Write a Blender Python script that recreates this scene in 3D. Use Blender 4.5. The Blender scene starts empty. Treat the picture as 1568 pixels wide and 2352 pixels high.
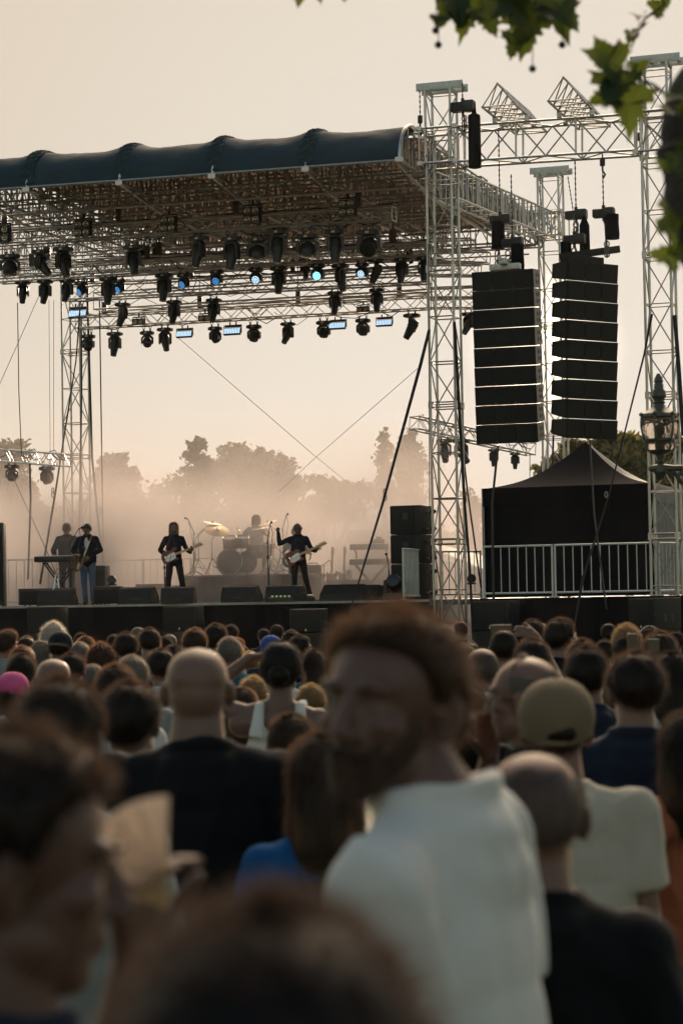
import bpy, bmesh, math, random
from mathutils import Vector, Matrix, Quaternion, noise as mnoise
R = math.radians
scene = bpy.context.scene
COL = scene.collection

# ------------------------------------------------------------------ camera
F_PX, CX, CY = 5000.0, 784.0, 1176.0          # focal length in photo pixels (1568 x 2352 grid)
CAM = Vector((0.0, 0.0, 1.92))
PITCH = math.atan(202.0 / F_PX)
ROLL = 0.0166
_F = Vector((0, math.cos(PITCH), math.sin(PITCH)))
_X = Vector((1, 0, 0))
_Z = _X.cross(_F)
_U = _Z * math.cos(ROLL) + _X * math.sin(ROLL)
_R = _X * math.cos(ROLL) - _Z * math.sin(ROLL)
cd = bpy.data.cameras.new('camera')
cam = bpy.data.objects.new('camera', cd)
COL.objects.link(cam)
cam.matrix_world = Matrix(((_R.x, _U.x, -_F.x, CAM.x), (_R.y, _U.y, -_F.y, CAM.y), (_R.z, _U.z, -_F.z, CAM.z), (0, 0, 0, 1)))
cd.sensor_fit = 'VERTICAL'
cd.sensor_height = 36.0
cd.lens = F_PX / 2352.0 * 36.0
cd.clip_start, cd.clip_end = 0.05, 6000
cd.dof.use_dof = True
cd.dof.focus_distance = 46.5
cd.dof.aperture_fstop = 4.6
cd.dof.aperture_blades = 9
scene.camera = cam

# ------------------------------------------------------------------ sky, sun, exposure
SUN_EL, SUN_AZ = R(6.6), R(5.42)               # azimuth clockwise from +Y
SUN_DIR = Vector((math.sin(SUN_AZ) * math.cos(SUN_EL), math.cos(SUN_AZ) * math.cos(SUN_EL), math.sin(SUN_EL)))
world = bpy.data.worlds.new("World")
scene.world = world
world.use_nodes = True
wn, wl = world.node_tree.nodes, world.node_tree.links
wn.clear()
sky = wn.new('ShaderNodeTexSky')
sky.sky_type = 'NISHITA'
sky.sun_disc = False
sky.sun_elevation = SUN_EL
sky.sun_rotation = SUN_AZ
sky.air_density, sky.dust_density, sky.ozone_density = 1.0, 2.6, 1.0
def wnode(t, **k):
    n = wn.new(t)
    for a, b in k.items(): setattr(n, a, b)
    return n
def wvm(op, a, b):
    n = wnode('ShaderNodeVectorMath', operation=op)
    for i, s in enumerate((a, b)):
        if s is None: continue
        if hasattr(s, 'type'): wl.new(s, n.inputs[i])
        else: n.inputs[i].default_value = s
    return n
# warm evening tint, and the thick bright air round the low sun evened out
tinted = wvm('MULTIPLY', sky.outputs[0], (1.80, 1.60, 1.40))
capped = wvm('MINIMUM', tinted.outputs[0], (3.86, 3.35, 2.72))
tc = wnode('ShaderNodeTexCoord')
sd = wnode('ShaderNodeVectorMath', operation='DOT_PRODUCT')
nrm = wnode('ShaderNodeVectorMath', operation='NORMALIZE')
wl.new(tc.outputs['Generated'], nrm.inputs[0])
wl.new(nrm.outputs[0], sd.inputs[0])
sd.inputs[1].default_value = SUN_DIR
def glow(c0, c1, col, p=2.0):
    mr = wnode('ShaderNodeMapRange'); mr.clamp = True
    mr.inputs['From Min'].default_value, mr.inputs['From Max'].default_value = c0, c1
    wl.new(sd.outputs['Value'], mr.inputs['Value'])
    pw = wnode('ShaderNodeMath', operation='POWER'); pw.inputs[1].default_value = p
    wl.new(mr.outputs[0], pw.inputs[0])
    sc = wnode('ShaderNodeVectorMath', operation='SCALE'); sc.inputs[0].default_value = col
    wl.new(pw.outputs[0], sc.inputs['Scale'])
    return sc.outputs[0]
g1 = glow(math.cos(R(16)), 1.0, (0.40, 0.50, 0.62), 1.2)
g2 = glow(math.cos(R(2.4)), math.cos(R(0.5)), (14, 11.5, 8.0), 3.0)
s1 = wvm('ADD', capped.outputs[0], g1)
s2 = wvm('ADD', s1.outputs[0], g2)
# bright sky lobe added above the frame, for broad rims on heads and shoulders
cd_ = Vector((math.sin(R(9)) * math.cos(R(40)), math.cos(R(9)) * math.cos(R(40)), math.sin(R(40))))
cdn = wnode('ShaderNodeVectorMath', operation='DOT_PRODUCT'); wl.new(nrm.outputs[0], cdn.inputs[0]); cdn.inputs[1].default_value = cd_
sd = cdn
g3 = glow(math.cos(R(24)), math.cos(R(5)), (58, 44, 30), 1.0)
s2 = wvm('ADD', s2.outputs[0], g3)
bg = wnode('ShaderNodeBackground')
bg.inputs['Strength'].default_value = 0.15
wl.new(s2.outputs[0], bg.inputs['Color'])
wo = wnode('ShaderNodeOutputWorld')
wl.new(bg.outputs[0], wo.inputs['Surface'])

sl = bpy.data.lights.new('sun', 'SUN')
sl.energy, sl.angle, sl.color = 5.0, R(0.5), (1.0, 0.77, 0.54)
so = bpy.data.objects.new('sun', sl)
COL.objects.link(so)
LAMP_EL = SUN_EL + R(4)
LAMP_DIR = Vector((math.sin(SUN_AZ) * math.cos(LAMP_EL), math.cos(SUN_AZ) * math.cos(LAMP_EL), math.sin(LAMP_EL)))
so.rotation_euler = (-LAMP_DIR).to_track_quat('-Z', 'Y').to_euler()
so.location = (20, 80, 40)

vs = scene.view_settings
scene.display_settings.display_device = 'sRGB'
vs.view_transform, vs.look, vs.exposure, vs.gamma = 'Standard', 'None', 0.35, 1.0
vs.use_curve_mapping = False
cy = scene.cycles
cy.use_denoising = True
cy.max_bounces, cy.diffuse_bounces, cy.glossy_bounces = 6, 3, 2
cy.transmission_bounces, cy.transparent_max_bounces, cy.volume_bounces = 4, 8, 0
cy.sample_clamp_indirect = 4.0
cy.caustics_reflective = cy.caustics_refractive = False
cy.volume_max_steps = 96
cy.volume_step_rate = 1.0

# ------------------------------------------------------------------ placing things
def ray(px, py):
    return _F + _R * ((px - CX) / F_PX) - _U * ((py - CY) / F_PX)
def at(px, py, d):
    r = ray(px, py)
    return CAM + r * (d / r.y)
AL = R(18.5)
O = Vector((2.16, 44.0, 0))
SU = Vector((-math.cos(AL), math.sin(AL), 0))     # along the stage front, towards the photo's left
SV = Vector((math.sin(AL), math.cos(AL), 0))      # towards the back of the stage
ZZ = Vector((0, 0, 1))
DECK = 1.90
def S(u, v, z=0.0): return O + SU * u + SV * v + ZZ * z
def onv(px, py, v):
    r = ray(px, py); p0 = S(0, v)
    return CAM + r * ((p0 - CAM).dot(SV) / r.dot(SV))
def su(p): return (p - O).dot(SU)
def sv(p): return (p - O).dot(SV)

# ------------------------------------------------------------------ mesh building
class MB:
    def __init__(s): s.v, s.f, s.m, s.cur = [], [], [], 0
    def add(s, vs_, fs):
        b = len(s.v)
        s.v.extend(vs_)
        for f in fs: s.f.append(tuple(b + i for i in f)); s.m.append(s.cur)
    def box(s, c, size, M=None, taper=None):
        x, y, z = size[0] / 2, size[1] / 2, size[2] / 2
        vs_ = [Vector((a * x, b * y, c_ * z)) for c_ in (-1, 1) for b in (-1, 1) for a in (-1, 1)]
        if taper: vs_ = [Vector((p.x * (taper[0] if p.z > 0 else 1), p.y * (taper[1] if p.z > 0 else 1), p.z)) for p in vs_]
        if M is not None: vs_ = [M @ p for p in vs_]
        c = Vector(c)
        s.add([p + c for p in vs_], [(0, 2, 3, 1), (4, 5, 7, 6), (0, 1, 5, 4), (2, 6, 7, 3), (0, 4, 6, 2), (1, 3, 7, 5)])
    def bbox(s, c, size, b, M=None):
        """box with chamfered edges"""
        x, y, z = size[0] / 2, size[1] / 2, size[2] / 2
        b = min(b, x * .9, y * .9, z * .9)
        bm = bmesh.new()
        r = bmesh.ops.create_cube(bm, size=1.0)
        for v_ in bm.verts: v_.co = Vector((v_.co.x * 2 * x, v_.co.y * 2 * y, v_.co.z * 2 * z))
        bmesh.ops.bevel(bm, geom=bm.edges[:], offset=b, segments=2, affect='EDGES', profile=.6)
        s.frombm(bm, c, M)
    def frombm(s, bm, c=(0, 0, 0), M=None):
        bm.verts.index_update()
        c = Vector(c)
        vs_ = [(M @ v_.co if M is not None else v_.co.copy()) + c for v_ in bm.verts]
        s.add(vs_, [[v_.index for v_ in f.verts] for f in bm.faces])
        bm.free()
    def tube(s, p0, p1, r0, r1=None, n=6, caps=True):
        s.path([p0, p1], [r0, r0 if r1 is None else r1], n, caps)
    def path(s, pts, rad, n=6, caps=True):
        pts = [Vector(p) for p in pts]
        if not hasattr(rad, '__len__'): rad = [rad] * len(pts)
        b = len(s.v)
        ref = None
        for i, p in enumerate(pts):
            t = (pts[min(i + 1, len(pts) - 1)] - pts[max(i - 1, 0)])
            if t.length < 1e-9: t = Vector((0, 0, 1))
            t.normalize()
            if ref is None: ref = Vector((0, 0, 1)) if abs(t.z) < .9 else Vector((1, 0, 0))
            a = ref - t * ref.dot(t)
            if a.length < 1e-6: a = t.orthogonal()
            a.normalize(); ref = a
            c_ = t.cross(a)
            for k in range(n):
                th = 2 * math.pi * k / n
                s.v.append(p + (a * math.cos(th) + c_ * math.sin(th)) * rad[i])
        for i in range(len(pts) - 1):
            for k in range(n):
                k2 = (k + 1) % n
                s.f.append((b + i * n + k, b + i * n + k2, b + (i + 1) * n + k2, b + (i + 1) * n + k)); s.m.append(s.cur)
        if caps:
            s.f.append(tuple(b + k for k in range(n))[::-1]); s.m.append(s.cur)
            e = b + (len(pts) - 1) * n
            s.f.append(tuple(e + k for k in range(n))); s.m.append(s.cur)
    def lathe(s, prof, n=16, M=None, caps=True):
        """prof: (radius, z) pairs about local Z"""
        b = len(s.v)
        for r_, z in prof:
            for k in range(n):
                th = 2 * math.pi * k / n
                p = Vector((r_ * math.cos(th), r_ * math.sin(th), z))
                s.v.append(M @ p if M is not None else p)
        for i in range(len(prof) - 1):
            for k in range(n):
                k2 = (k + 1) % n
                s.f.append((b + i * n + k, b + i * n + k2, b + (i + 1) * n + k2, b + (i + 1) * n + k)); s.m.append(s.cur)
        if caps:
            s.f.append(tuple(b + k for k in range(n))[::-1]); s.m.append(s.cur)
            e = b + (len(prof) - 1) * n
            s.f.append(tuple(e + k for k in range(n))); s.m.append(s.cur)
    def ell(s, c, r, M=None, n=14, m=9):
        c = Vector(c)
        if not hasattr(r, '__len__'): r = (r, r, r)
        b = len(s.v)
        def T(p):
            p = Vector((p[0] * r[0], p[1] * r[1], p[2] * r[2]))
            return c + (M @ p if M is not None else p)
        s.v.append(T((0, 0, -1)))
        for i in range(1, m):
            ph = -math.pi / 2 + math.pi * i / m
            for k in range(n):
                th = 2 * math.pi * k / n
                s.v.append(T((math.cos(ph) * math.cos(th), math.cos(ph) * math.sin(th), math.sin(ph))))
        s.v.append(T((0, 0, 1)))
        top = len(s.v) - 1
        for k in range(n):
            k2 = (k + 1) % n
            s.f.append((b, b + 1 + k2, b + 1 + k)); s.m.append(s.cur)
            for i in range(m - 2):
                q = b + 1 + i * n
                s.f.append((q + k, q + k2, q + n + k2, q + n + k)); s.m.append(s.cur)
            q = b + 1 + (m - 2) * n
            s.f.append((q + k, q + k2, top)); s.m.append(s.cur)
    def cap(s, a, b, ra, rb=None, n=12):
        """tapered capsule"""
        a, b = Vector(a), Vector(b)
        rb = ra if rb is None else rb
        t = (b - a)
        L = t.length
        t = t / L if L > 1e-9 else Vector((0, 0, 1))
        pts, rad = [], []
        for k in range(4):
            th = math.pi / 2 * (1 - k / 4) * .96
            pts.append(a - t * ra * math.sin(th)); rad.append(ra * math.cos(th))
        pts.append(a); rad.append(ra)
        pts.append(b); rad.append(rb)
        for k in range(1, 5):
            th = math.pi / 2 * (k / 4) * .96
            pts.append(b + t * rb * math.sin(th)); rad.append(rb * math.cos(th))
        s.path(pts, rad, n)
    def prism(s, outline, y0, y1, M=None):
        """outline in XZ, extruded along Y"""
        n = len(outline)
        vs_ = [Vector((x, y0, z)) for x, z in outline] + [Vector((x, y1, z)) for x, z in outline]
        if M is not None: vs_ = [M @ p for p in vs_]
        s.add(vs_, [tuple(range(n)), tuple(range(2 * n - 1, n - 1, -1))] + [(i, i + n, (i + 1) % n + n, (i + 1) % n) for i in range(n)])
    def mesh(s, name='mesh'):
        me = bpy.data.meshes.new(name)
        me.from_pydata([tuple(p) for p in s.v], [], s.f)
        return me
    def build(s, name, mats, parent=None, smooth=35, M=None):
        me = s.mesh(name)
        if not isinstance(mats, (list, tuple)): mats = [mats]
        for m in mats: me.materials.append(m)
        if len(mats) > 1: me.polygons.foreach_set('material_index', s.m)
        bm = bmesh.new(); bm.from_mesh(me)
        bmesh.ops.recalc_face_normals(bm, faces=bm.faces[:])
        bm.to_mesh(me); bm.free()
        if smooth:
            me.shade_smooth(); me.set_sharp_from_angle(angle=R(smooth))
        return link(name, me, parent, M)

def link(name, me, parent=None, M=None):
    o = bpy.data.objects.new(name, me)
    COL.objects.link(o)
    if parent is not None: o.parent = parent
    if M is not None: o.matrix_local = M
    return o
def empty(name, loc, rz=0.0, M=None):
    o = bpy.data.objects.new(name, None)
    o.empty_display_size = .2
    COL.objects.link(o)
    if M is not None: o.matrix_world = M
    else:
        o.location = loc; o.rotation_euler = (0, 0, rz)
    return o
def tag(o, label=None, cat=None, group=None, kind=None):
    if label: o['label'] = label
    if cat: o['category'] = cat
    if group: o['group'] = group
    if kind: o['kind'] = kind
    return o
KIDS = {}
def copy_tree(o, parent=None):
    c = o.copy(); COL.objects.link(c)
    if parent is not None: c.parent = parent
    for ch in list(o.children): copy_tree(ch, c)
    return c
def frame(loc, x, z):
    """matrix with local X along x, local Z near z"""
    x = Vector(x).normalized(); z = Vector(z)
    y = z.cross(x).normalized(); z = x.cross(y)
    return Matrix(((x.x, y.x, z.x, loc[0]), (x.y, y.y, z.y, loc[1]), (x.z, y.z, z.z, loc[2]), (0, 0, 0, 1)))
ORD = ['leftmost', 'second', 'third', 'fourth', 'fifth', 'sixth', 'seventh', 'eighth', 'ninth', 'tenth', 'eleventh', 'twelfth', 'thirteenth', 'fourteenth', 'fifteenth', 'sixteenth', 'seventeenth', 'eighteenth']
def nth(i, n):
    """place in a row of n counted from the left"""
    if n == 1: return 'only'
    if i == 0: return 'leftmost'
    if i == n - 1: return 'rightmost'
    if i >= 9 and n - 1 - i < i: return ORD[n - 1 - i] + ' from right'
    return ORD[i] + ' from left'

# ------------------------------------------------------------------ materials
def mat(name, col, rough=.55, metal=0.0, var=.18, scale=6.0, bump=0.0, bscale=40.0, trans=0.0, tcol=None, spec=.5, detail=3.0, stretch=None, sheen=0.0, stint=(1, .85, .7)):
    m = bpy.data.materials.new(name); m.use_nodes = True
    nt = m.node_tree; n = nt.nodes; l = nt.links
    p = n['Principled BSDF']
    p.inputs['Roughness'].default_value = rough
    p.inputs['Metallic'].default_value = metal
    p.inputs['Specular IOR Level'].default_value = spec
    if sheen:
        p.inputs['Sheen Weight'].default_value = sheen; p.inputs['Sheen Roughness'].default_value = .35; p.inputs['Sheen Tint'].default_value = (*stint, 1)
    t = n.new('ShaderNodeTexCoord')
    src = t.outputs['Object']
    if stretch:
        mp = n.new('ShaderNodeMapping'); mp.inputs['Scale'].default_value = stretch
        l.new(src, mp.inputs[0]); src = mp.outputs[0]
    nz = n.new('ShaderNodeTexNoise'); nz.inputs['Scale'].default_value = scale; nz.inputs['Detail'].default_value = detail
    l.new(src, nz.inputs['Vector'])
    mr = n.new('ShaderNodeMapRange')
    mr.inputs['From Min'].default_value, mr.inputs['From Max'].default_value = .25, .75
    mr.inputs['To Min'].default_value, mr.inputs['To Max'].default_value = 1 - var, 1 + var
    l.new(nz.outputs[0], mr.inputs['Value'])
    sc = n.new('ShaderNodeVectorMath'); sc.operation = 'SCALE'; sc.inputs[0].default_value = col[:3]
    l.new(mr.outputs[0], sc.inputs['Scale'])
    l.new(sc.outputs[0], p.inputs['Base Color'])
    if bump:
        n2 = n.new('ShaderNodeTexNoise'); n2.inputs['Scale'].default_value = bscale; n2.inputs['Detail'].default_value = 4
        l.new(src, n2.inputs['Vector'])
        bp = n.new('ShaderNodeBump'); bp.inputs['Strength'].default_value = bump; bp.inputs['Distance'].default_value = .02
        l.new(n2.outputs[0], bp.inputs['Height']); l.new(bp.outputs[0], p.inputs['Normal'])
    if trans:
        tr = n.new('ShaderNodeBsdfTranslucent')
        if tcol: tr.inputs[0].default_value = (*tcol, 1)
        else: l.new(sc.outputs[0], tr.inputs[0])
        mx = n.new('ShaderNodeMixShader'); mx.inputs[0].default_value = trans
        l.new(p.outputs[0], mx.inputs[1]); l.new(tr.outputs[0], mx.inputs[2])
        l.new(mx.outputs[0], n['Material Output'].inputs['Surface'])
    return m
def emit(name, col, s):
    m = bpy.data.materials.new(name); m.use_nodes = True
    p = m.node_tree.nodes['Principled BSDF']
    p.inputs['Base Color'].default_value = (*[c * .5 for c in col], 1)
    p.inputs['Emission Color'].default_value = (*col, 1)
    p.inputs['Emission Strength'].default_value = s
    return m
M = {}
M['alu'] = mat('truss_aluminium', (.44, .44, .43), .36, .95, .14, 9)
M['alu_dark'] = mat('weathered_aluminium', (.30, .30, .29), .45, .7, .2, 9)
M['steel'] = mat('galvanised_steel', (.50, .52, .50), .5, .6, .2, 14)
M['fence'] = mat('fence_steel', (.55, .57, .54), .5, .35, .15, 20)
M['blackmetal'] = mat('black_metal', (.018, .019, .021), .5, .0, .3, 12)
M['blackplastic'] = mat('black_plastic', (.014, .015, .017), .42, 0, .25, 15)
M['blackcloth'] = mat('black_stage_cloth', (.007, .008, .010), .9, 0, .3, 1.2, .25, 6, spec=.15)
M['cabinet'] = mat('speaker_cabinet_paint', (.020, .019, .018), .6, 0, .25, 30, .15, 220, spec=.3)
M['panelsunlit'] = mat('sunlit_speaker_side', (.13, .125, .115), .5, 0, .2, 30)  # paler than the cabinets: grazing sun on the side put into the colour
M['grille'] = mat('speaker_grille', (.012, .012, .012), .62, 0, .25, 60, .3, 300, spec=.3)
M['tarp'] = mat('roof_tarpaulin', (.023, .046, .062), .72, 0, .22, 1.1, .3, 5, stretch=(1, 1, 3), spec=.2)
M['lacing'] = mat('lacing_sleeve_cloth', (.013, .033, .041), .8, 0, .3, 6, .5, 14)
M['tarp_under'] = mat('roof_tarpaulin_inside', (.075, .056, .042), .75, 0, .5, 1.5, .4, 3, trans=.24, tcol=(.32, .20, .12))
M['deck'] = mat('stage_deck_board', (.16, .15, .14), .5, 0, .25, 3)
M['riser'] = mat('riser_skirt', (.03, .028, .026), .85, 0, .3, 3)
M['chain'] = mat('hoist_chain', (.10, .09, .08), .5, .6, .2, 30)
M['strap'] = mat('ratchet_strap', (.012, .013, .017), .8, 0, .3, 30)
M['ring'] = mat('shackle_steel', (.22, .20, .19), .4, .8, .2, 30)
M['wood'] = mat('maple_wood', (.50, .33, .17), .45, 0, .2, 14, stretch=(1, 6, 6))
M['red'] = mat('guitar_red_lacquer', (.16, .014, .012), .25, 0, .15, 8)
M['white'] = mat('white_plastic', (.75, .74, .70), .35, 0, .06, 10)
M['chrome'] = mat('chrome', (.75, .74, .72), .18, 1.0, .08, 20)
M['brass'] = mat('lacquered_brass', (.34, .23, .12), .35, .85, .25, 20)
M['cymbal'] = mat('cymbal_bronze', (.42, .33, .20), .35, .85, .15, 30)
M['drum'] = mat('drum_shell_grey', (.07, .07, .075), .3, 0, .2, 10)
M['drumhead'] = mat('drum_head', (.11, .10, .095), .5, 0, .2, 6)
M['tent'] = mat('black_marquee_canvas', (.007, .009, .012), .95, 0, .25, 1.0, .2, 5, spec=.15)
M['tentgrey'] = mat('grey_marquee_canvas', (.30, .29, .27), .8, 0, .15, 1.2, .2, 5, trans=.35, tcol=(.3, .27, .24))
M['marquee'] = mat('white_marquee_canvas', (.75, .73, .70), .7, 0, .06, .8, trans=.4, tcol=(.7, .62, .55))
M['iron'] = mat('green_cast_iron', (.075, .075, .060), .42, .25, .4, 18, .2, 40)
M['bark'] = mat('plane_tree_bark', (.040, .032, .025), .9, 0, .4, 10, .6, 30)
M['leafnear'] = mat('plane_leaf', (.026, .045, .010), .5, 0, .25, 20, trans=.5, tcol=(.10, .13, .015))
M['seed'] = mat('plane_seed_ball', (.03, .024, .016), .9, 0, .3, 60, .5, 120)
M['leaffar'] = mat('tree_foliage', (.055, .075, .025), .7, 0, .35, .35, trans=.35, tcol=(.13, .13, .035))
M['leafwillow'] = mat('willow_foliage', (.075, .085, .025), .7, 0, .35, .35, trans=.42, tcol=(.24, .20, .05))
M['grass'] = mat('park_grass', (.045, .055, .022), .9, 0, .4, .4, .3, 9)
M['ledlens'] = mat('teal_lamp_lens', (.02, .10, .12), .12, 0, .3, 30)
M['lensdark'] = mat('dark_lamp_lens', (.02, .022, .026), .1, 0, .2, 30)
M['bulb'] = mat('blinder_reflector', (.42, .36, .28), .25, .7, .2, 30)
M['ledblue'] = emit('lit_blue_led', (.10, .42, .95), 0.55)
M['ledcyan'] = emit('lit_cyan_led', (.25, .95, 1.0), 2.2)
M['ledpale'] = emit('lit_pale_led', (.55, .80, 1.0), 1.1)
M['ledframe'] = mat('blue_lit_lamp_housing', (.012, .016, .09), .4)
M['parblue'] = emit('lit_violet_led', (.35, .42, 1.0), 2.0)
M['greenled'] = emit('green_pedal_led', (.45, .7, .25), .22)
M['tagwhite'] = mat('sticker_white', (.6, .58, .52), .6)
M['amp'] = mat('amplifier_vinyl', (.03, .028, .026), .6, 0, .2, 30)
M['bottle'] = mat('water_bottle_plastic', (.65, .68, .72), .15, 0, .1, 20, trans=.5, tcol=(.7, .7, .72))
M['paper'] = mat('paper_fan', (.78, .70, .62), .8, 0, .05, 10, trans=.3, tcol=(.7, .55, .42))
M['screen'] = emit('phone_screen', (.10, .075, .04), .06)
M['orange'] = mat('orange_phone_case', (.65, .16, .06), .5, 0, .05, 10)
# ------------------------------------------------------------------ ground
g = MB()
n = 24
for j in range(n + 1):
    for i in range(n + 1):
        x = -900 + 1800 * i / n; y = -60 + 2400 * j / n
        g.v.append(Vector((x, y, 0)))
for j in range(n):
    for i in range(n):
        a = j * (n + 1) + i
        g.f.append((a, a + 1, a + n + 2, a + n + 1)); g.m.append(0)
tag(g.build('ground', M['grass'], smooth=0), kind='structure')

# ------------------------------------------------------------------ trees
def tree(label, d, blobs, trunk, seed, leaf=.5, n=3600, m='leaffar', group=None, fill=.5):
    """blobs: (px, py, rx, ry) in photo pixels at distance d"""
    rnd = random.Random(seed)
    k = d / F_PX
    root_p = at(trunk, 1400, d); root_p.z = 0
    root = empty('tree', root_p)
    tag(root, label, 'tree', group)
    B = []
    for (px, py, rx, ry) in blobs:
        c = at(px, py, d) + Vector((0, rnd.uniform(-.6, .6) * rx * k, 0))
        B.append((c, rx * k, ry * k))
    for q in range(3):
        c = at(trunk + (q - 1) * 48 + rnd.uniform(-12, 12), 1290 + rnd.uniform(-25, 15), d + rnd.uniform(-2, 2)); B.append((c, 44 * k, 62 * k))
    area = sum(b[1] * b[2] for b in B)
    n = int(n * 2.3)
    cr = MB()
    for (c, rx, rz) in B:
        cnt = int(n * rx * rz / area)
        ncl = max(6, cnt // 14)
        for q in range(ncl):                      # leaf clusters, so that gaps stay between them
            while True:
                p = Vector((rnd.uniform(-1, 1), rnd.uniform(-1, 1), rnd.uniform(-1, 1)))
                if p.length <= 1 and (p.length > fill or rnd.random() < .35): break
            p = p * (.86 + .26 * mnoise.noise(p * 2.2 + Vector((seed, 0, 0))))
            cc = c + Vector((p.x * rx, p.y * rx * .8, p.z * rz))
            cs = min(rx, rz) * rnd.uniform(.12, .30)
            for w in range(14):
                pp = cc + Vector((rnd.gauss(0, cs), rnd.gauss(0, cs), rnd.gauss(0, cs * .7)))
                a = Vector((rnd.uniform(-1, 1), rnd.uniform(-1, 1), rnd.uniform(-1, 1))).normalized()
                b = a.orthogonal().normalized()
                s = leaf * rnd.uniform(.6, 1.35)
                cr.add([pp - a * s * .5, pp + b * s * .32, pp + a * s * .55, pp - b * s * .3], [(0, 1, 2, 3)])
    Mi = Matrix.Translation(-root_p)
    cr.v = [p - root_p for p in cr.v]
    cr.build('crown', M[m], root, smooth=0)
    tk = MB()
    top = max(B, key=lambda b: b[0].z)[0] - root_p
    h = top.z
    pts = [Vector((0, 0, -.2)), Vector((.1, 0, h * .25)), Vector((top.x * .3, 0, h * .5)), Vector((top.x * .8, top.y * .5, h * .85))]
    r0 = max(.16, h * .022)
    tk.path(pts, [r0 * 1.25, r0, r0 * .7, r0 * .2], 7)
    for (c, rx, rz) in B:
        e = c - root_p
        st = pts[1].lerp(pts[2], rnd.uniform(0, 1))
        tk.path([st, st.lerp(e, .55) + Vector((0, 0, -.04 * h)), e], [r0 * .45, r0 * .28, r0 * .08], 5)
    tk.build('trunk', M['bark'], root)
    return root
TG = 'trees beyond the stage'
tree('hazy broad tree at the left edge behind the small side truss', 170, [(-10, 1075, 60, 70), (35, 1045, 32, 42), (25, 1120, 48, 60), (60, 1165, 40, 45), (5, 1220, 70, 60)], 10, 11, .55, group=TG)
tree('small pointed conifer in the haze left of the rear left tower', 200, [(104, 1160, 8, 16), (103, 1185, 16, 20), (102, 1215, 26, 28)], 103, 12, .45, 1500, group=TG)
tree('low bushy hazy tree directly behind the rear left tower', 190, [(150, 1195, 45, 32), (195, 1190, 30, 50), (75, 1215, 30, 30), (125, 1235, 80, 40)], 150, 13, .5, 2600, group=TG)
tree('round topped hazy tree just right of the rear left tower', 180, [(262, 1075, 38, 34), (240, 1105, 32, 36), (290, 1105, 34, 38), (300, 1155, 34, 40), (250, 1160, 50, 50), (265, 1215, 70, 55)], 265, 14, .5, 3600, group=TG)
tree('low sloping hazy tree left of the tall lobed tree', 210, [(368, 1135, 34, 28), (405, 1120, 34, 30), (345, 1160, 26, 26), (385, 1190, 70, 50), (420, 1235, 90, 40)], 385, 15, .55, 2800, group=TG)
tree('tall narrow lobed hazy tree beside the dome shaped tree', 205, [(453, 1022, 22, 20), (445, 1050, 26, 22), (470, 1062, 26, 24), (440, 1085, 28, 22), (470, 1105, 36, 36), (460, 1160, 50, 50)], 460, 16, .5, 3200, group=TG)
tree('broad dome shaped hazy tree behind the singing guitarist', 220, [(540, 1055, 48, 38), (590, 1060, 55, 38), (510, 1085, 36, 40), (640, 1085, 42, 40), (575, 1110, 90, 60), (670, 1120, 30, 34), (600, 1190, 110, 60)], 580, 17, .6, 5200, group=TG)
tree('low bumpy hazy tree line end behind the bass player', 230, [(722, 1112, 34, 24), (765, 1122, 38, 26), (810, 1125, 38, 26), (845, 1130, 24, 22), (770, 1165, 90, 44), (700, 1190, 60, 50)], 770, 18, .5, 3600, group=TG)
tree('slim left one of the two columnar poplars', 200, [(884, 1005, 17, 24), (884, 1045, 22, 36), (882, 1090, 25, 42), (882, 1140, 27, 45)], 884, 19, .45, 2600, group=TG)
tree('wider right one of the two columnar poplars', 195, [(940, 1012, 20, 26), (925, 1045, 26, 36), (955, 1050, 24, 40), (940, 1090, 36, 45), (942, 1145, 42, 50)], 940, 20, .45, 3200, group=TG)
tree('hazy tree glimpsed between the front right tower and the black tent', 150, [(1078, 1150, 22, 28), (1090, 1180, 28, 34), (1068, 1190, 24, 34), (1080, 1235, 40, 45)], 1078, 21, .4, 2000, group=TG)
tree('sunlit bush like tree behind the left slope of the black tent', 95, [(1290, 1060, 42, 28), (1250, 1080, 30, 20), (1320, 1035, 38, 30), (1300, 1100, 70, 40)], 1295, 22, .3, 3000, 'leafwillow', TG)
tree('drooping green willow behind the right slope of the black tent', 92, [(1395, 1020, 36, 42), (1440, 1030, 48, 42), (1480, 1045, 36, 44), (1415, 1075, 60, 50), (1470, 1090, 60, 55), (1400, 1130, 60, 50)], 1440, 23, .3, 6000, 'leafwillow', TG)
tree('green tree behind the ornate street lantern', 98, [(1525, 1030, 34, 40), (1560, 1040, 40, 50), (1530, 1085, 48, 50), (1550, 1140, 55, 50)], 1540, 24, .3, 3600, 'leafwillow', TG)

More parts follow.
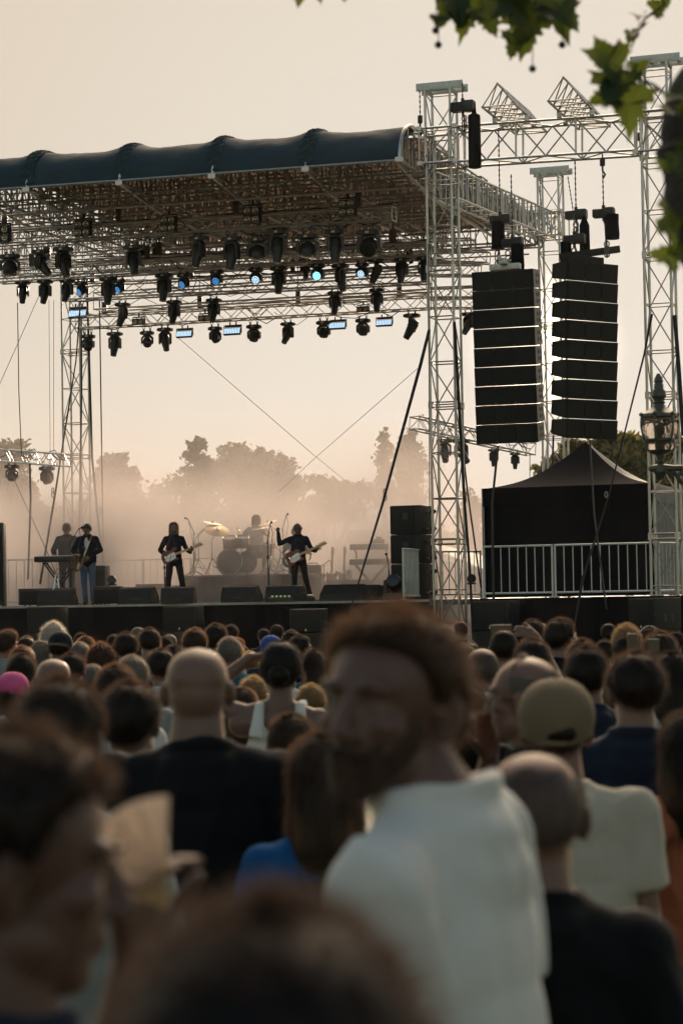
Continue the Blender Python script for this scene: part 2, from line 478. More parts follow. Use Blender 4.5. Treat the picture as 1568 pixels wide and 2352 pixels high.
# ------------------------------------------------------------------ trusses and towers
def truss(mb, p0, p1, w, h, bay=.5, rc=.025, rb=.012, up=ZZ, ends=True, posts=False):
    """box truss whose lower centre line runs p0 -> p1"""
    p0, p1 = Vector(p0), Vector(p1)
    t = (p1 - p0); L = t.length; t.normalize()
    sde = t.cross(up).normalized(); upv = sde.cross(t).normalized()
    cs = [sde * (w / 2), sde * (-w / 2), sde * (-w / 2) + upv * h, sde * (w / 2) + upv * h]
    for c in cs: mb.tube(p0 + c, p1 + c, rc, n=7)
    nb = max(2, round(L / bay))
    for f in range(4):
        a, b = cs[f], cs[(f + 1) % 4]
        for i in range(nb):
            q0, q1 = p0 + t * (L * i / nb), p0 + t * (L * (i + 1) / nb)
            if (i + f) % 2: mb.tube(q0 + a, q1 + b, rb, n=5, caps=False)
            else: mb.tube(q0 + b, q1 + a, rb, n=5, caps=False)
            if posts and f % 2 and i % posts == 0: mb.tube(q0 + a, q0 + b, rb * 1.35, n=5, caps=False)
    if ends:
        for q in (p0, p1):
            for f in range(4): mb.tube(q + cs[f], q + cs[(f + 1) % 4], rb * 1.2, n=5, caps=False)

def tower(label, base, H, w=.52, rung=.92, beam=True):
    root = empty('truss_tower', base); root.rotation_euler = (0, 0, -AL)
    tag(root, label, 'truss tower', 'aluminium towers carrying the stage roof')
    m = MB()
    c4 = [(-w / 2, -w / 2), (w / 2, -w / 2), (w / 2, w / 2), (-w / 2, w / 2)]
    for x, y in c4: m.tube((x, y, .1), (x, y, H), .028, n=8)
    nr = int(H / rung)
    for i in range(nr + 1):
        z = .25 + i * rung
        z2 = min(z + rung, H - .05)
        for f in range(4):
            a, b = c4[f], c4[(f + 1) % 4]
            m.tube((*a, z), (*b, z), .015, n=5, caps=False)
            if i % 3 == 0:
                m.tube((*a, z + .10), (*b, z + .10), .015, n=5, caps=False)
                m.box((a[0], a[1], z + .05), (.075, .075, .14))
            if z2 - z > .3:
                q0, q1 = ((*a, z + (.10 if i % 3 == 0 else 0)), (*b, z2)) if (i + f) % 2 else ((*b, z + (.10 if i % 3 == 0 else 0)), (*a, z2))
                m.tube(q0, q1, .014, n=5, caps=False)
    m.build('mast', M['alu'], root)
    bp = MB(); bp.bbox((0, 0, .05), (.9, .9, .10), .02)
    for x, y in c4: bp.tube((x * 1.9, y * 1.9, 0), (x * 1.9, y * 1.9, .3), .03)
    bp.build('base_plate', M['steel'], root)
    if beam:
        h = MB()
        for y in (-.2, .2):
            h.bbox((.03, y, H + .09), (.98, .035, .16), .008)
        for x in (-.40, -.1, .12, .44): h.tube((x, -.22, H + .1), (x, .22, H + .1), .035, n=8)
        for x in (-.26, .26): h.box((x, 0, H + .005), (.06, .54, .05))
        h.build('head_block', M['steel'], root)
    return root
T_FR = tower('front right truss tower beside the left hanging speaker array', S(0, 0), (at(1008, 212, 44)).z)
T_RR = tower('rear right truss tower seen between the two hanging speaker arrays', S(0, 9.8), at(1275, 402, 53.3).z)
T_RL = tower('rear left truss tower rising from the smoke behind the saxophonist', S(12.9, 9.8), at(180, 640, 57.4).z, beam=False)
T_PA = tower('truss tower at the right edge behind the street lantern', S(-4.4, 0), at(1525, 150, 42.6).z)

# sleeve collars where the roof grid rides on the towers
def sleeve(label, u, v, z0, z1, w=.74):
    m = MB()
    for z in (z0, z1):
        for a, b in (((-1, -1), (1, -1)), ((1, -1), (1, 1)), ((1, 1), (-1, 1)), ((-1, 1), (-1, -1))):
            m.tube(S(u + a[0] * w / 2, v + a[1] * w / 2, z), S(u + b[0] * w / 2, v + b[1] * w / 2, z), .026, n=7)
    for a in ((-1, -1), (1, -1), (1, 1), (-1, 1)):
        for q in (0, .12):
            m.tube(S(u + a[0] * (w / 2 - q), v + a[1] * w / 2, z0), S(u + a[0] * (w / 2 - q), v + a[1] * w / 2, z1), .02, n=6)
        m.box(S(u + a[0] * w / 2, v + a[1] * w / 2, z0), (.1, .1, .08)); m.box(S(u + a[0] * w / 2, v + a[1] * w / 2, z1), (.1, .1, .08))
        m.tube(S(u + a[0] * w / 2, v + a[1] * w / 2, z0), S(u - a[0] * w / 2, v + a[1] * w / 2, z1), .014, n=5)
    o = m.build('sleeve_block', M['alu'])
    tag(o, label, 'sleeve block')
zA = at(1050, 380, 44).z; zB = at(1050, 300, 44).z
sleeve('sleeve block where roof and speaker truss meet on the front right tower', 0, 0, zA, zB)
sleeve('sleeve block at roof level on the rear right tower', 0, 9.8, at(1278, 545, 53.3).z, at(1278, 492, 53.3).z)
sleeve('sleeve block on the tower at the right edge', -4.4, 0, at(1525, 352, 42.6).z, at(1525, 262, 42.6).z)

# truss carrying the speakers, between the two right towers
m = MB()
truss(m, S(-.4, 0, zA), S(-4.05, 0, at(1490, 350, 42.7).z), .6, zB - zA, .62, .026, .017, posts=2)
tag(m.build('speaker_truss', M['alu']), 'horizontal box truss carrying the speaker arrays, between two right towers', 'truss')
# two triangular outriggers lying on it
def outrigger(label, u, L0=-1.25, L1=1.5):
    m = MB()
    z0 = zB + .12
    def P(k, v): 
        a = [(-.33, 0), (.33, 0), (-.02, .44)][k]
        return S(u - a[0], v, z0 + a[1])
    for k in range(3):
        m.tube(P(k, L0), P(k, L1), .025, n=7)
        nb = 6
        for i in range(nb):
            a, b = L0 + (L1 - L0) * i / nb, L0 + (L1 - L0) * (i + 1) / nb
            m.tube(P(k, a), P((k + 1) % 3, b), .014, n=5, caps=False)
            m.tube(P(k, a), P((k + 1) % 3, a), .014, n=5, caps=False)
        m.tube(P(k, L1), P((k + 1) % 3, L1), .016, n=5)
    for s_ in (-1, 1): m.box(S(u + .33 * s_, .28, zB + .06), (.09, .09, .14)); m.box(S(u + .33 * s_, -.28, zB + .06), (.09, .09, .14))
    tag(m.build('outrigger_truss', M['alu']), label, 'truss', 'triangular outriggers on the speaker truss')
outrigger('triangular truss lying across the speaker truss above the left array', su(onv(1180, 290, 0)))
outrigger('triangular truss lying across the speaker truss above the right array', su(onv(1328, 280, 0)))

# ------------------------------------------------------------------ stage deck, skirts, wings
def quadbox(mb, u0, u1, v0, v1, z0, z1):
    P = [S(u, v, z) for z in (z0, z1) for v in (v0, v1) for u in (u0, u1)]
    mb.add(P, [(0, 1, 3, 2), (4, 6, 7, 5), (0, 4, 5, 1), (2, 3, 7, 6), (0, 2, 6, 4), (1, 5, 7, 3)])
stage = empty('stage', S(6, 4)); tag(stage, 'black skirted concert stage platform', 'stage')
def into(mb, root):
    Mi = root.matrix_world.inverted() if root.matrix_world != Matrix() else None
    bpy.context.view_layer.update()
    Mi = root.matrix_world.inverted()
    mb.v = [Mi @ Vector(p) for p in mb.v]
    return mb
UR = su(onv(985, 1380, -.6))        # right end of the deck
m = MB(); quadbox(m, UR, 14.5, -.6, 10.2, DECK - .12, DECK); into(m, stage).build('deck', M['deck'], stage, smooth=0)
m = MB()
# front skirt hangs in shallow folds
nseg = 160
for i in range(nseg + 1):
    u = UR + (14.5 - UR) * i / nseg
    dv = .012 * math.sin(i * 1.7) + .01 * math.sin(i * .61)
    m.v += [S(u, -.61 + dv, .02), S(u, -.61 + dv * .3, DECK - .03)]
for i in range(nseg): m.f.append((2 * i, 2 * i + 2, 2 * i + 3, 2 * i + 1)); m.m.append(0)
into(m, stage).build('skirt', M['blackcloth'], stage)
m = MB(); quadbox(m, UR, 14.5, -.63, -.604, DECK - .045, DECK + .004); into(m, stage).build('edge_trim', M['alu_dark'], stage, smooth=0)
for k in range(5):
    for v in (.3, 9.8):
        m = MB(); u = UR + .3 + k * (14 - UR) / 5
        m.tube(S(u, v, 0), S(u, v, DECK - .12), .03, n=6)
        into(m, stage).build('leg', M['steel'], stage)
# wing platform below the tent
wing = empty('speaker_wing_platform', S(-3, 1)); tag(wing, 'black skirted side platform below the black tent and its railings', 'platform')
UW0 = su(onv(1085, 1380, -.4)); UW1 = su(onv(1512, 1360, -.4)) - .6
m = MB(); quadbox(m, UW1, UW0, -.4, 7.5, DECK - .14, DECK - .0); into(m, wing).build('deck', M['deck'], wing, smooth=0)
m = MB()
for i in range(61):
    u = UW1 + (UW0 - UW1) * i / 60
    dv = .02 * math.sin(i * 1.3) + .01 * math.sin(i * .47)
    m.v += [S(u, -.42 + dv, .02), S(u, -.42 + dv * .3, DECK - .0)]
for i in range(60): m.f.append((2 * i, 2 * i + 2, 2 * i + 3, 2 * i + 1)); m.m.append(0)
into(m, wing).build('skirt', M['blackcloth'], wing)

# ------------------------------------------------------------------ roof
VF = -1.0                                             # front lip of the roof
tipR = onv(915, 368, VF); uR = su(tipR); zR = tipR.z
tipL = onv(-70, 440, VF); uL = su(tipL); zL = tipL.z
def eave(u, dz=0.0): return zR + (zL - zR) * (u - uR) / (uL - uR) + dz
frames = [su(onv(px, py, VF)) for px, py in ((702, 383), (488, 399), (275, 416), (62, 433))]
frames = [uR] + frames
DEEP = 1.25; RISE = .86
def prof(k, bulge=0.0):
    """quarter round from the lip (k=0) up and back to the crest (k=1) and a little down behind"""
    th = k * R(112)
    return (DEEP * (1 - math.cos(th)) * (.80), (RISE + bulge) * math.sin(th) * (1.0))
roof = empty('stage_roof', S(6, 4, 10)); tag(roof, 'dark teal barrel edged stage roof over dense aluminium trusses', 'stage roof')
m = MB()
NU, NK = 120, 16
us = [uR + (uL - uR) * i / NU for i in range(NU + 1)]
for u in us:
    near = min(abs(u - f) for f in frames[1:])
    wr = math.exp(-(near / .34) ** 2)
    edge = math.exp(-((u - uR) / .2) ** 2)
    for k in range(NK + 1):
        kk = k / NK
        v, z = prof(kk, .10 * wr - .03 + .02 * edge)
        wob = .022 * mnoise.noise(Vector((u * 1.4, kk * 4, 3))) + .010 * mnoise.noise(Vector((u * 5, kk * 9, 5)))
        if wr > .3: wob += (wr - .3) * .03 * mnoise.noise(Vector((u * 16, kk * 9, 8)))
        m.v.append(S(u, VF + v - wob - .05 * wr * math.sin(kk * 3.1), eave(u) + z + wob))
for i in range(NU):
    for k in range(NK):
        a = i * (NK + 1) + k
        m.f.append((a, a + 1, a + NK + 2, a + NK + 1)); m.m.append(0)
into(m, roof).build('barrel_tarpaulin', M['tarp'], roof, smooth=60)
# wrinkled lacing sleeves over each frame
for f in frames[1:]:
    m = MB()
    nu, nk = 14, 40
    for i in range(nu + 1):
        q = i / nu * 2 - 1
        for k in range(nk + 1):
            kk = k / nk * .95
            v, z = prof(kk, .070 + .022 * (1 - q * q))
            fold = .05 * math.sin(kk * 62 + q * 4 + 3 * mnoise.noise(Vector((f, kk * 6, q)))) * (1 - abs(q) ** 3)
            wid = .16 + .05 * mnoise.noise(Vector((f * 3, kk * 5, 1)))
            m.v.append(S(f + q * wid, VF + v - .06 * math.sin(kk * 3.1) - fold * .6, eave(f) + z + fold * .5 - .01))
    for i in range(nu):
        for k in range(nk):
            a = i * (nk + 1) + k
            m.f.append((a, a + 1, a + nk + 2, a + nk + 1)); m.m.append(0)
    into(m, roof).build('lacing_sleeve', M['lacing'], roof, smooth=70)
# arched frames + tie bars
for f in frames + [uL]:
    m = MB()
    e = .02 if f == uR else -.0
    pts = [S(f - e, VF + prof(k / 14)[0], eave(f) + prof(k / 14)[1] + (.015 if f == uR else -.05)) for k in range(15)]
    m.path(pts, .035, 7)
    back = S(f - e, 0, eave(f) - .02)
    m.tube(pts[0], back, .03, n=7)
    m.box(pts[0] + ZZ * .0, (.16, .1, .09), Matrix.Rotation(-AL, 3, 'Z'))
    for q in (.35, .6, .85):
        v, z = prof(q)
        m.tube(S(f - e, VF + v, eave(f) + z), S(f - e, VF + v, eave(f) - .02), .016, n=5)
        m.tube(S(f - e, VF + v, eave(f) + z), S(f - e, VF + v * .6, eave(f) - .02), .014, n=5)
    into(m, roof).build('arch_frame', M['alu'], roof)
m = MB()
m.tube(S(uR, VF, zR - .0), S(uL, VF, zL - .0), .03, n=7)
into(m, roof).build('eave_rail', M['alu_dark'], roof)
# flat membrane behind the crest, sagging between the rafters
zr0 = eave(uR)
VB = 10.6
zback = lambda u: eave(u) + .32                        # the roof plane is near level
m = MB()
NV = 40
for i in range(NU + 1):
    u = us[i]
    ph = min(abs(u - f) for f in frames + [uL])
    for k in range(NV + 1):
        v = VF + DEEP * 1.0 + (VB - VF - DEEP) * k / NV
        sag = -.16 * min(1, ph / .9) + .05 * mnoise.noise(Vector((u * .9, v * .9, 2)))
        m.v.append(S(u, v, eave(u) + .72 + .035 * (v) * 0 + sag - .05 * k / NV))
for i in range(NU):
    for k in range(NV):
        a = i * (NV + 1) + k
        m.f.append((a, a + 1, a + NV + 2, a + NV + 1)); m.m.append(0)
into(m, roof).build('roof_membrane', M['tarp_under'], roof, smooth=60)
# rafters front to back at each frame; girders and purlins along the stage
for f in frames + [uL - .1]:
    m = MB()
    zz = eave(f)
    for v0, v1 in ((.1, 4.9), (4.9, 9.8)):
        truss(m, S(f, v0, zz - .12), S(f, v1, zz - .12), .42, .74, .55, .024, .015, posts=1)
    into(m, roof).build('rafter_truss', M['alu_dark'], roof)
    m = MB()
    m.path([S(f + .05, VF + .05, zz - .02), S(f + .1, 1.5, zz - .3), S(f + .1, 9.5, zz - .34)], .035, 7)
    into(m, roof).build('lower_chord', M['alu'], roof)
for j, (v, h) in enumerate(((.0, .8), (2.2, .72), (4.5, .72), (6.9, .72), (9.8, .8))):
    m = MB()
    u0, u1 = (.3, 15.5)
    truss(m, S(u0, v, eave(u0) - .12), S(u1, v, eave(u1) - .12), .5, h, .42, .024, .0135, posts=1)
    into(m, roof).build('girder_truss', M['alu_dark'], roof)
m = MB()
for j in range(11):
    v = .5 + j * .95
    m.tube(S(uR, v, eave(uR) + .5), S(uL, v, eave(uL) + .5), .024, n=6)
    if j % 2 == 0: m.tube(S(uR, v, eave(uR) - .28), S(uL, v, eave(uL) - .28), .024, n=6)
into(m, roof).build('purlin_tubes', M['alu_dark'], roof)
# side girder from the front right to the rear right tower, bright with close posts
m = MB()
pa, pb = S(.05, .45, at(1060, 455, 44.4).z), S(.05, 9.4, at(1240, 548, 52.9).z)
hA = at(1050, 390, 44.4).z - pa.z; hB = at(1245, 490, 52.9).z - pb.z
L = (pb - pa).length
for du in (-.24, .24):
    m.tube(pa + SU * du, pb + SU * du, .026, n=7)
    m.tube(pa + SU * du + ZZ * hA, pb + SU * du + ZZ * hB, .026, n=7)
    nb = 22
    for i in range(nb + 1):
        t = i / nb; q = pa.lerp(pb, t) + SU * du; h = hA + (hB - hA) * t
        m.tube(q, q + ZZ * h, .02, n=5, caps=False)
        if i % 5 == 4:
            q3 = q + SV * .1; m.tube(q3, q3 + ZZ * h, .022, n=5, caps=False); q3 = q - SV * .1; m.tube(q3, q3 + ZZ * h, .022, n=5, caps=False)
        if i < nb:
            q2 = pa.lerp(pb, (i + 1) / nb) + SU * du
            if i % 2: m.tube(q, q2 + ZZ * h, .014, n=5, caps=False)
            else: m.tube(q + ZZ * h, q2, .014, n=5, caps=False)
for i in range(12):
    t = i / 11; q = pa.lerp(pb, t); h = hA + (hB - hA) * t
    m.tube(q - SU * .24, q + SU * .24, .014, n=5); m.tube(q - SU * .24 + ZZ * h, q + SU * .24 + ZZ * h, .014, n=5)
into(m, roof).build('side_girder', M['alu'], roof)

# ------------------------------------------------------------------ lighting trusses: (name, v, left px/py, right px/py of the LOWER chord, h)
RIG = {}
def rig(key, label, v, lp, rp, w=.32, h=.29, bay=.34, cables=True, seed=1):
    a, b = onv(*lp, v), onv(*rp, v)
    root = empty('lighting_truss', (a + b) / 2); tag(root, label, 'truss', 'lighting trusses below the stage roof')
    m = MB(); truss(m, a, b, w, h, bay, .024, .010)
    bpy.context.view_layer.update()
    into(m, root).build('truss_frame', M['alu'], root)
    if cables:
        rnd = random.Random(seed); m = MB()
        L = (b - a).length; t = (b - a).normalized()
        for k in range(int(L * 1.6)):
            x = rnd.uniform(0, L - .8); l = rnd.uniform(.4, 1.1)
            y0, y1 = rnd.uniform(-.1, .1), rnd.uniform(-.12, .12)
            p0 = a + t * x + SV * y0 + ZZ * rnd.choice((0, h, h * .5)); p1 = a + t * (x + l) + SV * y1 + ZZ * rnd.choice((0, h, 0))
            sag = rnd.uniform(.05, .28)
            m.path([p0, p0.lerp(p1, .3) - ZZ * sag * .8, p0.lerp(p1, .65) - ZZ * sag, p1], rnd.uniform(.007, .013), 4)
        p = [a + t * (L * i / 40) + ZZ * (h + .03 + .05 * rnd.random()) + SV * rnd.uniform(-.08, .08) for i in range(41)]
        m.path(p, .022, 5)
        into(m, root).build('cable_loom', M['blackplastic'], root)
    # slings up to the roof
    for q in (.08, .36, .64, .92):
        m = MB()
        p = a.lerp(b, q) + ZZ * h
        top = eave(su(p)) - .1
        if top > p.z + .1:
            m.tube(p, Vector((p.x, p.y, top)), .012, n=5); m.box(p + ZZ * .2, (.12, .1, .3))
            into(m, root).build('hanging_sling', M['chain'], root)
    RIG[key] = (v, a, b, h)
rig('A', 'frontmost lighting truss holding four cell blinders and large moving heads', 1.3, (-60, 566), (905, 507), seed=1)
rig('B', 'second lighting truss with blue lit wash lights along it', 3.6, (0, 650), (985, 588), seed=2)
rig('B2', 'lighting truss just behind the blue lit wash lights', 4.9, (40, 632), (985, 592), seed=7)
rig('C', 'third lighting truss above the row of five hanging spots', 6.5, (150, 690), (985, 650), w=.4, h=.36, bay=.6, seed=3)
rig('C2', 'open girder truss between third lighting row and rear truss', 7.6, (225, 713), (985, 668), w=.5, h=.42, bay=.9, cables=False, seed=4)
rig('D', 'rearmost lighting truss holding the lit blue strobe panels', 8.8, (180, 755), (985, 709), w=.34, h=.30, seed=5)
rig('D2', 'thin rear truss running on past the front right tower', 8.2, (200, 600), (1085, 578), w=.34, h=.3, seed=6, cables=False)
# truss tails sticking out right of the tower
m_i = 0
for i, (y0, px1, py1, v) in enumerate(((600, 1120, 605, 4.0), (634, 1100, 634, 5.5), (688, 1090, 684, 7.0), (708, 1092, 708, 8.4))):
    m = MB(); truss(m, onv(985, y0, v), onv(px1, py1, v), .3, .26, .34, .02, .010)
    tag(m.build('truss_tail', M['alu']), ['highest', 'second highest', 'second lowest', 'lowest'][i] + ' of the truss ends sticking out between tower and left speaker array', 'truss', 'truss ends beside the tower')
# ------------------------------------------------------------------ stage lamps: one of each kind, then copies
STAGE_ROT = Matrix.Rotation(-AL, 4, 'Z')
def lamp_base(root, w=.40, d=.30):
    m = MB()
    m.bbox((0, 0, -.15), (w, d, .12), .02)
    m.box((0, -d / 2 - .004, -.15), (.10, .008, .07))
    for x in (-.11, .11):
        m.box((x, 0, -.06), (.035, .06, .10)); m.path([(x - .03, 0, -.01), (x - .035, 0, .04), (x, 0, .06), (x + .035, 0, .04), (x + .03, 0, -.01)], .011, 5)
    for s in (-1, 1): m.bbox((s * (w / 2 + .02), 0, -.15), (.06, d * .8, .09), .015)
    m.build('base', M['blackplastic'], root)
    t = MB(); t.box((0, -d / 2 - .012, -.15), (.085, .006, .05)); t.build('display', M['tagwhite'], root)
def lamp_yoke(root, w, z1):
    m = MB()
    m.bbox((0, 0, -.245), (w * .62, .16, .06), .02)
    for s in (-1, 1):
        m.prism([(s * w * .28, -.215), (s * w * .5, -.30), (s * w * .5, z1), (s * w * .42, z1 - .05), (s * w * .36, z1), (s * w * .36, -.33), (s * w * .22, -.275)], -.075, .075)
    return m.build('yoke', M['blackplastic'], root)
def make_spot():
    root = empty('moving_head_lamp', (0, 0, 0)); lamp_base(root); lamp_yoke(root, .42, -.60)
    m = MB()
    m.lathe([(.05, .245), (.115, .235), (.135, .19), (.14, .08), (.145, -.05), (.125, -.2), (.105, -.33), (.10, -.41), (.085, -.415)], 18)
    m.box((0, -.135, .06), (.12, .03, .16)); m.box((0, .135, .06), (.12, .03, .16))
    h = m.build('head', M['blackplastic'], root, M=Matrix.Translation((0, 0, -.50)))
    m = MB(); m.lathe([(.001, -.425), (.05, -.424), (.082, -.412), (.082, -.40)], 18); m.build('lens', M['lensdark'], h)
    return root
def make_wash():
    root = empty('wash_lamp', (0, 0, 0)); lamp_base(root, .42, .3); lamp_yoke(root, .56, -.50)
    m = MB(); m.lathe([(.09, .17), (.16, .13), (.2, .04), (.205, -.08), (.19, -.16), (.175, -.165)], 20)
    h = m.build('head', M['blackplastic'], root, M=Matrix.Translation((0, 0, -.46)))
    m = MB(); m.lathe([(.001, -.20), (.09, -.19), (.174, -.16), (.174, -.14)], 20); m.build('lens', M['lensdark'], h)
    return root
def make_bee():
    root = empty('multi_lens_wash_lamp', (0, 0, 0)); lamp_base(root, .32, .24); lamp_yoke(root, .38, -.46)
    m = MB(); m.lathe([(.06, .14), (.11, .12), (.135, .04), (.14, -.08), (.125, -.13), (.115, -.132)], 18)
    h = m.build('head', M['blackplastic'], root, M=Matrix.Translation((0, 0, -.43)))
    m = MB()
    for k in range(13):
        a, r = (0, 0) if k == 0 else ((k - 1) * math.pi / 2, .045) if k < 5 else ((k - 5) * math.pi / 4 + .3, .092)
        m.ell((r * math.cos(a), r * math.sin(a), -.13), (.026, .026, .02), n=8, m=6)
    m.build('lens_cluster', M['lensdark'], h)
    return root
def make_led(lensmat):
    root = empty('led_wash_lamp', (0, 0, 0)); lamp_base(root, .30, .22); lamp_yoke(root, .36, -.44)
    m = MB(); m.lathe([(.05, .16), (.11, .13), (.13, .04), (.135, -.07), (.125, -.10), (.118, -.10)], 18)
    h = m.build('head', M['blackplastic'], root, M=Matrix.Translation((0, 0, -.40)))
    m = MB()
    for k in range(19):
        a, r = (0, 0) if k == 0 else ((k - 1) * math.pi / 3, .048) if k < 7 else ((k - 7) * math.pi / 6 + .2, .095)
        m.ell((r * math.cos(a), r * math.sin(a), -.10), (.0225, .0225, .014), n=7, m=5)
    m.build('lit_lenses', M[lensmat], h)
    return root
def make_panel():
    root = empty('led_panel_lamp', (0, 0, 0))
    m = MB()
    m.bbox((0, .05, -.12), (.52, .12, .08), .015)
    for s in (-1, 1): m.box((s * .285, .02, -.21), (.02, .05, .26))
    for x in (-.1, .1): m.box((x, .05, -.04), (.03, .05, .10))
    m.build('bracket', M['ledframe'], root)
    m = MB(); m.bbox((0, 0, 0), (.56, .10, .21), .012)
    f = m.build('lamp_body', M['ledframe'], root, M=Matrix.Translation((0, -.02, -.30)) @ Matrix.Rotation(R(-22), 4, 'X'))
    m = MB()
    for i in range(10):
        for j in range(4): m.box((-.2385 + i * .053, -.052, -.064 + j * .043), (.040, .008, .031))
    m.build('lit_cells', M['ledpale'], f)
    return root
def make_blinder(rows):
    root = empty('blinder_lamp', (0, 0, 0))
    h = .23 * rows
    m = MB()
    for i in range(2):
        for j in range(rows):
            m.bbox((-.115 + .23 * i, 0, -.16 - h / 2 + .23 * (j - (rows - 1) / 2)), (.225, .16, .225), .012)
    m.box((0, .06, -.10), (.5, .05, .04)); m.box((-.25, .03, -.14 - h / 2), (.018, .07, h)); m.box((.25, .03, -.14 - h / 2), (.018, .07, h)); m.box((0, .06, -.03), (.05, .05, .14))
    m.build('housing', M['blackmetal'], root)
    for i in range(2):
        for j in range(rows):
            m = MB()
            Mx = Matrix.Translation((-.115 + .23 * i, -.083, -.16 - h / 2 + .23 * (j - (rows - 1) / 2))) @ Matrix.Rotation(R(90), 4, 'X')
            m.lathe([(.001, .012), (.025, .018), (.045, -.006), (.075, .004), (.085, .006), (.085, -.004)], 14, Mx)
            m.build('bulb', M['bulb'], root)
    return root
PROTO = {'spot': (make_spot(), .92), 'wash': (make_wash(), .68), 'bee': (make_bee(), .60), 'led': (make_led('ledblue'), .56), 'ledc': (make_led('ledcyan'), .56), 'ledp': (make_led('ledpale'), .56),
         'panel': (make_panel(), .42), 'b4': (make_blinder(2), .66), 'b2': (make_blinder(1), .42)}
USED = set()
def place(kind, px, y0, y1, v, label, group, yaw=0, tilt=0, cat='stage lamp', lens=None, z2=None):
    proto, H = PROTO[kind]
    p = onv(px, y0, v); q = onv(px, y1, v)
    o = proto if kind not in USED else copy_tree(proto)
    USED.add(kind)
    s = (p.z - q.z) / H
    o.location = p; o.rotation_euler = (0, 0, -AL); o.scale = (s, s, s)
    tag(o, label, cat, group)
    for ch in o.children:
        nm = ch.name.split('.')[0]
        if nm == 'yoke': ch.rotation_euler = (0, 0, R(yaw))
        if nm == 'head':
            ch.matrix_local = Matrix.Translation(ch.location) @ Matrix.Rotation(R(yaw), 4, 'Z') @ Matrix.Rotation(R(-tilt), 4, 'X')
            for l in ch.children:
                if lens and l.name.split('.')[0] == 'lens':
                    l.material_slots[0].link = 'OBJECT'; l.material_slots[0].material = M[lens]
    bpy.context.view_layer.update()
    return o
def row(kind, v, items, what, where, group):
    n = len(items)
    items = sorted(items)
    for i, it in enumerate(items):
        px, y0, y1 = it[:3]; kw = it[3] if len(it) > 3 else {}
        place(kind, px, y0, y1, v + kw.pop('dv', 0), f'{what}, {nth(i, n)} {where}', group, **kw)
# yaw 90 turns the yoke edge-on; positive tilt then leans the nose to the photo's right
row('spot', 1.3, [(94, 567, 641, dict(yaw=90, tilt=40)), (145, 560, 640, dict(yaw=60, tilt=22)), (306, 556, 634, dict(yaw=35, tilt=22)), (456, 536, 616, dict(yaw=-35, tilt=18)),
    (532, 536, 622, dict(yaw=-15, tilt=14)), (638, 520, 605, dict(tilt=12)), (769, 520, 606, dict(tilt=12, yaw=15))],
    'long black moving spot lamp', 'on the frontmost truss', 'spot lamps on the frontmost truss')
row('wash', 1.35, [(23, 577, 634, dict(tilt=25, yaw=25)), (591, 538, 600, dict(tilt=10)), (706, 530, 594, dict(tilt=8)), (847, 520, 589, dict(tilt=55))],
    'fat round black wash lamp', 'on the frontmost truss', 'wash lamps on the frontmost truss')
row('spot', 3.6, [(53, 640, 700, dict(tilt=28, yaw=20)), (104, 637, 700, dict(tilt=24)), (155, 636, 696, dict(tilt=26, yaw=-10)), (249, 630, 701, dict(tilt=12)), (377, 622, 694, dict(tilt=14, yaw=-8)),
    (640, 606, 676, dict(tilt=12), ), (781, 600, 671, dict(yaw=80, tilt=12)), (864, 588, 654, dict(yaw=-70, tilt=24)), (922, 587, 652, dict(tilt=14, yaw=-20)), (974, 584, 648, dict(tilt=20))],
    'black spot lamp', 'in the blue lit lamp row', 'spot lamps on the second truss')
row('led', 3.6, [(187, 640, 680, dict(tilt=62, yaw=-35)), (275, 636, 674, dict(tilt=62, yaw=-30)), (422, 622, 664, dict(tilt=64, yaw=-22)), (498, 614, 656, dict(tilt=66, yaw=-6))],
    'small lamp with blue lit cells', 'left of centre', 'blue lit wash lamps on the second truss')
row('ledp', 3.6, [(588, 609, 653, dict(tilt=66, yaw=6)), (831, 597, 640, dict(tilt=68, yaw=-10))],
    'small lamp with pale lit cells', 'beside the brightest lamp', 'blue lit wash lamps on the second truss')
place('ledc', 729, 599, 645, 3.6, 'brightest lamp of all, glowing cyan, under the frontmost truss', 'blue lit wash lamps on the second truss', tilt=70)
row('spot', 6.5, [(282, 690, 752, dict(tilt=22, yaw=-40)), (400, 684, 746, dict(tilt=20, yaw=-12)), (491, 680, 742, dict(tilt=20, yaw=-10)), (769, 664, 724, dict(tilt=18)), (865, 657, 718, dict(tilt=18, yaw=8))],
    'black moving spot lamp', 'in the sparse row of five', 'spot lamps on the third truss')
row('spot', 8.8, [(264, 757, 820, dict(tilt=20, lens='ledlens')), (379, 747, 810, dict(tilt=30, yaw=35, lens='ledlens')), (661, 735, 794, dict(tilt=36, yaw=-20, lens='ledlens')), (945, 714, 782, dict(yaw=-85, tilt=30, lens='ledlens')),
    (1075, 712, 772, dict(yaw=-30, tilt=34, lens='ledlens'))],
    'black spot lamp with teal lens', 'on the rearmost truss', 'spot lamps on the rearmost truss')
row('bee', 8.8, [(203, 762, 806, dict(tilt=24)), (338, 754, 798, dict(tilt=40, yaw=30)), (494, 744, 788, dict(yaw=60, tilt=35)), (583, 739, 786, dict(tilt=20)), (743, 730, 777, dict(tilt=15)), (833, 725, 772, dict(tilt=14))],
    'squat black wash lamp', 'on the rearmost truss', 'wash lamps on the rearmost truss')
row('panel', 8.8, [(180, 698, 732), (424, 748, 777), (534, 740, 771), (775, 728, 758), (882, 722, 751)],
    'white and blue lit panel lamp', 'on the rearmost truss', 'lit panel lamps on the rearmost truss')
row('b4', .95, [(5, 505, 560), (191, 494, 547), (387, 485, 537), (579, 462, 518), (797, 446, 501)],
    'four cell blinder lamp', 'on top of the frontmost truss', 'blinder lamps on the frontmost truss')
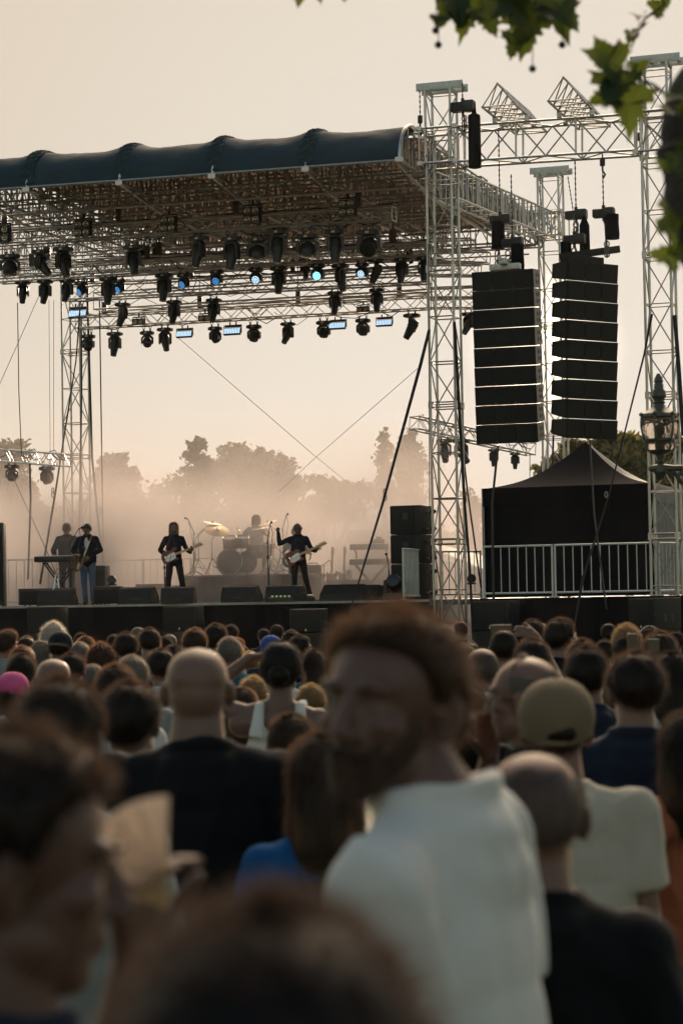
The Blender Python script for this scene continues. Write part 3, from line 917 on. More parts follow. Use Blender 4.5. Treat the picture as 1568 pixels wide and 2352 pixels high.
row('b2', 8.6, [(318, 722, 748), (470, 714, 740), (833, 694, 719)],
    'two cell blinder lamp', 'on the rearmost truss', 'blinder lamps on the rearmost truss')
# darker units deep inside the rig
row('spot', 5.4, [(325, 560, 612, dict(yaw=80, tilt=10)), (362, 556, 606), (700, 590, 640, dict(yaw=40, tilt=20)), (940, 560, 606, dict(yaw=80, tilt=10))],
    'dim black moving lamp', 'half hidden deep in the rig', 'lamps deep inside the rig')

# low side trusses with two lamps each, left and right of the stage
def sidetruss(label, a, b):
    root = empty('side_truss', (a + b) / 2); tag(root, label, 'truss', 'low side trusses of the stage')
    m = MB(); truss(m, a, b, .29, .29, .3, .024, .010)
    bpy.context.view_layer.update(); into(m, root).build('truss_frame', M['alu'], root)
    m = MB(); rnd = random.Random(5); L = (b - a).length; t = (b - a).normalized()
    for k in range(14):
        x = rnd.uniform(0, L - .5); p0 = a + t * x + ZZ * .3; p1 = p0 + t * rnd.uniform(.3, .6)
        m.path([p0, p0.lerp(p1, .5) + ZZ * rnd.uniform(-.25, .1), p1 - ZZ * .15], .012, 4)
    into(m, root).build('cable_loom', M['blackplastic'], root)
    return root
sidetruss('low horizontal truss at the left edge carrying two hazy lamps', at(-40, 1056, 54), at(150, 1071, 51.5))
row('bee', su(S(0, 8)) * 0 + 6.0, [(28, 1060, 1106, dict(tilt=20, yaw=20)), (108, 1064, 1113, dict(yaw=70, tilt=20))], 'hazy hanging lamp', 'under the low left truss', 'lamps under the low side trusses')
sidetruss('low slanting truss between front right tower and left speaker array', at(950, 985, 50.5), at(1218, 1045, 53.5))
row('spot', 6.9, [(1020, 1002, 1068, dict(tilt=40, yaw=20)), (1058, 1002, 1072, dict(tilt=45, yaw=50)), (1133, 1027, 1072, dict(tilt=10)), (1182, 1036, 1078, dict(tilt=10))], 'black lamp', 'under the low slanting right truss', 'lamps under the low side trusses')

# ------------------------------------------------------------------ hanging speaker arrays
def cabinet_mesh(mb, W, hF, hB, D, tp=.42):
    f = [(-W / 2, -D / 2), (W / 2, -D / 2), (W * tp, D / 2), (-W * tp, D / 2)]
    vs_ = []
    for sgn in (-1, 1):
        for (x, y) in f:
            vs_.append(Vector((x, y, sgn * (hF if y < 0 else hB) / 2)))
    mb.add(vs_, [(3, 2, 1, 0), (4, 5, 6, 7), (0, 1, 5, 4), (1, 2, 6, 5), (2, 3, 7, 6), (3, 0, 4, 7)])
def array(label, px_top, y_top, px_bot, y_bot, v, yaw, W, n=9, D=.52, hb=.66, tp=.42):
    a = onv(px_top, y_top, v); b = onv(px_bot, y_bot, v)
    root = empty('speaker_array', a); root.rotation_euler = (0, 0, yaw)
    tag(root, label, 'speaker array', 'hanging speaker arrays')
    bpy.context.view_layer.update()
    Mi = root.matrix_world.inverted()
    pitch = (a.z - b.z) / n
    for i in range(n):
        c = a.lerp(b, (i + .5) / n)
        T = Matrix.Translation(Mi @ c) @ Matrix.Rotation(R(6.2 + i * .25), 4, 'X')
        m = MB(); m.cur = 0
        cabinet_mesh(m, W, pitch * .976, pitch * hb, D, tp)
        for s in (-1, 1):
            m.box((s * W * .49, -D * .5 + .03, 0), (.03, .05, pitch * .9))
        cab = m.build('cabinet', M['cabinet'], root, smooth=0, M=T)
        g_ = MB()
        g_.bbox((0, -D / 2 - .006, 0), (W * .30, .02, pitch * .90), .006)
        for s in (-1, 1): g_.bbox((s * W * .325, -D / 2 - .006, 0), (W * .315, .02, pitch * .90), .006)
        g_.build('grille', M['grille'], cab, smooth=0)
        for s in (-1, 1):
            for k in (-1, 1):
                h_ = MB(); h_.box((s * W * .165, -D / 2 - .017, k * pitch * .40), (.05, .008, pitch * .13)); h_.build('latch', M['blackmetal'], cab)
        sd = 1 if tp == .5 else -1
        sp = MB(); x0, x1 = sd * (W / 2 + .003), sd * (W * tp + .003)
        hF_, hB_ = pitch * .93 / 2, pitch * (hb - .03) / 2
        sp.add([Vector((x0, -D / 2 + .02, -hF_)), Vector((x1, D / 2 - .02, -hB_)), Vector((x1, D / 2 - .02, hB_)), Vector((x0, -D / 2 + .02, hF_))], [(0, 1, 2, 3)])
        sp.build('side_panel', M['panelsunlit' if tp == .5 else 'cabinet'], cab, smooth=0)
        if tp == .5:
            for yy in (-.04, .13):
                for zz in (-1, 1):
                    h_ = MB(); h_.ell((sd * (W / 2 + .004), yy, zz * pitch * .17), (.006, .045, pitch * .12), n=10, m=6); h_.build('handle_hole', M['grille'], cab)
    return root, a, b
aL, aLa, aLb = array('left hanging speaker array of nine cabinets with holed pale side', 1161, 622, 1172, 1016, -.5, -AL, 1.24, hb=.91, tp=.5, D=.6)
aR, aRa, aRb = array('right hanging speaker array of nine wedge cabinets, sun behind its edge', 1338, 604, 1336, 1006, -.5, R(34), 1.30, D=.58, hb=.72)
for arr, tops, lbl in ((aL, ((1135, 1175, 612),), 'left'), (aR, ((1310, 1390, 590),), 'right')):
    bpy.context.view_layer.update()
    root = empty('rigging_frame', (aLa if arr is aL else aRa)); root.rotation_euler = arr.rotation_euler
    tag(root, ('slotted steel beam on top of the right speaker array' if arr is aR else 'steel lifting frame on top of the left speaker array'), 'rigging frame')
    m = MB()
    if arr is aL:
        m.bbox((0, -.05, .07), (.62, .16, .12), .01); m.bbox((0, .1, .16), (.14, .8, .12), .01); m.box((-.05, -.3, .22), (.06, .08, .08)); m.box((-.05, .4, .22), (.06, .08, .08))
        m.build('beam', M['steel'], root)
    else:
        m.bbox((0, 0, .07), (.95, .16, .12), .01)
        m.build('beam', M['cabinet'], root)
        m = MB()
        m.bbox((0, 0, 0), (1.25, .10, .14), .01)
        m.build('slotted_bar', M['cabinet'], root, M=Matrix.Translation((.18, 0, .21)) @ Matrix.Rotation(R(-9), 4, 'Y') @ Matrix.Rotation(R(-20), 4, 'Z'))

# ------------------------------------------------------------------ chain hoists
def chain_path(mb, a, b, r=.016):
    L = (b - a).length; n = max(4, int(L / .05)); t = (b - a).normalized(); o = t.orthogonal()
    pts = [a.lerp(b, i / n) for i in range(n + 1)]
    mb.path(pts, [r * (1.2 if i % 2 else .45) for i in range(n + 1)], 5)
def hoist(label, px, y_top, y_body, v, bag=(.16, .55), yaw=0, hook_to=None, s=.84, bagoff=.12):
    top = onv(px, y_top, v); p = onv(px, y_body, v)
    root = empty('chain_hoist', p); root.rotation_euler = (0, 0, -AL + R(yaw)); tag(root, label, 'chain hoist', 'chain hoists of the speaker rig')
    bpy.context.view_layer.update()
    m = MB()
    m.bbox((0, 0, 0), (.50 * s, .24 * s, .20 * s), .03); m.bbox((.15 * s, 0, .01), (.22 * s, .27 * s, .23 * s), .03)
    for k in range(5): m.box((-.18 * s + k * .05, -.125 * s, 0), (.015, .02, .15 * s))
    m.tube((0, 0, .1 * s), (0, 0, .19 * s), .035); m.tube((0, 0, -.1 * s), (0, 0, -.18 * s), .03)
    m.build('motor', M['blackmetal'], root)
    m = MB(); chain_path(m, Vector((0, 0, .18 * s)), Vector((0, 0, top.z - p.z))); m.build('chain', M['chain'], root)
    if bag:
        m = MB(); w, h = bag
        m.lathe([(w * .55, 0), (w * .62, .02), (w * .60, -h * .4), (w * .66, -h * .8), (w * .62, -h), (w * .2, -h - .01)], 12, Matrix.Translation((bagoff * s, -.02, -.06)))
        m.build('chain_bag', M['blackcloth'], root)
    if hook_to is not None:
        q = onv(hook_to[0], hook_to[1], v); qq = root.matrix_world.inverted() @ q
        m = MB(); m.path([Vector((0, 0, -.15 * s)), Vector((0.03, 0, -.22)), qq + ZZ * .1, qq], .022, 6)
        for k in range(3): m.path([qq + Vector((.05 * math.cos(a), 0, .05 + .1 * k + .06 * math.sin(a))) for a in [i * math.pi / 4 for i in range(9)]], .014, 5)
        m.build('hook', M['chain'], root)
    return root
hoist('large black chain hoist beside the head of the front right tower', 1062, 188, 246, -.35, bag=None, s=.95, hook_to=(1066, 300))
m = MB(); p = onv(1088, 265, -.35); q = onv(1090, 385, -.35)
m.lathe([(.03, .25), (.05, .04), (.12, 0), (.125, -.05), (.13, -(p.z - q.z)), (.05, -(p.z - q.z) - .02)], 14, Matrix.Translation(p))
tag(m.build('chain_bag', M['blackcloth']), 'long black chain bag hanging through the speaker truss', 'chain bag')
hoist('chain hoist with bag behind the left array beside the side girder', 1148, 300, 505, .25, bag=(.22, .52), bagoff=-.05, hook_to=(1142, 610))
hoist('chain hoist with square bag directly above the left array', 1176, 400, 558, -.2, bag=(.22, .5), hook_to=(1166, 610))
hoist('upper chain hoist above the right array with dangling loop of chain', 1322, 368, 494, -.2, bag=None, hook_to=(1322, 545))
hoist('lower chain hoist directly above the right array frame', 1318, 490, 550, -.5, bag=(.18, .42), bagoff=-.2, hook_to=(1318, 605))
hoist('chain hoist hanging alone at the far side above right array', 1385, 380, 490, -.6, bag=(.22, .46), bagoff=.2, hook_to=(1393, 590))
m = MB(); p = onv(1341, 518, -.3); q = onv(1341, 590, -.3)
m.lathe([(.02, .2), (.1, 0), (.105, -(p.z - q.z)), (.05, -(p.z - q.z) - .02)], 12, Matrix.Translation(p)); tag(m.build('chain_bag', M['blackcloth']), 'tall tubular chain bag standing over the right speaker array', 'chain bag')
def hang_chain(label, px, y0, y1, v, block=True):
    root = empty('hanging_chain', onv(px, y0, v)); tag(root, label, 'chain', 'chains hanging on the right towers')
    a, b = Vector((0, 0, 0)), Vector((0, 0, onv(px, y1, v).z - onv(px, y0, v).z))
    m = MB(); chain_path(m, a, b); m.build('chain', M['chain'], root)
    m = MB(); m.bbox(b + ZZ * .05, (.10, .10, .16), .02); m.path([b - ZZ * .02, b - ZZ * .12, b + Vector((.05, 0, -.2)), b + Vector((0, 0, -.28))], .02, 6); m.build('hook_block', M['blackmetal'], root)
hang_chain('chain hanging from the left end of the front right tower head', 963, 205, 280, -.25)
hang_chain('chain hanging from the left end of the tower head at the right edge', 1465, 150, 320, 0)
hang_chain('chain hanging from the left end of the rear right tower head', 1239, 405, 492, 9.6)
hang_chain('short chain hook under the speaker truss left of the alone hoist', 1382, 352, 378, -.35)
m = MB(); chain_path(m, onv(1303, 405, 9.6), onv(1316, 490, 9.6)); tag(m.build('hanging_chain', M['chain']), 'chain hanging from the right end of the rear right tower head', 'chain', 'chains hanging on the right towers')

# ------------------------------------------------------------------ black tent on the wing
tent = empty('tent', S(-2.9, 3.4, DECK)); tag(tent, 'black pop up tent with a pointed roof behind the right railings', 'tent')
tent.rotation_euler = (0, 0, -AL)
bpy.context.view_layer.update()
tp = onv(1108, 1122, 1.6); tq = onv(1500, 1112, 1.6); pk = onv(1345, 1014, 3.4)
u0, u1 = su(tp), su(tq); v0, v1 = 1.6, 1.6 + (u0 - u1)
zE = (tp.z + tq.z) / 2; um, vm = su(pk), (v0 + v1) / 2
pk = onv(1345, 1014, vm); um = (u0 + u1) / 2; zP = pk.z
cs = [S(u0, v0, zE), S(u1, v0, zE), S(u1, v1, zE), S(u0, v1, zE)]
apex = S(su(pk), vm, zP)
for i in range(4):
    a, b = cs[i], cs[(i + 1) % 4]
    m = MB(); N = 14
    for k in range(N + 1):
        t = k / N
        for j in range(N + 1):
            q = a.lerp(b, j / N).lerp(apex, t)
            sag = .22 * math.sin(math.pi * t) * (1 - .25 * math.sin(math.pi * j / N)) + .04 * math.sin(math.pi * j / N) * (1 - t)
            m.v.append(q - ZZ * sag)
    for k in range(N):
        for j in range(N):
            c_ = k * (N + 1) + j; m.f.append((c_, c_ + 1, c_ + N + 2, c_ + N + 1)); m.m.append(0)
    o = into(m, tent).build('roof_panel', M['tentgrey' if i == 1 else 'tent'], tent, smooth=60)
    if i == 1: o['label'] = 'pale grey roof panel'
    m = MB()
    for j in range(31):
        q = a.lerp(b, j / 30) + (b - a).normalized().cross(ZZ) * .03
        m.v += [q + ZZ * .01, q - ZZ * .36 - ZZ * .02 * math.sin(j * 1.9)]
    for j in range(30): m.f.append((2 * j, 2 * j + 2, 2 * j + 3, 2 * j + 1)); m.m.append(0)
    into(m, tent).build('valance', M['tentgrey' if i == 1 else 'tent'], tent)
    m = MB(); nw = 60
    for j in range(nw + 1):
        q = a.lerp(b, .015 + .97 * j / nw)
        f_ = (b - a).normalized().cross(ZZ) * (.03 * mnoise.noise(Vector((j * .3, i, 0))) + .02 * math.sin(j * .8 + i))
        m.v += [q - ZZ * .05, q + f_ * .6 - ZZ * (zE - DECK) * .5, Vector((q.x, q.y, DECK + .02)) + f_ * 1.4]
    for j in range(nw):
        for k in range(2): c_ = 3 * j + k; m.f.append((c_, c_ + 3, c_ + 4, c_ + 1)); m.m.append(0)
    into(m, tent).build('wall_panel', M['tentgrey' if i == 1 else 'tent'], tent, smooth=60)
    m = MB(); m.tube(Vector((a.x, a.y, DECK)), a, .03, n=6); into(m, tent).build('leg', M['alu_dark'], tent)

# ------------------------------------------------------------------ railings
def railing(label, a, b, z0, z1, step=.135, gap=.02):
    """a, b: ground-plane points, z0..z1 heights"""
    root = empty('railing_panel', (a + b) / 2); tag(root, label, 'railing', 'steel railings round the stage')
    bpy.context.view_layer.update()
    a, b = Vector((a.x, a.y, 0)), Vector((b.x, b.y, 0))
    t = (b - a).normalized(); L = (b - a).length
    a = a + t * gap; b = b - t * gap
    m = MB()
    for z in (z0, z1): m.tube(a + ZZ * z, b + ZZ * z, .021, n=8)
    for q in (a, b):
        m.tube(q + ZZ * (z0 - .02), q + ZZ * (z1 + .02), .021, n=8)
    into(m, root).build('rail_frame', M['fence'], root)
    m = MB(); n = max(2, round(L / step))
    for i in range(1, n): q = a.lerp(b, i / n); m.tube(q + ZZ * z0, q + ZZ * z1, .010, n=6, caps=False)
    into(m, root).build('bars', M['fence'], root)
    m = MB()
    for q in (a, b):
        m.tube(q + ZZ * (DECK), q + ZZ * (z0 + .05), .026, n=8); m.box(q + ZZ * (DECK + .012), (.14, .14, .02))
    into(m, root).build('foot', M['steel'], root)
    return root
def fl(px, v): 
    p = onv(px, 1370, v); return p
zt, zb = at(1272, 1255, 44.2).z, at(1272, 1361, 44.2).z
railing('railing panel in front of the black tent, left of its middle post', fl(1110, -.1), fl(1271, -.1), zb, zt, .185)
railing('railing panel in front of the black tent, right of its middle post', fl(1273, -.1), fl(1508, -.1), zb, zt, .185)
railing('railing panel right of the tower at the right edge', fl(1513, .2), fl(1600, 1.2), zb, zt, .12)
railing('bright railing panel standing edge on beside the side speaker stack', fl(926, -.2), fl(984, 2.0), zb - .02, zt - .0, .11)
railing('railing panel behind the front right tower in bright smoke', fl(986, 2.1), fl(1106, 3.0), zb, zt - .02, .16)
z2 = at(60, 1284, 51).z
railing('left edge railing panel before the low truss', fl(0, 4.0), fl(188, 4.6), DECK + .1, z2, .19)
for i, (x0, x1) in enumerate(((245, 330), (330, 440), (440, 560))):
    railing('hazy rear railing panel ' + ['beside the saxophonist', 'behind the singing guitarist', 'behind the drum kit'][i], fl(x0, 9.5), fl(x1, 9.6), DECK + .1, DECK + 1.15, .2)
# white marquee behind the stage
mq = empty('white_marquee', at(900, 1300, 78)); mq.location.z = 0; tag(mq, 'white marquee roof glowing in the smoke behind the side stack', 'marquee')
bpy.context.view_layer.update()
m = MB()
a0, a1 = at(795, 1218, 70), at(880, 1218, 70); b0, b1 = at(1010, 1262, 70), at(1125, 1300, 70)
N = 8; base = [at(795, 1250, 70), at(1130, 1345, 70)]
P0, P1 = at(800, 1217, 76), at(885, 1217, 70); Q0, Q1 = at(860, 1250, 68), at(1125, 1312, 64)
m.add([P0, P1, Q1, Q0, Vector((Q0.x, Q0.y, 0)), Vector((Q1.x, Q1.y, 0))], [(0, 1, 2, 3), (3, 2, 5, 4)])
P2 = at(1160, 1290, 82); m.add([P1, P2, Q1], [(0, 1, 2)]); m.add([P2, Q1, Vector((Q1.x, Q1.y, 0)), Vector((P2.x, P2.y, 0))], [(0, 1, 2, 3)])
P3 = at(780, 1300, 84); m.add([P0, P1, P2, P3], [(0, 1, 2, 3)])
into(m, mq).build('canvas', M['marquee'], mq, smooth=0)

# ------------------------------------------------------------------ subwoofers in front of the stage
def sub(label, px0, px1, py0, py1, v, side=.40, yaw=0):
    a = onv(px0, py0, v); b = onv(px1, py0, v); q = onv(px0, py1, v)
    W = (b - a).length; H = a.z - q.z; D = .75
    c = (a + b) / 2 - ZZ * H / 2
    root = empty('subwoofer', c - ZZ * H / 2); root.rotation_euler = (0, 0, -AL + R(yaw)); tag(root, label, 'subwoofer', 'subwoofers standing before the stage')
    m = MB(); m.bbox((0, D / 2, H / 2), (W, D, H), .012); m.build('cabinet', M['cabinet'], root)
    m = MB(); m.bbox((-.012, -.008, H / 2), (W * .90, .03, H * .92), .008); m.build('grille', M['grille'], root)
    m = MB()
    for yy in (.28, .48):
        for zz in (.36, .24): m.ell((W / 2 + .002, yy, H * zz + H * .05), (.006, .045, .045), n=10, m=6)
    for zz in (.15, .5, .85): m.box((W * .47, -.012, H * zz), (.03, .012, .06))
    m.build('handle_cup', M['blackmetal'], root)
    m = MB(); m.prism([(-.022, -.02), (.022, -.02), (0, .03)], -.032, -.026, Matrix.Translation((0, 0, H * .10))); m.build('triangle_badge', M['tagwhite'], root)
    return root, H
def substack(lbl, px0, px1, py0, py1, v, yaw=0):
    o, H = sub('upper black subwoofer ' + lbl, px0, px1, py0, py1, v, yaw=yaw)
    o2 = copy_tree(o); o2.location = o.location - ZZ * (H + .015); tag(o2, 'lower black subwoofer ' + lbl)
    z = o2.location.z
    m = MB(); m.bbox(o2.location + ZZ * (-z / 2 - .005) + SV * .4, (.95, .8, z - .02), .01, Matrix.Rotation(-AL, 3, 'Z'))
    o3 = m.build('plinth', M['blackcloth']); tag(o3, 'black plinth under the subwoofers ' + lbl, 'plinth', 'plinths under the subwoofers')
substack('at the left end of the stage front', 65, 132, 1394, 1451, -2.4, 10)
substack('before the singing guitarist', 376, 448, 1393, 1449, -2.4, 10)
substack('before the bass player', 666, 738, 1399, 1452, -2.4, 10)
substack('beside the foot of the front right tower', 1083, 1166, 1380, 1448, -1.5, -4)
substack('at the right edge below the railing', 1432, 1512, 1374, 1446, -1.6, -30)

# ------------------------------------------------------------------ things on the deck
def ondeck(px, d, z=DECK):
    p = at(px, 1380, d); return Vector((p.x, p.y, z))
def wedge(label, px, wpx, d, hpx=37, flip=False, yaw=0, kind='blackplastic'):
    k = d / F_PX
    W, H, D = wpx * k, hpx * k, .55
    root = empty('floor_monitor', ondeck(px, d)); root.rotation_euler = (0, 0, R(yaw)); tag(root, label, 'floor monitor', 'wedge monitors along the stage edge')
    prof_ = [(-D / 2, 0), (-D / 2 + .02, H * .52), (-D * .30, H * .98), (D * .05, H), (D * .42, H * .45), (D / 2, 0)]
    m = MB()
    Mx = Matrix.Rotation(R(90), 4, 'Z')
    m.prism([(-y, z) for y, z in prof_][::-1] if False else [(y, z) for y, z in prof_], -W / 2, W / 2, Matrix(((0, 1, 0, 0), (1, 0, 0, 0), (0, 0, 1, 0), (0, 0, 0, 1))))
    m.build('cabinet', M['cabinet'], root, smooth=0)
    g_ = MB(); g_.bbox((0, D * .245, H * .74), (W * .93, .02, H * .72), .006, Matrix.Rotation(R(34), 3, 'X')); g_.build('grille', M['grille'], root)
    h_ = MB()
    for s in (-1, 1): h_.ell((s * (W / 2), 0, H * .5), (.012, .07, .03), n=10, m=6)
    h_.box((0, -D / 2 - .0, H * .30), (W * .3, .012, H * .12)); h_.build('handle', M['blackmetal'], root)
    return root
wedge('wedge monitor on the left before the saxophonist', 133, 80, 46.4, 36, yaw=-14)
wedge('wedge monitor between saxophonist and singing guitarist', 320, 78, 45.8, 38, yaw=-16)
wedge('wedge monitor directly before the singing guitarist', 411, 76, 45.4, 37, yaw=-4)
wedge('wedge monitor before the drum kit', 556, 82, 45.2, 37, yaw=-18)
wedge('wedge monitor before the bass player with pedals leaning on it', 658, 84, 45.0, 37, yaw=-18)
wedge('large wedge monitor turned away right of the bass player', 795, 110, 46.0, 36, yaw=155)
wedge('second turned away wedge monitor nearer the floor lamp', 850, 80, 46.6, 34, yaw=140)
# low black box and amplifiers
def amp(label, px, wpx, d, hpx, hd=.35, z=DECK, text=None, knobs=False, yaw=-8, cat='amplifier', m_='amp'):
    k = d / F_PX; W, H = wpx * k, hpx * k
    root = empty('amplifier_cabinet', ondeck(px, d, z)); root.rotation_euler = (0, 0, R(yaw)); tag(root, label, cat, 'amplifiers and boxes on the stage')
    m = MB(); m.bbox((0, 0, H / 2 + .02), (W, hd, H), .02); 
    for x in (-1, 1):
        for y in (-1, 1): m.tube((x * W * .4, y * hd * .35, 0), (x * W * .4, y * hd * .35, .03), .025)
    m.build('cabinet', M[m_], root)
    g_ = MB(); g_.bbox((0, -hd / 2 - .002, H * .48), (W * .9, .02, H * .82), .006); g_.build('grille_cloth', M['grille'], root)
    if text:
        cu = bpy.data.curves.new('lettering', 'FONT'); cu.body = text; cu.size = H * .20; cu.shear = .35; cu.extrude = .003; cu.align_x = 'CENTER'; cu.space_character = .9
        ot = bpy.data.objects.new('lettering_curve', cu); COL.objects.link(ot); bpy.context.view_layer.update()
        me = bpy.data.meshes.new_from_object(ot.evaluated_get(bpy.context.evaluated_depsgraph_get())); bpy.data.objects.remove(ot)
        o = bpy.data.objects.new('lettering', me); COL.objects.link(o); o.parent = root
        o.matrix_local = Matrix.Translation((W * .12, -hd / 2 - .018, H * .24)) @ Matrix.Rotation(R(90), 4, 'X')
        me.materials.clear(); me.materials.append(M['tagwhite'])
    if knobs:
        h_ = MB(); h_.bbox((0, 0, H + .12), (W * .85, hd * .75, .2), .02); h_.path([(-.12, 0, H + .22), (-.1, 0, H + .26), (.1, 0, H + .26), (.12, 0, H + .22)], .012, 5); h_.build('amplifier_head', M['amp'], root)
    return root
amp('low black box left of the saxophonist monitor', 110, 120, 47.2, 38, .6)
amp('guitar amplifier with white lettering left of the singing guitarist', 346, 62, 51.0, 44, .36, text='Marshall')
amp('small second guitar amplifier behind the singing guitarist legs', 412, 46, 51.6, 40, .36)
amp('bass amplifier stack in the haze right of the bass player', 720, 44, 51.0, 62, .4, knobs=True)
amp('tall speaker box behind the saxophonist right shoulder', 233, 32, 49.6, 88, .5)
amp('flat case carrying two water bottles behind the monitors', 800, 92, 49.5, 46, .5, cat='flight case')
amp('hazy flight case between saxophonist and lettered amplifier', 265, 70, 51.0, 38, .5, cat='flight case')
amp('black box under the blue lit floor lamp right of saxophonist', 252, 62, 47.5, 40, .5)
amp('dark road case standing at the left edge', 2, 22, 48.0, 190, .5, cat='road case', yaw=0)
for i, px in enumerate((797, 806)):
    m = MB(); m.lathe([(.001, 0), (.032, .002), (.033, .14), (.028, .17), (.013, .20), (.013, .225), (.001, .226)], 12, Matrix.Translation(ondeck(px, 49.5, DECK + .476 + .02) - Vector((0, .12, 0))))
    tag(m.build('water_bottle', M['bottle']), ['left', 'right'][i] + ' one of two clear water bottles on the flat case', 'bottle')
# side stack of three cabinets
zc = DECK
for i in range(3):
    k = 45.6 / F_PX; W = 78 * k; H = [82, 66, 66][i] * k
    root = empty('stack_speaker', ondeck(936, 45.6, zc)); root.rotation_euler = (0, 0, R(-22))
    tag(root, ['bottom', 'middle', 'top'][i] + ' speaker of the black stack at the right stage edge', 'speaker', 'black speaker stack at the stage edge')
    m = MB(); m.bbox((0, .3, H / 2), (W * .95, .7, H), .012); m.build('cabinet', M['cabinet'], root)
    m = MB(); m.bbox((-.07, -.055, H / 2), (W * .76, .02, H * .94), .006); m.build('grille', M['grille'], root)
    m = MB()
    m.box((.0, -.068, H * .62), (.12, .01, .14)); m.box((.04, -.072, H * .62), (.025, .01, .04))
    for zz in (.2, .8): m.path([(W * .475 + .01 + .05 * math.sin(a), .3 + .08 * math.cos(a), H * zz + .03 * math.sin(2 * a)) for a in [j * math.pi / 4 for j in range(5)]], .016, 5); m.ell((W * .475 + .06, .55, H * zz), (.08, .05, .05), n=10, m=7)
    m.build('side_hardware', M['blackmetal'], root)
    zc += H + .012
    if i == 0: pass
# floor lamp with small boom microphone before the stack
fl_ = empty('floor_spot_lamp', ondeck(906, 44.4)); fl_.rotation_euler = (0, 0, R(-10)); tag(fl_, 'large black moving lamp sitting on the stage floor before the side stack', 'stage lamp')
m = MB(); m.bbox((0, 0, .07), (.42, .36, .14), .03); m.build('base', M['blackplastic'], fl_)
m = MB()
for s in (-1, 1): m.prism([(s * .17, .12), (s * .22, .16), (s * .21, .40), (s * .15, .42), (s * .15, .15)], -.08, .08)
m.build('yoke', M['blackplastic'], fl_)
m = MB(); m.lathe([(.05, .22), (.13, .2), (.165, .1), (.165, -.1), (.14, -.2), (.13, -.2)], 20); h_ = m.build('head', M['blackplastic'], fl_, M=Matrix.Translation((0, 0, .34)) @ Matrix.Rotation(R(70), 4, 'X'))
m = MB(); m.lathe([(.001, -.21), (.13, -.195), (.13, -.19)], 20); m.build('lens', M['lensdark'], h_)

def micstand(label, px, d, H, boom=None, base_r=.25, mic=True, group='microphone stands'):
    root = empty('microphone_stand', ondeck(px, d)); tag(root, label, 'microphone stand', group)
    m = MB()
    for k in range(3):
        a = k * 2.094 + .5; m.tube((0, 0, .12), (base_r * math.cos(a), base_r * math.sin(a), .015), .013, n=6)
    m.tube((0, 0, .05), (0, 0, H * .72), .013, n=7); m.tube((0, 0, H * .7), (0, 0, H), .009, n=6)
    m.ell((0, 0, H * .72), (.022, .022, .04), n=8, m=6); m.box((0, 0, H * .70), (.07, .02, .02))
    m.build('stand', M['blackmetal'], root)
    top = Vector((0, 0, H))
    m = MB()
    e = top if not boom else top + Vector(boom)
    if boom: m.tube(top - Vector(boom) * .35, e, .009, n=6)
    m.path([e, e + Vector((.05, -.05, -.2)), Vector((.02, -.02, H * .5)), Vector((.03, -.03, .3))], .006, 4)
    m.build('boom', M['blackmetal'], root)
    if mic:
        m = MB(); dr = Vector((.75, -.4, .25)).normalized()
        if boom: dr = Vector((boom[0], -.3, .05)).normalized()
        m.tube(e, e + dr * .13, .011, .015, 8); m.ell(e + dr * .15, .028, n=10, m=8)
        m.build('microphone', M['grille'], root)
    return root
micstand('black microphone stand before the saxophonist', 163, 47.0, 1.35, (.20, -.05, .30))
micstand('microphone stand in front of the singing guitarist face', 379, 46.9, 1.10, (.17, .02, .42))
micstand('unused microphone stand left of the bass player', 617, 46.4, 1.35, (.06, 0, .32))
micstand('short microphone stand clipped above the floor lamp', 893, 44.9, .62, (-.03, 0, .30))

# pedals, floor lights
pb_ = empty('pedal_board', ondeck(645, 44.6)); tag(pb_, 'pedal board with green lights before the bass player', 'pedal board')
m = MB(); m.bbox((0, 0, .05), (.5, .25, .07), .01); m.build('board', M['blackmetal'], pb_)
for k in range(5):
    m = MB(); m.bbox((-.17 + k * .085, -.02, .11), (.06, .1, .05), .008); p_ = m.build('pedal', M['blackplastic'], pb_)
    m = MB(); m.box((-.17 + k * .085, -.08, .115), (.045, .012, .035)); m.build('light', M['greenled'], p_)
m = MB(); m.bbox(ondeck(706, 45.2) + ZZ * .05, (.32, .28, .10), .02); m.bbox(ondeck(706, 45.2) + ZZ * .11 + Vector((.02, 0, 0)), (.2, .18, .05), .015, Matrix.Rotation(R(8), 3, 'X')); tag(m.build('foot_pedal', M['blackmetal']), 'single foot pedal at the heel of the bass player', 'pedal')
def par(label, p):
    root = empty('floor_par_lamp', p); tag(root, label, 'stage lamp', 'violet lit floor lamps')
    m = MB(); m.lathe([(.03, .12), (.09, .11), (.1, 0), (.09, -.005)], 14, Matrix.Translation((0, 0, .12)) @ Matrix.Rotation(R(80), 4, 'X')); m.box((0, .05, .02), (.2, .12, .03))
    m.build('housing', M['blackmetal'], root)
    m = MB()
    for k in range(7):
        a, r = (0, 0) if k == 0 else (k * math.pi / 3, .055)
        m.ell((r * math.cos(a), -.0, .12 + r * math.sin(a)), .017, n=8, m=6)
    m.build('lit_lenses', M['parblue'], root)
par('violet lit floor lamp on the black box beside the saxophonist', ondeck(258, 47.4, DECK + .41))
par('violet lit floor lamp beyond the railing near the tower strap', ondeck(1083, 46.4, DECK + .3))

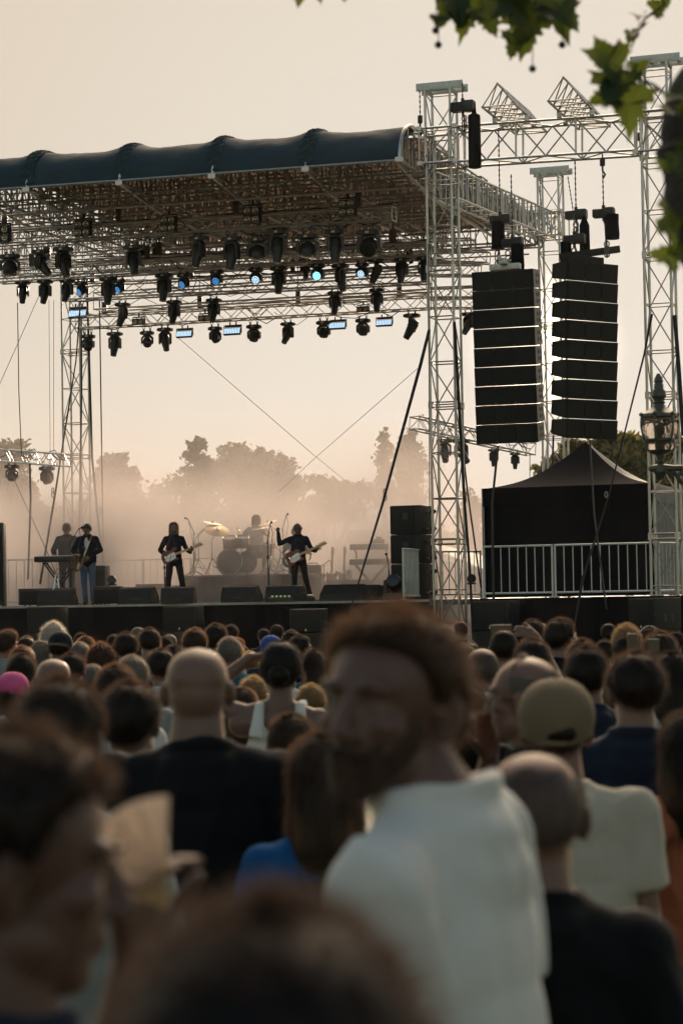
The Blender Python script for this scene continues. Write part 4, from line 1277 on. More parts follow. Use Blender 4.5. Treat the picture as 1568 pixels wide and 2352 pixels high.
# ------------------------------------------------------------------ drum kit on a riser
RZ = DECK + .64
rs = empty('drum_riser', ondeck(575, 50.2)); rs.rotation_euler = (0, 0, -AL * .6); tag(rs, 'dark skirted riser under the drum kit', 'drum riser')
m = MB(); m.bbox((0, .6, .60), (2.9, 2.2, .08), .01); m.build('platform', M['deck'], rs, smooth=0)
m = MB()
for i in range(101):
    x = -1.45 + 2.9 * i / 100; dv = .02 * math.sin(i * .9)
    m.v += [Vector((x, -.51 + dv, 0.01)), Vector((x, -.505 + dv * .2, .60))]
for i in range(100): m.f.append((2 * i, 2 * i + 2, 2 * i + 3, 2 * i + 1)); m.m.append(0)
m.build('skirt', M['riser'], rs)
kit = empty('drum_kit', ondeck(575, 50.6, RZ)); kit.rotation_euler = (0, 0, R(-8)); tag(kit, 'grey drum kit in drifting smoke on the riser', 'drum kit')
def drum(name, c, r, h, axis, parent=kit):
    z = Vector(axis).normalized(); Mx = Matrix.Translation(c) @ z.to_track_quat('Z', 'Y').to_matrix().to_4x4()
    m = MB(); m.lathe([(r, -h / 2), (r, h / 2)], 28, Mx, caps=False); 
    o = m.build(name, M['drum'], parent)
    m = MB(); m.lathe([(.001, h / 2 - .006), (r * .99, h / 2 - .008)], 28, Mx, caps=False); m.build('drum_head', M['drumhead'], o); m = MB(); m.lathe([(r * .99, -h / 2 + .008), (.001, -h / 2 + .006)], 28, Mx, caps=False); m.build('drum_head', M['drumhead'], o)
    m = MB()
    for s in (-1, 1):
        m.path([Mx @ Vector((r * 1.02 * math.cos(a), r * 1.02 * math.sin(a), s * h / 2)) for a in [i * math.pi / 12 for i in range(25)]], .013, 6)
    for i in range(8):
        a = i * math.pi / 4 + .2; m.tube(Mx @ Vector((r * 1.03 * math.cos(a), r * 1.03 * math.sin(a), -h / 2)), Mx @ Vector((r * 1.03 * math.cos(a), r * 1.03 * math.sin(a), h / 2)), .006, n=5)
    m.build('hoop', M['chrome'], o)
    return o
k = 50.6 / F_PX
def kx(px): return (px - 575) * k
def kz(py): return (1314 - py) * k
drum('bass_drum', (kx(527), 0, kz(1284)), .285, .42, (.25, -1, .05))
drum('second_bass_drum', (kx(556), .25, kz(1285)), .25, .38, (.7, -1, .05))
drum('rack_tom', (kx(529), .05, kz(1240)), .165, .26, (.0, -.35, 1))
drum('rack_tom', (kx(556), .1, kz(1237)), .15, .22, (.1, -.35, 1))
drum('snare_drum', (kx(585), .1, kz(1252)), .18, .16, (0, -.1, 1))
drum('floor_tom', (kx(600), .3, kz(1258)), .20, .30, (0, -.15, 1))
def cymbal(px, py, r, tilt, foot_px, y=0.0):
    c = Vector((kx(px), y, kz(py))); f = Vector((kx(foot_px), y + .1, 0))
    m = MB(); Mx = Matrix.Translation(c) @ Vector(tilt).normalized().to_track_quat('Z', 'Y').to_matrix().to_4x4()
    m.lathe([(.001, .02), (.03, .022), (.05, .004), (r * .6, -.006), (r, -.016), (r, -.019), (r * .6, -.010), (.04, -.003)], 26, Mx)
    o = m.build('cymbal', M['cymbal'], kit)
    m = MB(); m.tube(c - ZZ * .0, c + ZZ * .06, .012); m.path([c, Vector((f.x, f.y, c.z - .25)), f + ZZ * .35], [.010, .013, .016], 6)
    for a in (0.3, 2.4, 4.5): m.tube(f + ZZ * .42, f + Vector((.26 * math.cos(a), .26 * math.sin(a), .012)), .011, n=5); m.tube(f + ZZ * .22, f + Vector((.15 * math.cos(a), .15 * math.sin(a), .17)), .008, n=5)
    m.build('cymbal_stand', M['chrome'], kit)
cymbal(484, 1191, .24, (.22, -.1, 1), 447, .3)
cymbal(502, 1210, .285, (.22, -.55, 1), 487, -.1)
cymbal(470, 1202, .12, (-.02, 0, 1), 440, .3)
cymbal(541, 1209, .11, (0, -.04, 1), 548, .35)
cymbal(612, 1193, .24, (-.25, -.2, 1), 640, .3)
cymbal(593, 1205, .22, (-.1, -.12, 1), 620, .5)
cymbal(617, 1229, .16, (0, -.02, 1), 612, .2)
cymbal(628, 1246, .24, (-.3, -.4, 1), 650, .3)
for i, (px, y0, H) in enumerate(((440, .2, 1.05), (645, .5, 1.1))):
    b_ = kit.matrix_basis @ Vector((kx(px), y0, 0))
    r_ = micstand('tall overhead microphone stand at the ' + ['left', 'right'][i] + ' of the drum kit', 575, 50, H, ((-.12 if i == 0 else .08), 0, .28), group='drum microphones'); r_.location = Vector((b_.x, b_.y, RZ))
m = MB(); m.lathe([(.001, 0), (.14, .02), (.16, .06), (.12, .08), (.001, .085)], 16, Matrix.Translation((kx(600), .75, .50))); m.tube((kx(600), .75, 0), (kx(600), .75, .52), .03)
for a in (0, 2.1, 4.2): m.tube((kx(600), .75, .2), (kx(600) + .28 * math.cos(a), .75 + .28 * math.sin(a), .01), .016)
m.build('drum_stool', M['blackcloth'], kit)

# ------------------------------------------------------------------ keyboards
def keyboard(label, px, d, W, z, knobs=False):
    root = empty('keyboard', ondeck(px, d, z)); root.rotation_euler = (0, 0, R(-6)); tag(root, label, 'keyboard', 'keyboards on stands')
    m = MB(); m.bbox((0, 0, .07), (W, .34, .13), .02); m.build('case', M['blackplastic'], root)
    m = MB(); n = int(W / .028)
    for i in range(n): m.box((-W * .44 + i * W * .88 / n, .07, .14), (W * .88 / n * .88, .15, .02))
    m.build('keys', M['white'], root)
    return root
def xstand(label, px, d, H, tiers=1):
    root = empty('keyboard_stand', ondeck(px, d)); root.rotation_euler = (0, 0, R(-6)); tag(root, label, 'keyboard stand', 'keyboard stands')
    m = MB()
    for y in (-.14, .14):
        m.tube((-.34, y, 0), (.34, y, H), .02); m.tube((.34, y, 0), (-.34, y, H), .02)
    for s in (-1, 1): m.tube((s * .34, -.22, H), (s * .34, .22, H), .02); m.tube((s * .34, -.25, .015), (s * .34, .25, .015), .02)
    if tiers == 2:
        for s in (-1, 1):
            m.tube((s * .34, .16, H), (s * .36, .20, H + .36), .018); m.tube((s * .36, .2, H + .33), (s * .36, -.15, H + .36), .018)
    m.build('frame', M['blackmetal'], root)
xstand('keyboard stand of the white haired player at the left', 140, 48.8, .95)
keyboard('stage piano before the white haired player at the left', 140, 48.8, 1.12, DECK + .97)
xstand('two tier keyboard stand in smoke left of the side stack', 853, 50.5, .80, 2)
keyboard('lower keyboard of the hazy two tier stand', 853, 50.5, .98, DECK + .82)
keyboard('upper keyboard of the hazy two tier stand', 850, 50.5, .88, DECK + 1.17)
m = MB(); m.bbox(ondeck(870, 50.6, DECK + 1.37), (.3, .24, .10), .02); m.bbox(ondeck(872, 50.6, DECK + 1.45), (.12, .1, .06), .01); tag(m.build('sound_module', M['blackplastic']), 'small sound module sitting on the upper hazy keyboard', 'sound module')

# ------------------------------------------------------------------ guitars
def guitar(label, loc, xdir, zdir, body, L=1.0, pick='white', neckm='wood', kind='s', cat='guitar', group=None):
    """local X along the neck, local -Y faces the front (string side)"""
    root = empty('electric_guitar', loc, M=frame(loc, xdir, zdir)); tag(root, label, cat, group)
    if kind == 's':
        o = [(-.20, -.05), (-.19, .07), (-.12, .145), (-.02, .135), (.03, .11), (.11, .155), (.19, .135), (.205, .10), (.13, .075), (.115, .03), (.115, -.035), (.12, -.07), (.165, -.10), (.145, -.135), (.07, -.125), (.0, -.115), (-.06, -.145), (-.14, -.15), (-.185, -.11)]
    else:
        o = [(-.20, -.04), (-.195, .07), (-.13, .15), (-.04, .14), (.02, .12), (.09, .15), (.145, .12), (.14, .03), (.12, -.035), (.12, -.06), (.165, -.09), (.15, -.13), (.08, -.13), (.0, -.12), (-.06, -.15), (-.14, -.16), (-.19, -.11)]
    bm = bmesh.new(); vs_ = [bm.verts.new((x, -.022, z)) for x, z in o]; f = bm.faces.new(vs_)
    r = bmesh.ops.extrude_face_region(bm, geom=[f]); bmesh.ops.translate(bm, verts=[e for e in r['geom'] if isinstance(e, bmesh.types.BMVert)], vec=(0, .044, 0))
    bmesh.ops.bevel(bm, geom=[e for e in bm.edges if abs(e.verts[0].co.y - e.verts[1].co.y) < 1e-5], offset=.009, segments=2, affect='EDGES')
    m = MB(); m.frombm(bm); m.build('body', M[body], root, smooth=50)
    m = MB(); m.prism([(-.10, -.10), (-.13, -.02), (-.03, .03), (.04, .055), (.115, .05), (.12, -.03), (.10, -.09), (.03, -.10), (-.04, -.11)], -.029, -.024); m.build('pickguard', M[pick], root, smooth=0)
    m = MB()
    m.bbox((.34, -.018, 0), (.47, .02, .05), .006); m.prism([(.57, -.022), (.60, -.035), (.76, -.03), (.77, .0), (.73, .03), (.62, .035), (.575, .024)], -.026, -.012)
    for i in range(6): m.tube((.61 + i * .026, -.02, .03), (.61 + i * .026, -.02, .06), .007, n=5)
    m.build('neck', M[neckm], root)
    m = MB()
    for x in (-.05, .01, .07): m.bbox((x, -.032, 0), (.018, .008, .07), .003)
    m.bbox((-.11, -.032, 0), (.03, .012, .075), .004)
    for x, z in ((-.08, -.085), (-.04, -.10), (-.12, -.07)): m.tube((x, -.026, z), (x, -.045, z), .010, n=8)
    m.build('pickups', M['chrome'], root)
    return root

# guitars and mic stands waiting in the haze
def gstand(label, px, d):
    root = empty('guitar_stand', ondeck(px, d)); tag(root, label, 'guitar stand', 'guitar stands in the haze')
    m = MB(); m.tube((0, 0, .05), (0, .12, .85), .014)
    for x in (-.2, .2): m.tube((0, .02, .3), (x, -.12, .01), .013)
    m.tube((0, .04, .3), (0, .35, .01), .013); m.tube((-.12, -.05, .32), (.12, -.05, .32), .012)
    m.build('frame', M['blackmetal'], root)
gstand('guitar stand behind the bass player, left one', 762, 51.5); gstand('guitar stand behind the bass player, right one', 790, 51.5)
for i, px in enumerate((762, 790)):
    p = ondeck(px, 51.4, DECK + .52); guitar('hazy spare guitar on the ' + ['left', 'right'][i] + ' stand behind the bass player', p, (.05, .12, 1), (1, 0, 0), 'amp', group='spare guitars')
micstand('bent microphone stand in the haze right of the bass player', 745, 50.5, .85, (.14, 0, .10), mic=False)

# saxophones
def sax(label, loc, rot, s=1.0, m_='brass'):
    root = empty('saxophone', loc); root.rotation_euler = rot; root.scale = (s, s, s); tag(root, label, 'saxophone', 'saxophones')
    m = MB()
    pts = [(0, 0, .34), (0, 0, .1), (0, 0, -.1), (0, 0, -.30), (.015, 0, -.38), (.06, 0, -.42), (.11, 0, -.39), (.13, 0, -.30), (.145, 0, -.18), (.175, 0, -.08)]
    m.path(pts, [.013, .018, .024, .031, .034, .036, .040, .045, .056, .088], 14, caps=False); m.build('body_tube', M[m_], root)
    m = MB(); m.path([(0, 0, .34), (0, 0, .40), (.02, 0, .44), (.07, 0, .455), (.12, 0, .43)], [.014, .013, .012, .011, .010], 8); m.build('neck', M[m_], root)
    m = MB(); m.path([(.11, 0, .435), (.17, 0, .40), (.20, 0, .38)], [.013, .014, .006], 8); m.build('mouthpiece', M['blackplastic'], root)
    m = MB()
    for k in range(9):
        z = .25 - k * .06; m.lathe([(.016, 0), (.018, .012), (.001, .014)], 8, Matrix.Translation((0, -.028, z)) @ Matrix.Rotation(R(90), 4, 'X'))
    for y in (-.03, .03): m.tube((.012, y, .30), (.02, y, -.3), .005, n=5)
    for z in (-.2, -.3): m.lathe([(.024, 0), (.026, .014), (.001, .016)], 10, Matrix.Translation((.10, -.05, z)) @ Matrix.Rotation(R(90), 4, 'X'))
    m.build('keys', M['chrome'], root)
    return root
sax('left one of two spare saxophones on the floor before the keyboard', ondeck(124, 46.9, DECK + .44), (R(-12), R(14), R(20)), .85)
sax('right one of two spare saxophones on the floor before the keyboard', ondeck(136, 46.9, DECK + .38), (R(-12), R(-8), R(-10)), .75)

# ------------------------------------------------------------------ straps, wires, cables
def strap(label, pts, r=.022, ring=None, cat='strap', mat_='strap', group='ratchet straps and guy lines', flat=True):
    root = empty('guy_strap' if cat == 'strap' else 'cable', pts[0]); tag(root, label, cat, group)
    m = MB(); P = [p - pts[0] for p in pts]
    m.path(P, ([q * .62 for q in r] if hasattr(r, '__len__') else r * (.8 if cat == 'strap' else .7)), 6); m.build('webbing' if cat == 'strap' else 'line', M[mat_], root)
    if ring is not None:
        q = pts[0].lerp(pts[-1], ring) - pts[0]
        for dz, rr in ((.07, .045), (-.04, .05))[:(1 if 'tent' in label else 2)]:
            m = MB(); m.path([q + Vector((rr * .6 * math.cos(a), 0, dz + rr * 1.25 * math.sin(a))) for a in [i * math.pi / 8 for i in range(17)]], .012, 6); m.build('shackle', M['ring'], root)
    return root
strap('thick black ratchet strap from the front right tower down to the left', [onv(985, 758, -.35), onv(966, 835, -.9), onv(878, 1158, -2.2), onv(806, 1395, -3.0), onv(795, 1470, -3.3)], [.05, .055, .04, .022, .02], .55)
strap('black strap down the right face of the front right tower', [onv(1043, 740, -.3), onv(1052, 900, -.4), onv(1065, 1140, -.9), onv(1078, 1300, -1.1), onv(1086, 1470, -1.3)], [.045, .05, .045, .04, .04], .56)
strap('thin brown guy strap leaning right of the front right tower', [onv(1048, 900, 1.2), onv(1073, 1130, 1.0), onv(1104, 1350, .6)], .022)
strap('long strap with orange shackle crossing before the black tent', [onv(1496, 722, -.4), onv(1478, 815, -.8), onv(1398, 1135, -1.6), onv(1337, 1330, -2.2), onv(1318, 1440, -2.6)], [.04, .03, .022, .045, .03], .60)
strap('strap down the right face of the tower at the right edge', [onv(1548, 725, -.3), onv(1558, 850, -.5), onv(1568, 1000, -.8)], .05)
strap('strap in smoke leaning left of the rear left tower', [at(188, 660, 56), at(175, 830, 55), at(128, 1130, 52), at(93, 1340, 50)], [.03, .03, .04, .045], .72)
strap('strap in smoke leaning right of the rear left tower', [at(200, 640, 57), at(212, 1050, 55), at(224, 1180, 54), at(240, 1320, 53)], .035, .8)
def cable(label, pts, r=.012): return strap(label, pts, r, cat='cable', mat_='blackplastic', group='cables and wires')
cable('thin brace wire crossing down from the left behind the stage', [at(405, 772, 56.5), at(720, 1045, 54.5), at(800, 1110, 54)], .010)
cable('thin brace wire crossing down from the right behind the stage', [at(968, 838, 53), at(720, 1055, 54), at(640, 1130, 54.5)], .010)
cable('slanting guy wire at the left edge', [at(90, 680, 57), at(-10, 905, 53)], .012)
cable('vertical cable at the far left below the spot lamps', [at(41, 695, 50), at(44, 900, 50), at(50, 1045, 50)], .016)
cable('thin left cable of a close vertical pair at the left', [at(113, 690, 54), at(116, 1040, 52.5)], .008)
cable('thin right cable of a close vertical pair at the left', [at(124, 690, 54), at(124, 1040, 52.5)], .009)
cable('black vertical cable right of the rear left tower', [at(229, 690, 55), at(232, 900, 55), at(237, 1230, 54), at(240, 1300, 54)], .024)
cable('black cable bundle up the rear left tower', [at(187, 730, 56.6), at(188, 900, 56.6), at(182, 1250, 56.4)], .035)
cable('thin vertical cable left of the front right tower', [onv(983, 560, -.4), onv(985, 900, -.4), onv(987, 1420, -.4)], .014)
cable('black cable drop hanging under the left speaker array', [aLb - ZZ * .05 + Vector((-.25, 0, 0)), onv(1130, 1150, -.5), onv(1133, 1380, -.5)], .034)
cable('pair of cables hanging under the right speaker array', [aRb - ZZ * .05 + Vector((.15, 0, 0)), onv(1363, 1180, -.5), onv(1392, 1400, -.5)], .026)
cable('black cable beside the right array running to the rear tower', [at(1270, 1000, 46), at(1268, 1060, 46), at(1266, 1110, 46)], .03)
cable('dark drape tie hanging at the left edge from the low truss', [at(69, 1065, 52), at(71, 1150, 52), at(65, 1330, 51)], .035)
cable('thin guy line from the low left truss to the stage', [at(28, 1090, 52), at(110, 1270, 50), at(140, 1345, 49)], .012)
cable('thin vertical wire right of the left array', [onv(1216, 1040, 7), onv(1216, 1110, 7)], .014)
cable('signal cable lying along the stage edge before the bass player', [ondeck(560, 44.6) + ZZ * .02, ondeck(600, 44.4) + ZZ * .02, ondeck(640, 44.4) + ZZ * .02, ondeck(720, 44.0) + ZZ * .02, ondeck(860, 43.8) + ZZ * .02], .016)

# ------------------------------------------------------------------ street lantern
LD = 18.0; k = LD / F_PX
lp = empty('street_lantern', at(1640, 1100, LD)); lp.location.z = 0
tag(lp, 'ornate green cast iron lantern with wavy glass on a scroll bracket', 'street lamp')
bpy.context.view_layer.update()
c = at(1513, 960, LD)                                   # centre of the glass
def lz(py): return (at(1513, py, LD).z - c.z)
T = Matrix.Translation(c - lp.location)
m = MB()
r = lambda px: px * k
m.lathe([(r(3), lz(858)), (r(9), lz(868)), (r(11), lz(876)), (r(9), lz(880)), (r(11), lz(884)), (r(11), lz(893)), (r(16), lz(900)), (r(17), lz(910)), (r(13), lz(917)), (r(12), lz(921)), (r(15), lz(924)), (r(12), lz(928)), (r(16), lz(935)), (r(30), lz(944)), (r(41), lz(951)), (r(42), lz(958)), (r(40), lz(961))], 24, T)
m.lathe([(r(33), lz(1008)), (r(35), lz(1012)), (r(33), lz(1017)), (r(32), lz(1018))], 24, T)
m.lathe([(r(30), lz(1034)), (r(24), lz(1040)), (r(10), lz(1045)), (r(7), lz(1056)), (r(10), lz(1060)), (r(7), lz(1066)), (r(12), lz(1074)), (r(16), lz(1084)), (r(10), lz(1096)), (r(3), lz(1102))], 20, T)
m.build('lantern_frame', M['iron'], lp)
m = MB()
for i in range(6):
    a = i * math.pi / 3 + .12
    P = []
    for q, rr in ((958, 41), (968, 43), (980, 43.5), (994, 41), (1010, 35)): P.append(T @ Vector((r(rr) * math.cos(a), r(rr) * math.sin(a), lz(q))))
    m.path(P, [r(4), r(2.6), r(2.4), r(2.4), r(3.4)], 7)
    P = [T @ Vector((r(rr) * math.cos(a), r(rr) * math.sin(a), lz(q))) for q, rr in ((1016, 34), (1026, 34), (1037, 29))]; m.path(P, r(3), 6)
    m.ell(T @ Vector((r(43) * math.cos(a), r(43) * math.sin(a), lz(952))), r(5), n=8, m=6)
    a2 = a + math.pi / 6
    # arched window heads
    P = [T @ Vector((r(42) * math.cos(a + t * math.pi / 3), r(42) * math.sin(a + t * math.pi / 3), lz(974 - 9 * math.sin(math.pi * t)))) for t in [j / 8 for j in range(9)]]; m.path(P, r(3), 6)
m.build('glazing_bars', M['iron'], lp)
gl = bpy.data.materials.new('wavy_lantern_glass'); gl.use_nodes = True
pn = gl.node_tree.nodes['Principled BSDF']; pn.inputs['Base Color'].default_value = (.86, .72, .60, 1); pn.inputs['Roughness'].default_value = .25; pn.inputs['Transmission Weight'].default_value = .92; pn.inputs['IOR'].default_value = 1.06
nzn = gl.node_tree.nodes.new('ShaderNodeTexNoise'); nzn.inputs['Scale'].default_value = 9; nzn.inputs['Distortion'].default_value = 1.5
tcn = gl.node_tree.nodes.new('ShaderNodeTexCoord'); gl.node_tree.links.new(tcn.outputs['Object'], nzn.inputs['Vector'])
bpn = gl.node_tree.nodes.new('ShaderNodeBump'); bpn.inputs['Strength'].default_value = .8; bpn.inputs['Distance'].default_value = .05
gl.node_tree.links.new(nzn.outputs[0], bpn.inputs['Height']); gl.node_tree.links.new(bpn.outputs[0], pn.inputs['Normal'])
m = MB()
m.lathe([(r(39), lz(962)), (r(41), lz(972)), (r(41), lz(984)), (r(38), lz(998)), (r(32), lz(1010))], 36, T, caps=False)
m.lathe([(r(31), lz(1018)), (r(32), lz(1026)), (r(27), lz(1037))], 36, T, caps=False)
m.build('glass', gl, lp)
m = MB(); m.ell(T @ Vector((0, 0, lz(988))), (r(11), r(11), r(15)), n=14, m=10); m.tube(T @ Vector((0, 0, lz(1000))), T @ Vector((0, 0, lz(1034))), r(7)); m.build('bulb', M['tentgrey'], lp)
m = MB()
e = T @ Vector((0, 0, lz(1076))); pw = Vector((0, 0, e.z))
m.path([e - Vector((r(22), 0, 0)), e - Vector((r(12), 0, 0)), e, e + Vector((r(30), 0, 0)), pw], [r(6), r(9), r(11), r(7), r(7)], 10)
m.ell(e - Vector((r(20), 0, 0)), r(8), n=10, m=8)
for sg in (0, 1):
    cc = e + Vector((r(52 + sg * 34), 0, -r(24 + sg * 26))); rr = r(17 + sg * 4)
    m.path([cc + Vector((rr * (1 - t * .1) * math.cos(t), 0, rr * (1 - t * .1) * math.sin(t))) for t in [.6 + j * .45 for j in range(12)]], r(5), 7)
m.path([e + Vector((r(30), 0, -r(8))), e + Vector((r(60), 0, -r(50))), e + Vector((r(95), 0, -r(110))), pw - ZZ * r(180)], r(5), 7)
m.build('scroll_bracket', M['iron'], lp)
m = MB(); m.lathe([(.20, 0), (.20, .25), (.13, .3), (.11, .9), (.09, 1.0), (.075, 2.2), (.07, pw.z + .2), (.10, pw.z + .25), (.04, pw.z + .4)], 16); m.build('post', M['iron'], lp)
m = MB(); m.bbox(at(1600, 1085, 17.9) - lp.location, (r(60), .2, r(95)), .02); m.build('junction_box', M['steel'], lp)

# ------------------------------------------------------------------ plane tree hanging into the picture
pt = empty('plane_tree', (2.0, 6.2, 0)); tag(pt, 'plane tree with dark bough and lobed leaves hanging in at upper right', 'tree')
bpy.context.view_layer.update()
def loc(px, py, d): return at(px, py, d) - pt.location
m = MB()
rr_ = lambda px, d: px * d / F_PX
m.path([(0, 0, -.1), (-.05, 0, 1.2), (-.1, .05, 2.2), (-.3, .0, 2.9), (-.55, -.1, 3.6), (-.5, 0, 4.6)], [.26, .2, .17, .14, .12, .1], 14)
m.build('trunk', M['bark'], pt)
m = MB()
limb = [(1650, 1020), (1636, 700), (1624, 620), (1604, 560), (1592, 470), (1588, 380), (1588, 300), (1602, 200), (1640, 130), (1720, 60)]
rad = [34, 40, 46, 58, 70, 72, 78, 62, 44, 40]
P, Rr = [], []
for i in range(len(limb) - 1):
    for j in range(8):
        t = j / 8
        px = limb[i][0] + (limb[i + 1][0] - limb[i][0]) * t; py = limb[i][1] + (limb[i + 1][1] - limb[i][1]) * t
        P.append(loc(px, py, 5.6)); Rr.append(rr_((rad[i] + (rad[i + 1] - rad[i]) * t) * (1 + .22 * mnoise.noise(Vector((0, py * .018, 1))) + .16 * mnoise.noise(Vector((3, py * .05, 1)))), 5.6))
m.path(P, Rr, 16); m.build('limb', M['bark'], pt)
LEAF = []
rl = random.Random(9)
half = [(0, 0), (.10, -.05), (.22, -.03), (.36, -.10), (.34, .02), (.50, .08), (.40, .16), (.46, .30), (.34, .28), (.24, .24), (.30, .42), (.22, .44), (.26, .58), (.16, .60), (.14, .74), (.07, .78), (.0, .98)]
def leaf(px, py, d, size, ang, tilt=0.0, twist=0.0, ns=None):
    """size in photo pixels; ang: direction of the tip in degrees, 0 = up, clockwise"""
    s = size * d / F_PX
    b = random.Random(int(px * 7 + py * 3))
    pts = [(x * (1 + b.uniform(-.14, .14)), z + b.uniform(-.03, .03)) for x, z in half] + [(-x * (1 + b.uniform(-.14, .14)), z + b.uniform(-.03, .03)) for x, z in half[-2:0:-1]]
    Mx = Matrix.Translation(loc(px, py, d)) @ Matrix.Rotation(R(ang), 4, 'Y') @ Matrix.Rotation(R(tilt), 4, 'X') @ Matrix.Rotation(R(twist), 4, 'Z')
    m = MB()
    ctr = Vector((0, 0, .34))
    cup = lambda x, z: -.10 * (abs(x) * 2) ** 2 + .07 * math.sin(z * 5 + px)
    vs_ = [Mx @ (Vector((x, cup(x, z), z)) * s) for x, z in pts]
    cvs = Mx @ (Vector((0, .04, .34)) * s)
    n_ = len(vs_)
    m.add(vs_ + [cvs], [(i, (i + 1) % n_, n_) for i in range(n_)])
    m.tube(Mx @ Vector((0, 0, 0)), Mx @ (Vector((0, .02, -.35)) * s), .0022, n=4)
    m.build('leaf', M['leafnear'], pt, smooth=40)
for a in [(1045, -30, 6.8, 120, 175, 20), (1090, -20, 6.8, 135, 200, -20, 30), (1030, 20, 6.9, 60, 215), (1110, 20, 6.7, 90, 160, 20), (1150, -35, 6.9, 120, 190, 35), (1185, -30, 6.6, 110, 170, -10, 40),
          (1235, 0, 6.8, 145, 205, 15), (1265, -25, 6.7, 150, 165, 10), (1215, 20, 6.9, 130, 190, -25), (1285, 20, 6.6, 90, 150, 30), (1010, 40, 6.8, 60, 185, 50), (1060, 30, 6.8, 70, 190, 40), (1185, 80, 6.7, 75, 195, 20),
          (1300, -25, 6.8, 60, 120, 20), (1330, -25, 6.8, 50, 100), (690, -22, 7, 45, 190), (730, -26, 7, 40, 170), (790, -30, 7, 40, 180),
          (1478, 30, 7.0, 80, 215, 55, 30), (1465, 60, 7.0, 60, 200, 40, 50), (1500, 25, 7, 60, 60, 40), (1450, 75, 7.1, 40, 200, 30),
          (1430, 150, 6.0, 110, 290, 10), (1420, 165, 6.0, 130, 200, 25, 25), (1440, 190, 6.0, 150, 182, 10, -10), (1400, 140, 6.1, 80, 320, 30), (1455, 165, 6.0, 60, 60, 50), (1415, 210, 6.0, 90, 245, 10),
          (1555, 590, 5.4, 85, 275, 20), (1530, 470, 5.2, 60, 250, 60), (1560, 540, 5.4, 70, 300, 60, 30), (1545, 260, 5.4, 70, 280, 40, 60), (1520, 520, 5.3, 50, 290, 60)]:
    leaf(*a)
for q in range(5):
    leaf(rl.uniform(1005, 1310), rl.uniform(-45, 10), rl.uniform(6.5, 7.1), rl.uniform(85, 150), rl.uniform(140, 225), rl.uniform(-40, 45), rl.uniform(-40, 40))
for q in range(12):
    leaf(rl.uniform(1545, 1590), rl.uniform(180, 640), rl.uniform(5.2, 5.6), rl.uniform(45, 85), rl.uniform(230, 320), rl.uniform(0, 65), rl.uniform(-60, 60))
for (px, py) in ((1006, 103), (1000, 70), (1222, 158), (1290, 103)):
    m = MB(); c_ = loc(px, py, 6.7); m.ell(c_, rr_(8.5, 6.7), n=14, m=10); m.tube(c_, loc(px + 3, -20, 6.7), .0016, n=4); m.build('seed_ball', M['seed'], pt)
def twig(pts, r0): 
    m = MB(); m.path([loc(*p) for p in pts], [r0 * (1 - .6 * i / len(pts)) for i in range(len(pts))], 6); m.build('twig', M['bark'], pt)
twig([(1640, 130, 5.8), (1560, -60, 6.4), (1400, -70, 6.7), (1200, -40, 6.8), (1020, -45, 6.9), (700, -50, 7)], .010)
twig([(1500, -60, 6.6), (1525, 10, 6.9), (1478, 45, 7.0), (1448, 110, 7.05)], .005)
twig([(1560, 240, 5.7), (1500, 195, 5.9), (1455, 180, 6.0), (1425, 160, 6.0)], .006)
twig([(1570, 600, 5.6), (1545, 590, 5.5)], .005)
# ------------------------------------------------------------------ people
def hairmat(name, col, tcol, tr=.5): return mat(name, col, .42, 0, .3, 25, 0, trans=tr, tcol=[min(1, c * 1.5 + .035) for c in tcol], spec=.3, stretch=(1, 1, .25), sheen=.5, stint=[min(1, c * 2.5 + .30) for c in tcol])
HM = {'black': hairmat('black_hair', (.008, .006, .005), (.04, .022, .012)), 'dark': hairmat('dark_brown_hair', (.012, .008, .006), (.065, .034, .017)), 'brown': hairmat('brown_hair', (.03, .018, .011), (.12, .06, .028)),
      'auburn': hairmat('auburn_hair', (.022, .011, .007), (.20, .085, .04)), 'grey': hairmat('grey_hair', (.13, .125, .115), (.26, .21, .16)), 'white': hairmat('white_hair', (.36, .34, .31), (.42, .36, .29)),
      'blond': hairmat('blond_hair', (.16, .115, .06), (.40, .26, .12)), 'stub': hairmat('grey_stubble', (.06, .042, .036), (.12, .09, .07), .15), 'beard': hairmat('short_beard', (.045, .024, .018), (.03, .012, .008), .1)}
def skinmat(name, c): return mat(name, c, .5, 0, .10, 9, .06, 300, trans=.06, tcol=(.5, .12, .05), spec=.45, sheen=.8, stint=(1, .75, .55))
SK = {'fair': skinmat('fair_skin', (.165, .10, .077)), 'tan': skinmat('tanned_skin', (.130, .076, .058)), 'ruddy': skinmat('ruddy_skin', (.140, .074, .058)), 'brown': skinmat('deep_tan_skin', (.095, .049, .039))}
def cloth(name, c, tr=.0): return mat(name, c, .88, 0, .12, 3, .25, 9, spec=.15, sheen=.32, stint=[min(1, q * 2 + .25) for q in c], trans=tr)
